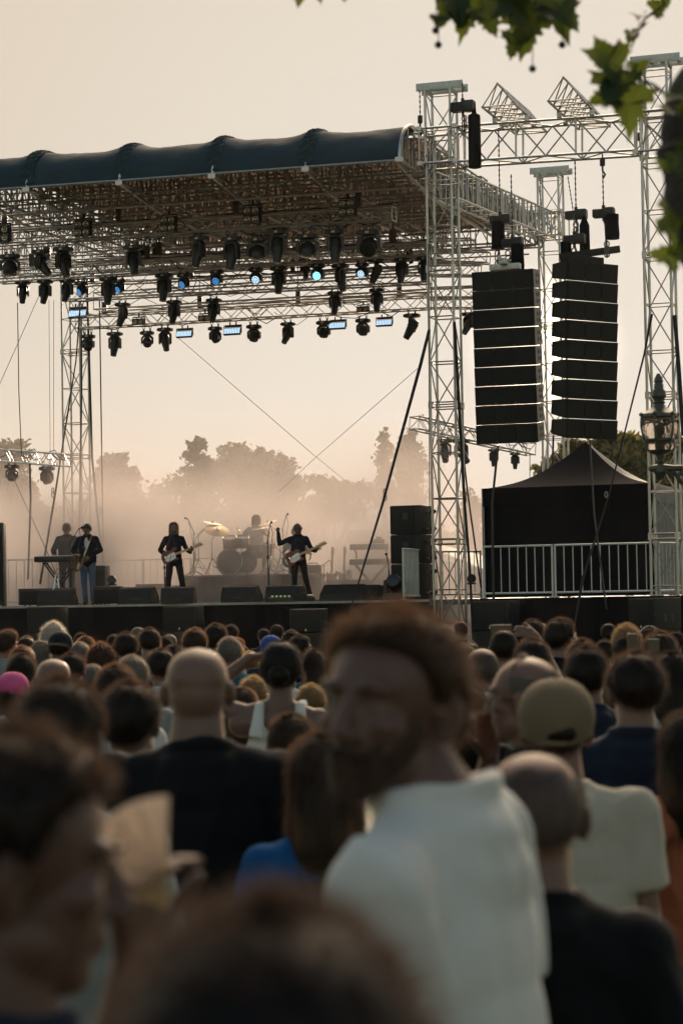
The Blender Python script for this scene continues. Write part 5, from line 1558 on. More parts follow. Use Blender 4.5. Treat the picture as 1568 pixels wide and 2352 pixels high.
CL = {'black': cloth('black_jersey', (.006, .007, .009)), 'white': cloth('white_cotton', (.62, .62, .60), .12), 'navy': cloth('navy_cotton', (.012, .018, .034)), 'teal': cloth('teal_cotton', (.012, .085, .11)), 'grey': cloth('grey_cotton', (.19, .21, .215)),
      'beige': cloth('beige_cotton', (.42, .39, .33), .1), 'blue': cloth('bright_blue_cotton', (.006, .07, .20)), 'olive': cloth('olive_cotton', (.07, .07, .04)), 'rust': cloth('rust_cotton', (.30, .10, .05)), 'pale': cloth('pale_striped_linen', (.45, .46, .46), .12),
      'brown': cloth('brown_cotton', (.10, .06, .04)), 'pink': cloth('pink_cap_cloth', (.55, .10, .25)), 'khaki': cloth('khaki_cap_cloth', (.14, .105, .066)), 'capblack': cloth('black_cap_cloth', (.012, .014, .018)), 'capblue': cloth('blue_cap_cloth', (.02, .06, .22)),
      'rose': cloth('dusty_rose_cloth', (.30, .11, .10)), 'denim': cloth('blue_denim', (.09, .13, .19)), 'jacket': cloth('dark_jacket_wool', (.014, .016, .024)), 'trousers': cloth('dark_trousers', (.02, .02, .022)), 'shoe': mat('dark_shoe_leather', (.03, .02, .015), .4)}

def remesh(mb, voxel, it=3, name='body', fac=.5):
    me = mb.mesh(name)
    o = bpy.data.objects.new('tmp', me); COL.objects.link(o)
    md = o.modifiers.new('r', 'REMESH'); md.mode = 'VOXEL'; md.voxel_size = voxel; md.use_smooth_shade = True
    if it:
        s_ = o.modifiers.new('s', 'SMOOTH'); s_.factor = fac; s_.iterations = it
    bpy.context.view_layer.update()
    dg = bpy.context.evaluated_depsgraph_get()
    out = bpy.data.meshes.new_from_object(o.evaluated_get(dg))
    bpy.data.objects.remove(o); bpy.data.meshes.remove(me)
    out.name = name
    out.shade_smooth()
    return out
def crumple(me, amp, seed, fs=(7, 7, 3.2)):
    """soft cloth folds"""
    nv = [v.normal.copy() for v in me.vertices]
    for v, n_ in zip(me.vertices, nv):
        p = Vector((v.co.x * fs[0], v.co.y * fs[1], v.co.z * fs[2])) + Vector((seed * 3.1, 0, 0))
        w = p + Vector((0, 0, .8 * mnoise.noise(p * .5)))
        a = .8 * mnoise.noise(p) + .4 * mnoise.noise(p * 2.3) + 1.3 * (max(0, .22 - abs(mnoise.noise(w * .9 + Vector((7, 1, 3)))) * 1.2) * 3 - .25)
        v.co += n_ * (amp * a)
    me.update()

def add_hand(mb, w, d, p, curl, side, s=1.0, spread=.0):
    w, d, p = Vector(w), Vector(d).normalized(), Vector(p).normalized()
    p = (p - d * p.dot(d)).normalized()
    q = d.cross(p) * side                       # towards the thumb
    offs = (.030, .010, -.010, -.029)
    Ls = (.068, .077, .071, .054)
    for i, o in enumerate(offs):
        a = w + d * .012 + q * o * .55; b = w + d * .088 * s + q * o * s
        mb.cap(a, b, .0155 * s, .0125 * s, 8)
        dd = (d + q * (o / .03) * (.10 + spread)).normalized(); cur = b
        c = curl[i] if hasattr(curl, '__len__') else curl
        for f, r in ((.45, .0098), (.32, .0088), (.25, .0078)):
            dd = (dd * math.cos(c) + p * math.sin(c)).normalized(); p2 = cur + dd * Ls[i] * f * s * 1.05
            mb.cap(cur, p2, r * s, r * .92 * s, 8); cur = p2
            ax = dd.cross(p); 
    t0 = w + d * .028 + q * .026; td = (d * .62 + q * .62 + p * .38).normalized()
    mb.cap(w + d * .01 + q * .014, t0 + td * .02, .017 * s, .0135 * s, 8)
    t1 = t0 + td * .048; mb.cap(t0, t1, .0125 * s, .0105 * s, 8); td = (td + d * .5 + p * .2).normalized(); mb.cap(t1, t1 + td * .034, .0105 * s, .0085 * s, 8)

def add_head(mb, Hm, detail=False, ears=True):
    def e(c, r): mb.ell(Hm @ Vector(c), r, Hm.to_3x3(), 18, 12)
    e((0, -.012, .035), (.080, .097, .086)); e((.020, -.014, .040), (.060, .090, .076)); e((-.020, -.014, .040), (.060, .090, .076)); e((0, -.03, .0), (.073, .080, .080))
    e((0, .025, -.028), (.062, .064, .088)); e((0, .058, -.094), (.027, .024, .024))
    for s in (-1, 1):
        e((s * .043, .012, -.062), (.022, .040, .030)); e((s * .043, .056, -.016), (.022, .026, .020))
        e((s * .030, .074, .033), (.030, .016, .011)); e((s * .031, .066, .008), (.016, .014, .0125))
        if ears:
            E = Hm @ Matrix.Translation((s * .088, -.016, -.004)) @ Matrix.Rotation(R(28 * s), 4, 'Z')
            mb.ell(E @ Vector((0, 0, .006)), (.0095, .021, .031), E.to_3x3(), 10, 8); mb.ell(E @ Vector((0, .006, -.022)), (.008, .011, .012), E.to_3x3(), 10, 8)
        e((s * .011, .096, -.031), (.010, .011, .008))
    mb.cap(Hm @ Vector((0, .082, .022)), Hm @ Vector((0, .106, -.024)), .0095, .0135, 10)
    e((0, .084, -.057), (.024, .010, .0062)); e((0, .082, -.068), (.021, .010, .0072))
    e((0, .075, -.045), (.022, .012, .012))

DEF = dict(P0=(0, 0, .95), P1=(0, 0, 1.10), P2=(0, -.005, 1.27), P3=(0, -.025, 1.472), head=(0, .012, 1.632), hyaw=0, hpitch=0, hroll=0,
           shL=(-.172, -.01, 1.413), shR=(.172, -.01, 1.413), elL=(-.225, -.03, 1.14), elR=(.225, -.03, 1.14), wrL=(-.235, .05, .90), wrR=(.235, .05, .90),
           hipL=(-.088, 0, .92), hipR=(.088, 0, .92), knL=(-.10, .015, .50), knR=(.10, .015, .50), anL=(-.105, -.02, .085), anR=(.105, -.02, .085),
           hdL=(0, .25, -1), hdR=(0, .25, -1), paL=(1, 0, 0), paR=(-1, 0, 0), cuL=.35, cuR=.35, toeL=(-.1, 1, 0), toeR=(.1, 1, 0))
def human(pose=None, bulk=1.0, female=False, voxel=.010, top='tee', seed=1, legs=True, folds=.006):
    p = dict(DEF); p.update(pose or {})
    V = {k: (Vector(v) if hasattr(v, '__len__') and len(v) == 3 else v) for k, v in p.items()}
    fx = .90 if female else 1.0
    Hm = Matrix.Translation(V['head']) @ Matrix.Rotation(R(p['hyaw']), 4, 'Z') @ Matrix.Rotation(R(p['hpitch']), 4, 'X') @ Matrix.Rotation(R(p['hroll']), 4, 'Y')
    b = MB()
    add_head(b, Hm)
    nk = .056 if not female else .047
    b.cap(V['P3'] - ZZ * .02, Hm @ Vector((0, -.022, -.05)), nk * 1.25 * bulk ** .6, nk * bulk ** .6, 14)
    across = (V['shR'] - V['shL']); ya = math.atan2(across.y, across.x); Ry = Matrix.Rotation(ya, 3, 'Z')
    hya = math.atan2((V['hipR'] - V['hipL']).y, (V['hipR'] - V['hipL']).x); Rh = Matrix.Rotation(hya, 3, 'Z')
    def torso(mb, g, loose=0.0):
        mb.ell(V['P2'], ((.165 * fx + g) * bulk, (.108 + g) * bulk, .19 + g), Ry, 18, 12)
        mb.ell(V['P1'], ((.140 * fx + g + loose) * bulk, (.098 + g + loose) * bulk, .17), Ry, 18, 12)
        mb.ell(V['P0'], ((.160 + g + loose * .4) * (bulk * .5 + .5), (.112 + g) * bulk, .125 + g), Rh, 18, 12)
        if loose:
            mb.ell(V['P2'].lerp(V['P1'], .5), ((.155 * fx + g + loose * .6) * bulk, (.104 + g + loose * .6) * bulk, .2), Ry, 18, 12)
            mb.ell(V['P1'].lerp(V['P0'], .5), ((.150 * fx + g + loose) * bulk, (.105 + g + loose) * bulk, .15), Rh, 18, 12)
        if female:
            for s in (-1, 1): mb.ell(V['P2'] + Ry @ Vector((s * .075, .085, -.02)), (.065 + g * .7, .06 + g * .7, .065 + g * .7))
    def traps(mb, g, w=1.0):
        for q in ('shL', 'shR'):
            s_ = V[q]; n_ = V['P3']
            mb.cap(n_ + (s_ - n_) * .10 + ZZ * -.004, s_ + ZZ * (-.016), (.048 + g) * w, .048 * bulk ** .5 + g, 12)
            mb.cap(n_ + (s_ - n_) * .25 + ZZ * -.06, s_ + ZZ * (-.05), .075 + g, .062 + g, 12)
    def arm(mb, S_, g, frac=1.0, fore=0.0):
        a, e, w = V['sh' + S_], V['el' + S_], V['wr' + S_]
        ra, re, rw = .052 * bulk ** .7 * fx, .039 * bulk ** .6 * fx, .026
        mb.cap(a, a.lerp(e, frac), ra + g, (ra + (re - ra) * frac) + g * (1.25 if frac < 1 else 1), 12)
        if frac >= 1 and fore > 0:
            mb.cap(e, e.lerp(w, .35 * fore), re + g, .041 * bulk ** .6 * fx + g, 12); mb.cap(e.lerp(w, .35 * fore), e.lerp(w, fore), .041 * bulk ** .6 * fx + g, rw + (re - rw) * (1 - fore) + g, 12)
    bg_ = 0 if top == 'tank' else -.014
    torso(b, bg_); traps(b, bg_)
    for S_, sd in (('L', -1), ('R', 1)):
        if top == 'tank': arm(b, S_, 0, 1, 1)
        else:
            a_, e_, w_ = V['sh' + S_], V['el' + S_], V['wr' + S_]; re_ = .039 * bulk ** .6 * fx
            b.cap(a_.lerp(e_, .14), e_, .036 * bulk ** .7 * fx, re_, 12); b.cap(e_, e_.lerp(w_, .35), re_, .041 * bulk ** .6 * fx, 12); b.cap(e_.lerp(w_, .35), w_, .041 * bulk ** .6 * fx, .026, 12)
        add_hand(b, V['wr' + S_], V['hd' + S_], V['pa' + S_], p['cu' + S_], -sd if False else (1 if S_ == 'L' else -1), spread=p.get('sp' + S_, 0))
        if legs:
            b.cap(V['hip' + S_], V['kn' + S_], .084 * bulk ** .5, .055, 12); b.cap(V['kn' + S_], V['kn' + S_].lerp(V['an' + S_], .35), .054, .056, 12); b.cap(V['kn' + S_].lerp(V['an' + S_], .35), V['an' + S_], .054, .036, 12)
            t = V['toe' + S_].normalized(); b.cap(V['an' + S_] - ZZ * .045 - t * .04, V['an' + S_] - ZZ * .055 + t * .13, .032, .026, 10)
    out = {'head': Hm, 'body': remesh(b, voxel, 3, 'body'), 'V': V}
    c = MB()
    if top == 'tank':
        c.ell(V['P2'] - ZZ * .035, ((.178 * fx) * bulk, .128 * bulk, .19), Ry, 18, 12); c.ell(V['P1'], (.158 * fx * bulk, .118 * bulk, .17), Ry, 18, 12); c.ell(V['P0'], (.172 * bulk, .124 * bulk, .125), Rh, 18, 12); c.ell(V['P1'].lerp(V['P0'], .5), (.162 * fx * bulk, .118 * bulk, .15), Rh, 18, 12)
        for s in (-1, 1):
            c.path([V['P2'] + Ry @ Vector((s * .105, -.10, .06)), V['P2'] + Ry @ Vector((s * .10, -.095, .13)), V['P3'] + Ry @ Vector((s * .095, -.045, .0)), V['P3'] + Ry @ Vector((s * .095, .03, .01)), V['P2'] + Ry @ Vector((s * .09, .10, .06))], [.045, .034, .026, .026, .03], 8)
    else:
        lo = {'tee': .022, 'long': .016, 'jacket': .035, 'fit': .010}[top]
        torso(c, .014 if top != 'jacket' else .024, lo); traps(c, .014 if top != 'jacket' else .024)
        for S_ in 'LR':
            if top == 'tee':
                a_, e_ = V['sh' + S_], V['el' + S_]; r_ = .052 * bulk ** .7 * fx
                c.ell(a_.lerp(e_, .02), r_ + .020)
                c.path([a_.lerp(e_, -.06), a_.lerp(e_, .05), a_.lerp(e_, .3), a_.lerp(e_, .72)], [r_ * .6, r_ + .016, r_ + .020, r_ + .022], 16)
            elif top == 'fit': arm(c, S_, .012, .45)
            else: arm(c, S_, .014 if top == 'long' else .024, 1, .97)
        c.ell(V['P3'] + Vector((0, -.008, -.030)), (.108 * bulk ** .6, .094 * bulk ** .6, .072)); c.ell(V['P3'].lerp(V['P2'], .45) + Ry @ Vector((0, -.02, 0)), (.125 * bulk, .092 * bulk, .11), Ry)
        # collar
        nb = V['P3'] + ZZ * .018
        pts = [nb + Vector((math.cos(a) * (nk + .014) * bulk ** .6, math.sin(a) * (nk + .018) * bulk ** .6 + .006, .012 - .012 * math.sin(a))) for a in [i * math.pi / 10 for i in range(21)]]
        c.path(pts, .014 if top in ('tee', 'fit') else .022, 8)
    out['shirt'] = remesh(c, max(voxel, .009), 7, 'shirt'); crumple(out['shirt'], folds, seed)
    if legs:
        t = MB(); t.ell(V['P0'] - ZZ * .02, (.174 * (bulk * .5 + .5), .124 * bulk, .12), Rh, 18, 12)
        for S_ in 'LR':
            t.cap(V['hip' + S_], V['kn' + S_], .094 * bulk ** .5, .066, 12); t.cap(V['kn' + S_], V['an' + S_] + ZZ * .01, .066, .055, 12)
        out['trousers'] = remesh(t, .011, 3, 'trousers'); crumple(out['trousers'], .006, seed + 5, (8, 8, 8))
        h = MB()
        for S_ in 'LR':
            d = V['toe' + S_].normalized(); a = V['an' + S_]
            h.cap(a - ZZ * .04 - d * .045, a - ZZ * .05 + d * .14, .040, .033, 12); h.cap(a - ZZ * .01 - d * .02, a - ZZ * .045 + d * .03, .042, .04, 12)
        out['shoes'] = remesh(h, .011, 2, 'shoes')
    return out

# ---- hair, caps: head-local meshes
C0 = Vector((0, -.012, .02))
def scalp(az, el):
    """az from the face round, el up, both radians"""
    d = Vector((math.sin(az) * math.cos(el), math.cos(az) * math.cos(el), math.sin(el)))
    rz = .10 if d.z > 0 else .125
    return C0 + d * (abs(d.x / .0825) ** 2.25 + abs(d.y / .0995) ** 2.25 + abs(d.z / (rz + .002)) ** 2.25) ** (-1 / 2.25), d
LINES = {'short': [(0, 39), (35, 38), (60, 27), (76, 0), (88, -14), (100, 2), (114, -20), (140, -36), (180, -40)],
         'receding': [(0, 62), (30, 70), (60, 36), (78, 2), (88, -12), (100, 2), (114, -20), (140, -34), (180, -38)],
         'long': [(0, 54), (30, 50), (55, 30), (75, -5), (90, -30), (110, -45), (140, -50), (180, -50)]}
def interp(tab, a):
    for (x0, y0), (x1, y1) in zip(tab, tab[1:]):
        if a <= x1: return y0 + (y1 - y0) * (a - x0) / (x1 - x0)
    return tab[-1][1]
HAIR = {}
def hair(kind, seed=0, n=4200):
    key = (kind, seed)
    if key in HAIR: return HAIR[key]
    rnd = random.Random(seed * 17 + len(kind))
    P = dict(line='short', thick=.010, bump=.004, bf=18, L=.026, lift=.66, jit=.45, top=90, w=.0016)
    P.update({'short': {}, 'crop': dict(thick=.005, bump=.0015, L=.012, lift=.9), 'stub': dict(thick=.0025, bump=0, L=.005, lift=1), 'quiff': dict(thick=.016, bump=.006, L=.03), 'thick': dict(thick=.015, bump=.006, L=.030, lift=.5),
              'curly': dict(thick=.026, bump=.012, bf=30, L=.045, lift=.6, jit=1.1, line='long'), 'fringe': dict(top=36, thick=.0030, bump=.001, L=.012), 'receding': dict(line='receding', thick=.009, L=.018),
              'long': dict(line='long', thick=.012, bump=.003, L=.05, lift=.25, jit=.12), 'curlylong': dict(line='long', thick=.035, bump=.018, bf=26, L=.04, lift=.5, jit=1.0), 'bun': dict(line='long', thick=.012, bump=.003, L=.03, lift=.2, jit=.2), 'pony': dict(line='long', thick=.012, bump=.003, L=.03, lift=.2, jit=.2)}.get(kind, {}))
    m = MB(); NA, NE = 56, 16
    ln = LINES[P['line']]
    def th(az, t):
        q = P['thick'] * min(1, t * 4 + .1)
        if kind == 'quiff': q += .022 * max(0, math.cos(az)) ** 2 * max(0, 1 - abs(t - .35) * 2)
        if P['top'] < 90: q *= min(1, (1 - t) * 4 + .02)
        return q
    def pt(i, k):
        az = 2 * math.pi * i / NA; a = math.degrees(az); a = a if a <= 180 else 360 - a
        lo = interp(ln, a)
        if P['top'] < 90: lo = max(lo, interp([(0, 80), (60, 80), (72, 8), (180, -60)], a))
        hi = P['top'] if P['top'] == 90 else max(lo + 1, P['top'] - 16 * max(0, math.cos(az)) + 14 * mnoise.noise(Vector((math.sin(az) * 2.5, math.cos(az) * 2.5, seed + .3))))
        t = k / NE; el = R(lo + (hi - lo) * t)
        p, d = scalp(az, el)
        off = th(az, t) + P['bump'] * mnoise.noise(d * P['bf'] * .3 + Vector((seed, 1, 2))) * min(1, t * 5) + P['bump'] * .6 * mnoise.noise(d * P['bf'] + Vector((seed, 5, 2))) * min(1, t * 5)
        if k == 0: off = -.006
        return p + d * off, d, az
    for i in range(NA):
        for k in range(NE + 1): m.v.append(pt(i, k)[0])
    for i in range(NA):
        for k in range(NE):
            a = i * (NE + 1) + k; b = ((i + 1) % NA) * (NE + 1) + k
            m.f.append((a, b, b + 1, a + 1)); m.m.append(0)
    def strand(p, d, L, w):
        s = d.cross(Vector((rnd.uniform(-1, 1), rnd.uniform(-1, 1), rnd.uniform(-1, 1)))).normalized() * w * .5
        m.add([p - s, p + s, p + d * L], [(0, 1, 2)])
    for q in range(n):
        i = rnd.randrange(NA); k = rnd.randint(1, NE) if rnd.random() < .8 else rnd.randint(0, 3)
        p, d, az = pt(i + rnd.random(), min(NE, k + rnd.random() * .9))
        down = (Vector((0, -.45, -1)) - d * Vector((0, -.45, -1)).dot(d)).normalized() if abs(d.z) < .97 else Vector((rnd.uniform(-1, 1), -1, 0)).normalized()
        dr = (d * P['lift'] + down * (1 - P['lift']) + Vector((rnd.gauss(0, 1), rnd.gauss(0, 1), rnd.gauss(0, 1))) * P['jit'] * .5).normalized()
        strand(p - d * .003, dr, P['L'] * rnd.uniform(.5, 1.3), P['w'])
    if kind in ('long', 'curlylong'):
        NR = 12; ln_ = .33 if kind == 'long' else .22
        base = len(m.v); cols = 34
        for i in range(cols + 1):
            az = R(72 + (360 - 144) * i / cols)
            for k in range(NR + 1):
                t = k / NR
                r_ = (.096 + (.022 if kind == 'curlylong' else .012) * t + .010 * math.sin(3 * t)) * (1 - .10 * max(0, t - .7) * 3)
                wob = (.016 if kind == 'curlylong' else .005) * mnoise.noise(Vector((az * 5, t * 6 if kind == 'curlylong' else t * 1.5, seed)))
                m.v.append(Vector((math.sin(az) * (r_ * .98 + wob), -.015 + math.cos(az) * (r_ * 1.05 + wob) - .02 * t, .045 - t * ln_ + .01 * math.sin(az * 9))))
        for i in range(cols):
            for k in range(NR):
                a = base + i * (NR + 1) + k; m.f.append((a, a + 1, a + NR + 2, a + NR + 1)); m.m.append(0)
        for q in range(1500):
            az = R(rnd.uniform(70, 290)); t = rnd.random(); r_ = .100 + (.022 if kind == 'curlylong' else .012) * t
            p = Vector((math.sin(az) * r_, -.015 + math.cos(az) * r_ * 1.05 - .02 * t, .045 - t * ln_))
            jt = .8 if kind == 'curlylong' else .14
            strand(p, (Vector((math.sin(az) * .2, math.cos(az) * .2, -1)) + Vector((rnd.gauss(0, jt), rnd.gauss(0, jt), rnd.gauss(0, jt)))).normalized(), rnd.uniform(.03, .09), .0018)
    if kind == 'bun':
        m.ell((0, -.125, -.02), (.05, .042, .048), n=16, m=12)
        for q in range(500):
            d = Vector((rnd.gauss(0, 1), rnd.gauss(0, 1), rnd.gauss(0, 1))).normalized(); strand(Vector((0, -.125, -.02)) + Vector((d.x * .05, d.y * .042, d.z * .048)), (d + Vector((rnd.gauss(0, .6), rnd.gauss(0, .6), rnd.gauss(0, .6)))).normalized(), .02, .0016)
    if kind == 'pony':
        m.path([(0, -.10, .03), (0, -.14, .02), (0, -.155, -.05), (.005, -.14, -.14), (.0, -.13, -.22)], [.02, .026, .034, .028, .006], 12)
    me = m.mesh('hair')
    me.shade_smooth()
    HAIR[key] = me
    return me
def beard_mesh():
    if 'beard' in HAIR: return HAIR['beard']
    m = MB(); rnd = random.Random(4); pts = []
    for i in range(25):
        t = i / 24 * 2 - 1
        for k in range(6):
            q = k / 5
            a = t * 1.45
            x = math.sin(a) * (.066 + .003 * math.sin(q * 3)); y = .018 + math.cos(a) * .064; z = -.040 - q * .066 * (1 - .30 * abs(t)) + .045 * abs(t) ** 2
            if abs(t) < .45: y += .012; z -= .012
            m.v.append(Vector((x, y + .003 * rnd.random() - .012 * q, z)))
    for i in range(24):
        for k in range(5): a = i * 6 + k; m.f.append((a, a + 6, a + 7, a + 1)); m.m.append(0)
    m.path([(-.03, .086, -.058), (-.014, .096, -.047), (0, .098, -.046), (.014, .096, -.047), (.03, .086, -.058)], [.004, .006, .006, .006, .004], 7)
    for q in range(900):
        v = m.v[rnd.randrange(len(m.v))]; d = Vector((v.x, v.y, -.02)).normalized(); s = Vector((rnd.uniform(-1, 1), 0, rnd.uniform(-1, 1))) * .0009
        m.add([v - s, v + s, v + (d + Vector((0, 0, -.6))).normalized() * .010], [(0, 1, 2)])
    me = m.mesh('beard'); me.shade_smooth(); HAIR['beard'] = me
    return me
def cap_meshes():
    if 'cap' in HAIR: return HAIR['cap']
    m = MB(); NA, NE = 48, 14
    for i in range(NA):
        az = 2 * math.pi * i / NA
        for k in range(NE + 1):
            e0 = -8 + 16 * math.cos(az); el = R(e0 + (90 - e0) * k / NE); d = Vector((math.sin(az) * math.cos(el), math.cos(az) * math.cos(el), math.sin(el))); p = C0 + d / math.sqrt((d.x / .081) ** 2 + (d.y / .099) ** 2 + (d.z / .103) ** 2)
            seam = .0015 * abs(math.sin(az * 3))
            m.v.append(p + d * (.014 + .016 * math.sin(k / NE * 3.1) ** .7 * (.5 + .5 * d.z) + .008 * max(0, d.z) + seam))
    for i in range(NA):
        for k in range(NE): a = i * (NE + 1) + k; b = ((i + 1) % NA) * (NE + 1) + k; m.f.append((a, b, b + 1, a + 1)); m.m.append(0)
    m.ell((0, -.012, .150), (.009, .009, .005), n=10, m=6)
    dome = m.mesh('cap'); dome.shade_smooth()
    v = MB(); N = 20
    for i in range(N + 1):
        t = i / N * 2 - 1; az = t * 1.15
        for k in range(6):
            q = k / 5; L = .075 * (1 - abs(t) ** 2.4)
            base = Vector((math.sin(az) * .098, C0.y + math.cos(az) * .117, .052)); v.v.append(base + Vector((math.sin(az) * .1 * L, L * q, 0)) * 1 + ZZ * (-.022 * q * q - .016 * abs(t) ** 2))
    for i in range(N):
        for k in range(5): a = i * 6 + k; v.f.append((a, a + 6, a + 7, a + 1)); v.m.append(0)
    n_ = len(v.v); v.v += [p - ZZ * .004 for p in v.v]; 
    for i in range(N):
        for k in range(5): a = n_ + i * 6 + k; v.f.append((a, a + 1, a + 7, a + 6)); v.m.append(0)
    vis = v.mesh('visor'); vis.shade_smooth()
    HAIR['cap'] = (dome, vis)
    return HAIR['cap']
def glasses(parent, dark=False):
    m = MB()
    for s in (-1, 1):
        m.path([(s * .032 + .021 * math.cos(a), .094 - .004 * abs(math.cos(a)), .006 + .016 * math.sin(a)) for a in [i * math.pi / 8 for i in range(17)]], .002, 6); m.path([(s * .053, .09, .010), (s * .079, .05, .012), (s * .083, -.01, .010), (s * .082, -.03, -.004)], .002, 6)
    m.path([(-.011, .094, .010), (0, .098, .013), (.011, .094, .010)], .002, 6)
    o = m.build('glasses', M['blackplastic'], parent)
    if dark:
        m = MB()
        for s in (-1, 1): m.ell((s * .032, .093, .006), (.021, .004, .016), n=14, m=8)
        m.build('glasses_lenses', M['lensdark'], o)
    return o

def setmat(o, m_):
    if not o.material_slots: o.data.materials.append(m_)
    o.material_slots[0].link = 'OBJECT'; o.material_slots[0].material = m_
def dress(H, label, group, skin='fair', shirt='black', hairkind='short', hairc='dark', hseed=0, cap=None, capback=False, trousers='trousers', extras=(), name='person', cat='person', beard=None, capyaw=0):
    """assemble a person (origin at the feet, facing local +Y)"""
    o = link(name, H['body']); setmat(o, SK[skin]); tag(o, label, cat, group)
    s = link('shirt', H['shirt'], o); setmat(s, CL[shirt])
    if 'trousers' in H:
        t = link('trousers', H['trousers'], o); setmat(t, CL[trousers]); t = link('shoes', H['shoes'], o); setmat(t, CL['shoe'])
    if hairkind:
        h = link('hair', hair(hairkind, hseed), o, H['head']); setmat(h, HM[hairc])
    if beard: h = link('beard', beard_mesh(), o, H['head']); setmat(h, HM[beard])
    if cap:
        d, v = cap_meshes()
        c = link('cap', d, o, H['head'] @ Matrix.Rotation(R((180 if capback else 0) + capyaw), 4, 'Z')); setmat(c, CL[cap]); v_ = link('visor', v, c); setmat(v_, CL[cap])
    if 'glasses' in extras or 'sunglasses' in extras:
        g_ = glasses(o, 'sunglasses' in extras); g_.matrix_local = H['head']
    return o

# templates shared by the crowd
TPL = {}
def template(sex, top, v=0):
    k = (sex, top, v)
    if k not in TPL:
        if (sex, v) not in TPL: TPL[(sex, v)] = None
        TPL[k] = human(dict(hyaw=(0, 10, -12)[v], hpitch=(0, -4, 5)[v], hroll=(0, 3, -3)[v]), bulk=(1.0, 1.12, .95)[v] if sex == 'm' else (.9, 1.0, .85)[v], female=sex == 'f', voxel=.0095, top=top, seed=v * 7 + len(top))
    return TPL[k]
PLACED = []
def stand(o, px, top, w, wf=.160, H0=1.752, yaw=0, fix=None, zmin=1.42, zmax=1.93, hseed=0, topoff=0.0):
    """put a person so that the crown is at (px, top) and the head w photo pixels wide"""
    d = wf * F_PX / w
    for _ in range(5):
        z = at(px, top, d).z; s = min(max(z, zmin), zmax) / (H0 + topoff); d = wf * s * F_PX / w if fix is None else fix
    best = None
    for k in range(60):
        dd = d + (k + 1) // 2 * .12 * (1 if k % 2 else -1)
        if fix is not None: dd = fix
        p = at(px, top, dd)
        ok = all(((p.x - q[0]) / .40) ** 2 + ((p.y - q[1]) / .30) ** 2 > 1 for q in PLACED)
        if ok or fix is not None: best = (dd, p); break
    if best is None: best = (d, at(px, top, d))
    dd, p = best
    z = min(max(p.z, zmin), zmax); s = z / (H0 + topoff)
    PLACED.append((p.x, p.y))
    o.location = (p.x, p.y, 0); o.scale = (s, s, s); o.rotation_euler = (0, 0, R(yaw))
    return o

CROWD = 'concert crowd facing the stage'
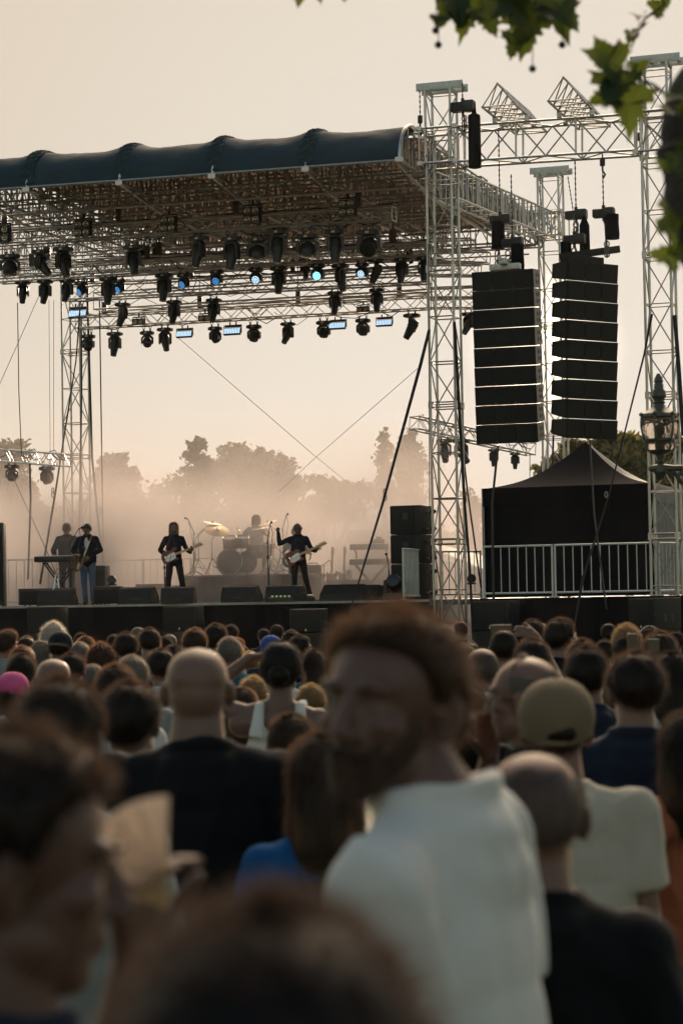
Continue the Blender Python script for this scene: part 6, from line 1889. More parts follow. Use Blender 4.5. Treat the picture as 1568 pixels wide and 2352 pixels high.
# px, top, head width, sex, variant, top, hair, hair colour, shirt, skin, yaw, label, options
PEOPLE = [
 (16, 1450, 44, 'm', 0, 'tee', 'quiff', 'brown', 'grey', 'fair', -40, 'man with swept brown hair turned right at the left edge, back rows'),
 (60, 1464, 40, 'f', 0, 'tee', 'bun', 'dark', 'grey', 'fair', 5, 'woman with dark bun, left of the person with fluffy curly white hair'),
 (121, 1432, 54, 'f', 1, 'tee', 'curly', 'white', 'pale', 'fair', -20, 'person with fluffy curly white hair standing out before the dark stage front'),
 (96, 1474, 46, 'f', 2, 'tee', 'long', 'grey', 'pale', 'fair', -15, 'woman with long grey hair beside the backward black cap'),
 (136, 1456, 55, 'm', 1, 'tee', 'crop', 'dark', 'black', 'tan', -8, 'person in a black cap below the fluffy white curls', dict(cap='capblack', capback=True)),
 (184, 1478, 44, 'm', 2, 'tee', 'short', 'grey', 'navy', 'fair', 0, 'grey haired person just right of the black backward cap'),
 (200, 1478, 27, 'm', 0, 'tee', 'short', 'dark', 'black', 'tan', 0, 'small distant dark head between grey hair and reddish curls at left'),
 (232, 1481, 62, 'f', 0, 'tee', 'curlylong', 'auburn', 'brown', 'fair', 5, 'woman with long loose reddish brown curls, left of two tall dark heads'),
 (261, 1457, 29, 'm', 0, 'tee', 'fringe', 'grey', 'grey', 'fair', 0, 'small distant bald grey head left of the dark short haired pair'),
 (290, 1454, 50, 'm', 0, 'tee', 'short', 'dark', 'grey', 'tan', -5, 'dark short haired man with auburn curls peeping out at his right'),
 (327, 1466, 46, 'f', 1, 'tee', 'curly', 'auburn', 'brown', 'fair', 10, 'person with glowing auburn curls half hidden behind a dark haired man'),
 (342, 1445, 46, 'm', 1, 'tee', 'short', 'dark', 'black', 'fair', 0, 'tall dark haired man with bright rim of light, right of auburn curls'),
 (380, 1463, 32, 'm', 2, 'tee', 'thick', 'black', 'black', 'tan', 0, 'small distant black haired head before the second subwoofer stack'),
 (447, 1446, 51, 'm', 0, 'tee', 'short', 'brown', 'black', 'ruddy', 0, 'man with flat short brown hair and ear stud, left of a taller head'),
 (497, 1435, 48, 'm', 2, 'long', 'short', 'dark', 'pale', 'fair', 0, 'tall dark round head in pale collar directly above the teal shirt man'),
 (573, 1498, 38, 'f', 0, 'tee', 'short', 'blond', 'grey', 'fair', 0, 'small fair haired head beside the raised open hand'),
 (62, 1513, 48, 'f', 2, 'tee', 'long', 'black', 'grey', 'tan', 5, 'black haired woman left of the smooth bald head'),
 (120, 1508, 87, 'm', 1, 'tee', None, 'stub', 'grey', 'ruddy', 0, 'smooth bald head third row from camera at left'),
 (178, 1501, 42, 'm', 0, 'tee', 'short', 'grey', 'navy', 'fair', 0, 'dark grey head with pale rim, just behind the bald head'),
 (152, 1500, 40, 'f', 0, 'tee', 'short', 'brown', 'brown', 'fair', 0, 'brown haired head squeezed between bald head and grey head at left'),
 (0, 1474, 44, 'f', 1, 'tee', 'long', 'auburn', 'black', 'fair', -25, 'auburn haired woman cut off by the left edge'),
 (30, 1549, 66, 'f', 0, 'tee', 'long', 'brown', 'white', 'fair', 55, 'person wearing a bright pink cap at the left edge', dict(cap='pink')),
 (268, 1528, 94, 'm', 2, 'tee', 'thick', 'brown', 'white', 'fair', 5, 'person with thick brown hair before the balding grey man'),
 (303, 1508, 72, 'm', 0, 'tee', 'receding', 'grey', 'grey', 'fair', 0, 'balding grey man just behind thick brown hair'),
 (360, 1500, 60, 'f', 0, 'tee', 'long', 'black', 'pale', 'tan', 0, 'woman with straight black hair left of the big bald man'),
 (404, 1484, 58, 'f', 2, 'tee', 'long', 'black', 'navy', 'tan', 0, 'dark long haired woman hidden behind the big bald man'),
 (186, 1548, 46, 'm', 0, 'tee', 'short', 'dark', 'pale', 'tan', 0, 'dark head below the smooth bald head at left'),
 (298, 1571, 130, 'm', 0, 'long', 'short', 'dark', 'teal', 'tan', -14, 'dark haired man in a teal shirt left of the big bald man'),
 (622, 1464, 48, 'm', 0, 'tee', 'crop', 'dark', 'navy', 'fair', 0, 'person in a blue cap behind the white tank top woman', dict(cap='capblue')),
 (690, 1461, 44, 'm', 2, 'tee', 'short', 'black', 'black', 'tan', -40, 'dark haired man with glasses turned right behind the tank top woman', dict(extras=('glasses',))),
 (721, 1494, 48, 'f', 0, 'tee', 'long', 'dark', 'teal', 'fair', 0, 'dark haired woman in teal behind the big blurred face'),
 (580, 1557, 60, 'f', 1, 'tee', 'curly', 'blond', 'white', 'fair', 0, 'tousled blond head under the raised forearm'),
 (553, 1582, 66, 'f', 0, 'tee', 'long', 'brown', 'brown', 'fair', -10, 'brown haired head just right of the big bald man ear'),
 (560, 1636, 66, 'm', 0, 'tee', 'crop', 'brown', 'rose', 'fair', 0, 'person in a dusty rose cap right of the big bald man', dict(cap='rose', capback=True)),
 (668, 1641, 96, 'f', 2, 'tee', 'long', 'brown', 'grey', 'fair', 0, 'person with parted brown hair below the white tank top'),
 (712, 1575, 62, 'f', 1, 'tee', 'short', 'blond', 'white', 'fair', 0, 'fair head peeping out left of the big blurred face'),
 (1104, 1485, 75, 'm', 1, 'tee', 'fringe', 'stub', 'grey', 'ruddy', 0, 'balding man below the orange framed phone'),
 (1066, 1481, 44, 'f', 0, 'tee', 'short', 'grey', 'white', 'fair', 0, 'grey haired person left of the balding man under the phone'),
 (1157, 1476, 56, 'm', 0, 'tee', 'thick', 'black', 'black', 'tan', 0, 'black haired head directly below the raised dark phone'),
 (1223, 1424, 48, 'm', 2, 'tee', 'short', 'dark', 'navy', 'fair', 0, 'tall dark head with glowing rim right of the raised dark phone'),
 (1283, 1424, 60, 'm', 0, 'tee', 'quiff', 'dark', 'black', 'fair', -35, 'tall man with a swept up quiff behind the white haired man'),
 (1291, 1445, 57, 'm', 1, 'tee', 'short', 'white', 'pale', 'ruddy', 0, 'white haired man in front of the tall quiff'),
 (1221, 1470, 76, 'm', 0, 'tee', 'short', 'dark', 'grey', 'fair', 0, 'dark head left of the white haired man, above the bald man with glasses'),
 (1312, 1468, 44, 'f', 0, 'tee', 'short', 'blond', 'pale', 'fair', 0, 'light haired head just right of the white haired man'),
 (1338, 1470, 70, 'm', 2, 'tee', 'thick', 'brown', 'brown', 'fair', 0, 'brown haired head behind the tall dark back of a neck'),
 (1387, 1471, 40, 'f', 1, 'tee', 'short', 'dark', 'black', 'fair', 0, 'dark head with a small earring left of the phone filmer'),
 (1349, 1488, 90, 'm', 2, 'tee', 'short', 'black', 'navy', 'ruddy', 0, 'tall black haired man showing a bare nape above navy'),
 (1438, 1437, 56, 'm', 0, 'tee', 'quiff', 'blond', 'black', 'fair', 0, 'spiky fair haired head before the right subwoofers'),
 (1490, 1442, 46, 'f', 0, 'tee', 'short', 'black', 'black', 'tan', 0, 'black haired person with a white headband at right', dict(band=True)),
 (1455, 1500, 132, 'm', 1, 'long', 'thick', 'dark', 'navy', 'fair', 0, 'man with big dark hair in a navy collared shirt at right'),
 (1540, 1500, 84, 'f', 0, 'tee', 'long', 'black', 'pale', 'tan', 0, 'long black haired woman in a pale striped shirt at the right edge'),
 (1072, 1577, 84, 'f', 0, 'tee', 'long', 'black', 'black', 'tan', 5, 'woman with long black hair between the big face and bald man with glasses'),
 (1050, 1518, 58, 'f', 2, 'tee', 'long', 'blond', 'pale', 'fair', 15, 'blond woman peeping out right of the big blurred face'),
 (1285, 1507, 40, 'f', 0, 'tee', 'curly', 'auburn', 'rust', 'fair', 0, 'auburn head in rust coloured top under the white haired man'),
 (1243, 1566, 40, 'f', 0, 'tee', 'long', 'brown', 'rust', 'fair', 0, 'small brown haired head behind the khaki cap'),
]
def colour_person(o, skin, shirt, hairc): pass
for i, e in enumerate(PEOPLE):
    px, top, w, sex, v, tp, hk, hc, sh, sk, yaw, label = e[:12]; opt = e[12] if len(e) > 12 else {}
    H = template(sex, tp, v)
    wf = {'curly': .215, 'curlylong': .225, 'long': .19, 'thick': .195, 'bun': .185, 'stub': .158, 'crop': .162, 'quiff': .178}.get(hk, .174)
    if 'cap' in opt: wf = .20
    o = dress(H, label, CROWD, sk, sh, hk, hc, i % 3 if hk not in ('stub', 'crop', None) else 0, opt.get('cap'), opt.get('capback', False), extras=opt.get('extras', ()))
    toff = {'curly': .035, 'curlylong': .035, 'thick': .02, 'long': .015, 'quiff': .02, 'stub': 0}.get(hk, .012)
    rr = random.Random(i)
    stand(o, px, top, w, wf, yaw=yaw + rr.uniform(-8, 8), topoff=toff)
    if opt.get('band'):
        m = MB(); m.path([Vector((math.sin(a) * .098, -.005, .02 + math.cos(a) * .125)) for a in [R(-80 + 160 * j / 14) for j in range(15)]], .008, 6); b_ = m.build('headband', CL['white'], o); b_.matrix_local = H['head']
# more heads far forward, in the gaps
rnd = random.Random(21)
fill = []
tries = 0
while len(fill) < 34 and tries < 3000:
    tries += 1
    px = rnd.uniform(5, 1560); d = rnd.uniform(13, 29)
    if 700 < px < 1030: continue
    z = rnd.uniform(1.50, 1.62)
    p = at(px, 1400, d)
    if all(((p.x - q[0]) / .42) ** 2 + ((p.y - q[1]) / .42) ** 2 > 1 for q in PLACED): fill.append((px, d, z)); PLACED.append((p.x, p.y))
fill.sort()
for i, (px, d, z) in enumerate(fill):
    sex = rnd.choice('mf'); v = rnd.randrange(3); hk = rnd.choice(('short', 'thick', 'long', 'receding') if sex == 'm' else ('long', 'bun', 'short')); hc = rnd.choice(('dark', 'black', 'brown', 'grey', 'dark', 'auburn'))
    if sex == 'm' and hk == 'long': hk = 'short'
    H = template(sex, 'tee', v)
    o = dress(H, f'far {hc} haired head between others near the stage, {nth(i, len(fill))}', CROWD, rnd.choice(('fair', 'tan')), rnd.choice(('grey', 'navy', 'black', 'pale', 'brown')), hk, hc, i % 3)
    p = at(px, 1400, d); s = z / 1.76; o.location = (p.x, p.y, 0); o.scale = (s, s, s); o.rotation_euler = (0, 0, R(rnd.uniform(-15, 15)))
# ------------------------------------------------------------------ people posed one by one
def posed(label, pose, px, top, w, yaw=0, fix=None, bulk=1.0, female=False, voxel=.008, top_='tee', wf=.16, topoff=.01, zmin=1.4, zmax=1.95, folds=.008, **kw):
    H = human(pose, bulk, female, voxel, top_, seed=int(px), folds=folds)
    o = dress(H, label, kw.pop('group', CROWD), **kw)
    hz_ = (H['head'] @ Vector((0, -.012, .12))).z
    stand(o, px, top, w, wf, H0=hz_, yaw=yaw, fix=fix, topoff=topoff, zmin=zmin, zmax=zmax)
    # keep the crown on its place even when the head is off the body's axis
    hp = Matrix.Rotation(R(yaw), 3, 'Z') @ (H['head'].translation * o.scale.x)
    o.location.x -= hp.x; o.location.y -= hp.y
    bpy.context.view_layer.update()
    return o, H
def wpt(o, p): return o.matrix_world @ Vector(p)
# big bald man in black, four rows from the camera
posed('big bald man in a black shirt, third of the way from the left', dict(shL=(-.215, -.01, 1.415), shR=(.215, -.01, 1.415), elL=(-.29, -.03, 1.13), elR=(.29, -.03, 1.13), wrL=(-.27, .1, .92), wrR=(.27, .1, .92)), 453, 1488, 147, bulk=1.26, wf=.166, topoff=.0, hairkind=None, skin='tan', shirt='black', voxel=.008)
# dark haired man with the grey shirt, nearer
posed('man with short dark hair in a grey shirt, behind the near profile', {}, 140, 1566, 186, yaw=-12, wf=.172, hairkind='short', hairc='dark', skin='tan', shirt='grey', hseed=1)
# teal shirt man with open hand
posed('grey haired man in a teal shirt raising an open hand', dict(elR=(.33, .12, 1.25), wrR=(.30, .22, 1.52), hdR=(.05, .1, 1), paR=(0, 1, 0), cuR=.12, spR=.22), 527, 1466, 50, wf=.172, hairkind='short', hairc='grey', shirt='teal', voxel=.0065, yaw=0)
# woman in the white tank top shading her eyes
posed('dark haired woman in a white tank top shading her eyes with an arm', dict(elL=(-.40, .10, 1.50), wrL=(-.16, .17, 1.69), hdL=(1, .05, .12), paL=(0, -.2, -1), cuL=.1, shL=(-.185, .0, 1.44)), 645, 1473, 92, female=True, bulk=1.05, wf=.184, topoff=.014, top_='tank', hairkind='bun', hairc='black', skin='tan', shirt='white', voxel=.007, yaw=-4)
# curly white haired woman filming with the orange phone
o1, H1 = posed('white curly haired woman holding up an orange framed phone', dict(elL=(-.20, .22, 1.30), wrL=(.12, .34, 1.52), hdL=(.35, .1, .9), paL=(1, 0, 0), cuL=(.5, .5, .6, .7), elR=(.34, .18, 1.32), wrR=(.36, .33, 1.50), hdR=(-.4, .1, .9), paR=(-1, 0, 0), cuR=(.1, .5, .6, .7)), 1016, 1438, 54, female=True, wf=.215, topoff=.03, hairkind='curly', hairc='white', shirt='pale', voxel=.0065, hseed=1)
M['rimcase'] = mat('tan_phone_case', (.25, .12, .07), .4)
def phone(label, c, w, h, yaw, case, tilt=0, screen=True):
    root = empty('phone', c, M=Matrix.Translation(c) @ Matrix.Rotation(R(yaw), 4, 'Z') @ Matrix.Rotation(R(tilt), 4, 'X')); tag(root, label, 'phone', 'phones held up by the crowd')
    m = MB(); m.bbox((0, 0, 0), (w, .010, h), .004); m.build('case', case, root)
    m = MB(); m.box((0, -.0056, 0), (w * .92, .001, h * .90)); s_ = m.build('screen', M['screen'] if screen else M['lensdark'], root)
    m = MB(); m.bbox((w * .32, .0065, h * .3), (w * .2, .004, h * .25), .0015); m.build('camera_bump', M['blackplastic'], root)
dph = o1.location.y + .33
phone('orange framed phone held in both hands left of centre right', at(1059, 1476, dph), .110, .066, 0, M['orange'], screen=False)
o2, H2 = posed('man with cropped dark hair below the raised dark phone, ears showing', dict(elR=(.36, .10, 1.40), wrR=(.22, .25, 1.72), hdR=(-.9, .1, .25), paR=(-.2, 1, -.3), cuR=(.5, .5, .6, .6)), 1155, 1446, 62, wf=.170, hairkind='crop', hairc='dark', skin='ruddy', shirt='grey', voxel=.0065)
phone('dark phone held sideways in one raised hand', at(1150, 1448, o2.location.y + .24), .135, .070, 0, M['blackplastic'])
o3, H3 = posed('dark haired man filming with an upright glowing phone at right', dict(elL=(-.15, .25, 1.32), wrL=(-.02, .42, 1.52), hdL=(.2, 0, 1), paL=(1, 0, 0), cuL=.5, elR=(.20, .25, 1.32), wrR=(.10, .42, 1.52), hdR=(-.2, 0, 1), paR=(-1, 0, 0), cuR=.5), 1438, 1459, 62, wf=.174, hairkind='short', hairc='dark', shirt='black', voxel=.0065)
phone('upright glowing phone right of the spiky fair head', at(1451, 1476, o3.location.y - .14), .066, .112, 0, M['rimcase'])
o4, H4 = posed('dark haired person filming with a dim phone, near the right tower', dict(elL=(-.15, .25, 1.32), wrL=(-.04, .42, 1.52), hdL=(.2, 0, 1), paL=(1, 0, 0), cuL=.5, elR=(.20, .25, 1.32), wrR=(.10, .42, 1.52), hdR=(-.2, 0, 1), paR=(-1, 0, 0), cuR=.5), 1513, 1456, 72, wf=.180, hairkind='thick', hairc='brown', shirt='navy', voxel=.0065)
phone('dim phone before dark hair near the right tower', at(1500, 1484, o4.location.y - .14), .066, .078, 0, M['blackplastic'])
# bald man with glasses, profile, hand at his cheek
posed('bald grey man with glasses in profile, hand to his cheek', dict(hyaw=10, elR=(.20, .28, 1.24), wrR=(.09, .17, 1.47), hdR=(-.25, -.1, 1), paR=(-.6, -.7, 0), cuR=.35, elL=(-.20, .26, 1.24), wrL=(-.10, .20, 1.47), hdL=(.2, -.2, 1), paL=(.8, -.5, 0), cuL=.35), 1200, 1507, 158, yaw=58, wf=.190, topoff=.004, hairkind='fringe', hairc='grey', skin='ruddy', shirt='black', extras=('glasses',), voxel=.0065)
# khaki cap
oK, HK = posed('man in a khaki cap and beige shirt at right', dict(shL=(-.195, -.01, 1.42), shR=(.195, -.01, 1.42)), 1275, 1566, 166, yaw=-6, bulk=1.24, wf=.196, topoff=.022, hairkind='crop', hairc='brown', cap='khaki', capback=False, skin='ruddy', shirt='beige')
m = MB(); m.ell((.012, -.119, .008), (.042, .012, .026), n=18, m=10); kc = [c for c in oK.children if c.name.startswith('cap')][0]
gp = m.build('strap_gap', HM['dark'], kc)
m = MB(); m.path([(-.040, -.108, -.012), (-.015, -.124, -.016), (.015, -.126, -.017), (.045, -.110, -.012)], .007, 6); m.build('cap_strap', CL['khaki'], kc)
# brown haired woman in blue
posed('woman with long brown hair in a bright blue top before the big face', {}, 742, 1690, 150, female=True, yaw=6, wf=.19, hairkind='long', hairc='brown', shirt='blue', skin='fair', hseed=2)
m = MB()
# balding head in black, near right
posed('near balding man in a black shirt, right of the white shirt', dict(hpitch=-8, head=(0, .03, 1.622)), 1224, 1726, 248, yaw=-4, fix=3.65, wf=.168, topoff=.003, hairkind='fringe', hairc='stub', skin='ruddy', shirt='black', bulk=1.0)
# person at the right edge
posed('dark haired woman in a rust top cut off by the right edge', {}, 1582, 1640, 130, female=True, wf=.19, hairkind='long', hairc='dark', shirt='rust', skin='tan')
# the big blurred man looking back
oM, HM_ = posed('big blurred bearded man in a white shirt looking back over his shoulder', dict(hyaw=62, hpitch=2, hroll=-3, head=(-.015, .040, 1.605), shL=(-.185, .03, 1.395), shR=(.195, -.05, 1.425), P3=(0, -.02, 1.472), elL=(-.225, .05, 1.12), elR=(.26, -.08, 1.14)), 890, 1408, 300, yaw=80, fix=3.15, wf=.2, bulk=1.16, zmax=1.96, hairkind='short', hairc='brown', skin='brown', shirt='white', voxel=.0055, beard='beard', folds=.009, hseed=1)
M['eyewhite'] = mat('eye_white', (.16, .13, .12), .3)
def face_bits(o, H, brow='beard'):
    for s in (-1, 1):
        m = MB(); m.ell((s * .031, .0675, .008), (.0115, .0085, .0055), n=14, m=10); e_ = m.build('eye', M['eyewhite'], o, M=H['head'])
        m = MB(); m.ell((s * .031, .0742, .008), (.0062, .004, .0052), n=12, m=8); m.build('iris', M['blackplastic'], e_)
        m = MB(); m.path([(s * .016, .094, .029), (s * .03, .0935, .034), (s * .048, .080, .030)], [.003, .0045, .002], 6); m.build('eyebrow', HM[brow], o, M=H['head'])
face_bits(oM, HM_)
# near profile at the left edge, with a paper fan
oP, HP = posed('near blurred dark haired man in profile facing right at the left edge', dict(elL=(-.30, .12, 1.25), wrL=(-.24, .15, 1.50), hdL=(.15, .0, 1), paL=(.7, .7, 0), cuL=.9, hpitch=-6, hroll=0), 42, 1676, 470, yaw=-78, fix=2.18, wf=.2, bulk=1.1, hairkind='thick', hairc='dark', skin='brown', shirt='navy', voxel=.0055, topoff=.02)
face_bits(oP, HP, 'dark')
fan_c = at(384, 2045, 2.28)
fn = empty('hand_fan', fan_c); tag(fn, 'pale pleated paper fan held up by the near man in profile', 'hand fan')
m = MB(); NS = 26
for i in range(NS + 1):
    a = R(-78 + 80 * i / NS); off = .004 * (1 if i % 2 else -1)
    for rr in (.02, .098): m.v.append(Vector((math.sin(a) * rr, off, math.cos(a) * rr)))
for i in range(NS): m.f.append((2 * i, 2 * i + 1, 2 * i + 3, 2 * i + 2)); m.m.append(0)
m.build('paper_leaf', M['paper'], fn, smooth=0)
m = MB()
for i in range(0, NS + 1, 5):
    a = R(-78 + 80 * i / NS); m.tube((0, .004, -.02), (math.sin(a) * .093, .006, math.cos(a) * .093), .002, n=5)
m.build('fan_ribs', M['wood'], fn)
# nearest head at the bottom
posed('nearest dark head at the bottom, strongly blurred', dict(hpitch=3), 618, 2062, 740, fix=1.24, wf=.17, yaw=4, bulk=1.05, hairkind='short', hairc='black', skin='tan', shirt='black', voxel=.007, topoff=.02, hseed=2)
# strap over the blue top
# ------------------------------------------------------------------ the band
BAND = 'band on the stage'
def performer(label, px, top, d, pose, yaw, z=DECK, H=1.75, **kw):
    female = kw.pop('female', False); bulk = kw.pop('bulk', .95)
    Hh = human(pose, bulk, female, kw.pop('voxel', .0075), kw.pop('top_', 'long'), seed=int(px) + 3, folds=.005)
    o = dress(Hh, label, BAND, **kw)
    p = at(px, top, d); hz_ = (Hh['head'] @ Vector((0, -.012, .125))).z
    s = (p.z - z) / hz_ if H is None else H / 1.755
    s = (p.z - z) / hz_
    o.scale = (s, s, s); o.rotation_euler = (0, 0, R(yaw))
    hp = Matrix.Rotation(R(yaw), 3, 'Z') @ (Hh['head'].translation * s)
    o.location = (p.x - hp.x, p.y - hp.y, z)
    bpy.context.view_layer.update()
    return o, Hh
# singing guitarist (faces the camera: yaw 180)
oG, HG = performer('long haired singing guitarist in a black shirt at the microphone', 399, 1201, 48.0, dict(elR=(.30, -.03, 1.17), wrR=(.13, .17, 1.02), hdR=(-.8, .1, -.45), paR=(0, -1, 0), cuR=.35, elL=(-.27, .02, 1.18), wrL=(-.36, .24, 1.10), hdL=(-.35, .4, .75), paL=(.6, -.6, .3), cuL=.6,
    hipL=(-.09, 0, .92), knL=(-.16, .03, .50), anL=(-.22, -.04, .085), knR=(.13, .05, .50), anR=(.16, .02, .085), toeL=(-.5, 1, 0), toeR=(.3, 1, 0)), 184, hairkind='long', hairc='brown', shirt='jacket', trousers='trousers', skin='fair')
W = oG.matrix_world
xd = W.to_3x3() @ Vector((-1, .10, .36)); fwd = W.to_3x3() @ Vector((0, 1, 0.1))
def gz(xd, fwd): 
    xd = xd.normalized(); y = -fwd.normalized(); return xd.cross(y)
guitar('red and white electric guitar of the singing guitarist', W @ Vector((.08, .20, 1.03)), xd, gz(xd, fwd), 'red', kind='s')
# bass player: looks to the photo's left, right arm raised with a fist
oB, HB = performer('grey haired bass player in sunglasses raising a fist', 684, 1202, 47.4, dict(hyaw=48, hpitch=4, elR=(.42, .05, 1.30), wrR=(.44, .10, 1.56), hdR=(0, .0, 1), paR=(0, 1, 0), cuR=1.25, elL=(-.30, .0, 1.17), wrL=(-.40, .22, 1.12), hdL=(-.45, .3, .6), paL=(.6, -.6, .3), cuL=.7,
    knL=(-.16, .03, .50), anL=(-.26, -.02, .085), knR=(.09, .05, .50), anR=(.10, .04, .085), toeL=(-.6, 1, 0), toeR=(.2, 1, 0)), 178, hairkind='fringe', hairc='grey', shirt='navy', skin='ruddy', extras=('sunglasses',), top_='long')
W = oB.matrix_world
xd = W.to_3x3() @ Vector((-1, .12, .42)); fwd = W.to_3x3() @ Vector((0, 1, 0.1))
guitar('dark red electric guitar with white plate held by the bass player', W @ Vector((.07, .21, 1.00)), xd, gz(xd, fwd), 'red', kind='t')
# saxophonist, head bowed
oS, HS = performer('grey haired saxophonist in dark jacket and pale jeans, head bowed', 200, 1206, 48.2, dict(hpitch=-26, hyaw=8, head=(0, .045, 1.60), elR=(.30, .02, 1.17), wrR=(.12, .24, 1.02), hdR=(-.7, .3, -.4), paR=(0, -1, 0), cuR=.5, elL=(-.29, .06, 1.18), wrL=(-.09, .27, 1.06), hdL=(.5, .2, -.6), paL=(0, -1, 0), cuL=.5,
    knL=(-.10, .03, .50), anL=(-.11, .0, .085), knR=(.07, .06, .5), anR=(.04, .07, .085)), 176, hairkind='thick', hairc='grey', shirt='jacket', trousers='denim', skin='fair', top_='jacket')
W = oS.matrix_world
m = MB(); m.ell((0, .13, 1.33), (.045, .03, .12)); m.build('shirt_front', CL['white'], oS)
sx = sax('saxophone held by the bowed saxophonist', W @ Vector((.02, .27, 1.08)), (0, 0, 0), .95)
d_ = (W.to_3x3() @ Vector((-.50, .02, .85))).normalized()
sx.matrix_world = Matrix.Translation(W @ Vector((-.01, .30, 1.10))) @ frame((0, 0, 0), (W.to_3x3() @ Vector((.85, .45, .3))), d_)
# keyboard player, head tipped back
performer('white haired keyboard player in smoke with head tipped back', 153, 1203, 50.2, dict(hpitch=22, elR=(.27, .08, 1.18), wrR=(.20, .32, 1.08), hdR=(0, 1, -.2), paR=(0, 0, -1), elL=(-.27, .08, 1.18), wrL=(-.20, .32, 1.08), hdL=(0, 1, -.2), paL=(0, 0, -1)), 176, hairkind='short', hairc='white', shirt='jacket', skin='fair', top_='jacket')
# drummer seated
performer('drummer with loose long hair almost lost in smoke', 588, 1184, 51.5, dict(P0=(0, -.08, .62), P1=(0, -.06, .78), P2=(0, -.03, .95), P3=(0, -.03, 1.13), head=(0, .01, 1.31), shL=(-.178, -.01, 1.10), shR=(.178, -.01, 1.10), elL=(-.32, .12, .92), elR=(.32, .12, .92), wrL=(-.22, .36, .98), wrR=(.22, .36, .98), hdL=(0, 1, .2), hdR=(0, 1, .2), cuL=1.0, cuR=1.0,
    hipL=(-.09, -.05, .58), hipR=(.09, -.05, .58), knL=(-.20, .36, .55), knR=(.20, .36, .55), anL=(-.20, .38, .085), anR=(.2, .38, .085)), 180, z=RZ, hairkind='long', hairc='brown', shirt='grey', skin='fair', top_='tee')
# second guitarist hidden behind the bass player
oH, HH = performer('guitarist in smoke hidden behind the bass player', 678, 1212, 50.0, dict(elR=(.30, -.05, 1.17), wrR=(.16, .16, 1.0), hdR=(-.8, .1, -.4), paR=(0, -1, 0), elL=(-.30, .0, 1.17), wrL=(-.38, .22, 1.12)), 175, hairkind='short', hairc='grey', shirt='grey', skin='fair', top_='tee')
W = oH.matrix_world; xd = W.to_3x3() @ Vector((-1, .1, .35)); fwd = W.to_3x3() @ Vector((0, 1, 0.1))
guitar('spare looking bass guitar in smoke behind the bass player', W @ Vector((.10, .20, 1.0)), xd, gz(xd, fwd), 'amp', kind='s')
# ------------------------------------------------------------------ air: even park haze, and the drifting stage smoke
def volume_box(name, x0, x1, y0, y1, z0, z1, M=None):
    m = MB(); m.box(((x0 + x1) / 2, (y0 + y1) / 2, (z0 + z1) / 2), (x1 - x0, y1 - y0, z1 - z0))
    me = m.mesh(name)
    o = link(name, me)
    if M is not None: o.matrix_world = M
    tag(o, kind='stuff')
    mt = bpy.data.materials.new(name + '_air'); mt.use_nodes = True
    nt = mt.node_tree; nt.nodes.clear()
    out = nt.nodes.new('ShaderNodeOutputMaterial'); pv = nt.nodes.new('ShaderNodeVolumePrincipled')
    nt.links.new(pv.outputs[0], out.inputs['Volume'])
    me.materials.append(mt)
    return o, mt, nt, pv
hz, hm, hnt, hp = volume_box('haze', -150, 150, -14, 330, -1, 34)
hp.inputs['Color'].default_value = (1, .96, .91, 1)
hp.inputs['Density'].default_value = .00005
hp.inputs['Anisotropy'].default_value = .6

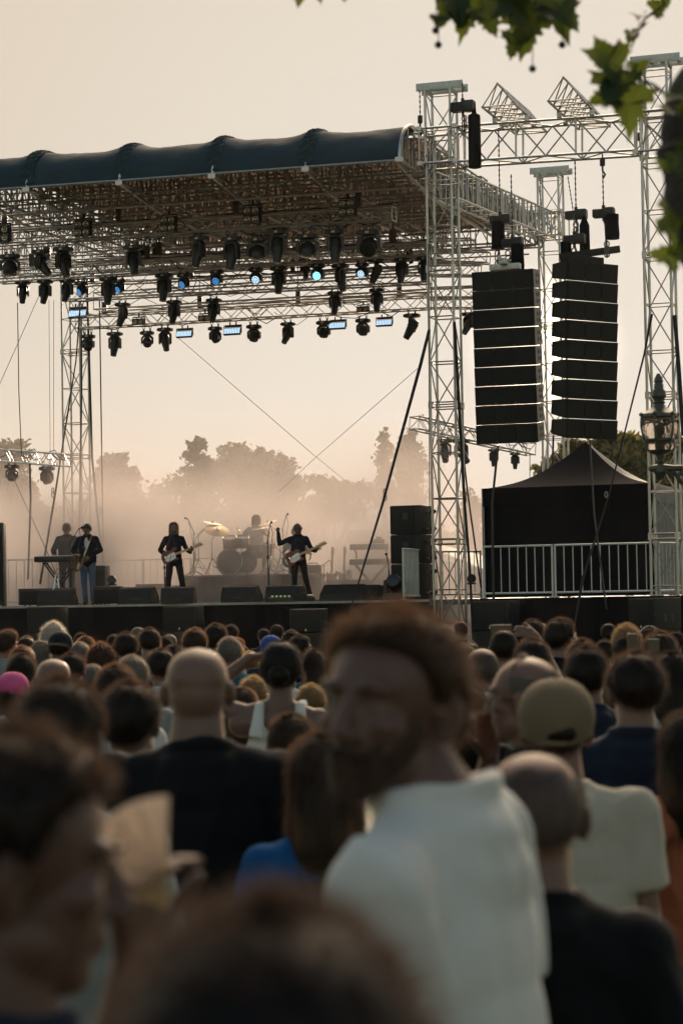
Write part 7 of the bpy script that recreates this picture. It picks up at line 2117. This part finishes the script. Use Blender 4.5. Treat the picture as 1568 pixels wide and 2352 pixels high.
sm, smm, snt, spv = volume_box('smoke', -2.0, 34.0, 1.2, 40.0, DECK - .6, 13.0,
    Matrix(((SU.x, SV.x, 0, O.x), (SU.y, SV.y, 0, O.y), (0, 0, 1, 0), (0, 0, 0, 1))))
spv.inputs['Color'].default_value = (.77, .685, .665, 1)
spv.inputs['Anisotropy'].default_value = .2
def sn(t, **k):
    n_ = snt.nodes.new(t)
    for a, b in k.items(): setattr(n_, a, b)
    return n_
def smath(op, a, b=None):
    n_ = sn('ShaderNodeMath', operation=op)
    for i, s_ in enumerate((a, b)):
        if s_ is None: continue
        if hasattr(s_, 'type'): snt.links.new(s_, n_.inputs[i])
        else: n_.inputs[i].default_value = s_
    return n_.outputs[0]
def sramp(val, a, b, c=0.0, d=1.0, smooth=True):
    n_ = sn('ShaderNodeMapRange'); n_.clamp = True
    if smooth: n_.interpolation_type = 'SMOOTHSTEP'
    for k_, v_ in (('From Min', a), ('From Max', b), ('To Min', c), ('To Max', d)): n_.inputs[k_].default_value = v_
    snt.links.new(val, n_.inputs['Value']); return n_.outputs[0]
stc = sn('ShaderNodeTexCoord'); sep = sn('ShaderNodeSeparateXYZ'); snt.links.new(stc.outputs['Object'], sep.inputs[0])
hgt = smath('POWER', 2.718, smath('MULTIPLY', smath('SUBTRACT', sep.outputs[2], DECK), -1 / 1.75))
hgt = smath('MINIMUM', hgt, 1.0)
den = smath('MULTIPLY', hgt, smath('ADD', sramp(sep.outputs[1], 2.1, 3.6, 0, 1), sramp(sep.outputs[1], 5.5, 8.5, 0, -.86)))
den = smath('MULTIPLY', den, sramp(sep.outputs[2], 3.8, 6.6, 1, 0))
far = smath('MULTIPLY', sramp(sep.outputs[2], 4.5, 9.5, 1, 0), sramp(sep.outputs[1], 9, 16))
den = smath('ADD', den, smath('MULTIPLY', far, .020))
den = smath('MULTIPLY', den, sramp(sep.outputs[1], 30, 39.5, 1, 0))
den = smath('MULTIPLY', den, sramp(smath('SUBTRACT', sep.outputs[0], smath('MULTIPLY', sep.outputs[1], .16)), -.2, 2.6))
den = smath('MULTIPLY', den, sramp(sep.outputs[0], 22, 33, 1, 0))
nz_ = sn('ShaderNodeTexNoise'); nz_.inputs['Scale'].default_value = .33; nz_.inputs['Detail'].default_value = 3.0; nz_.inputs['Distortion'].default_value = .6
snt.links.new(stc.outputs['Object'], nz_.inputs['Vector'])
den = smath('MULTIPLY', den, sramp(nz_.outputs[0], .36, .64, .15, 2.0))
den = smath('MULTIPLY', den, .95)
snt.links.new(den, spv.inputs['Density'])
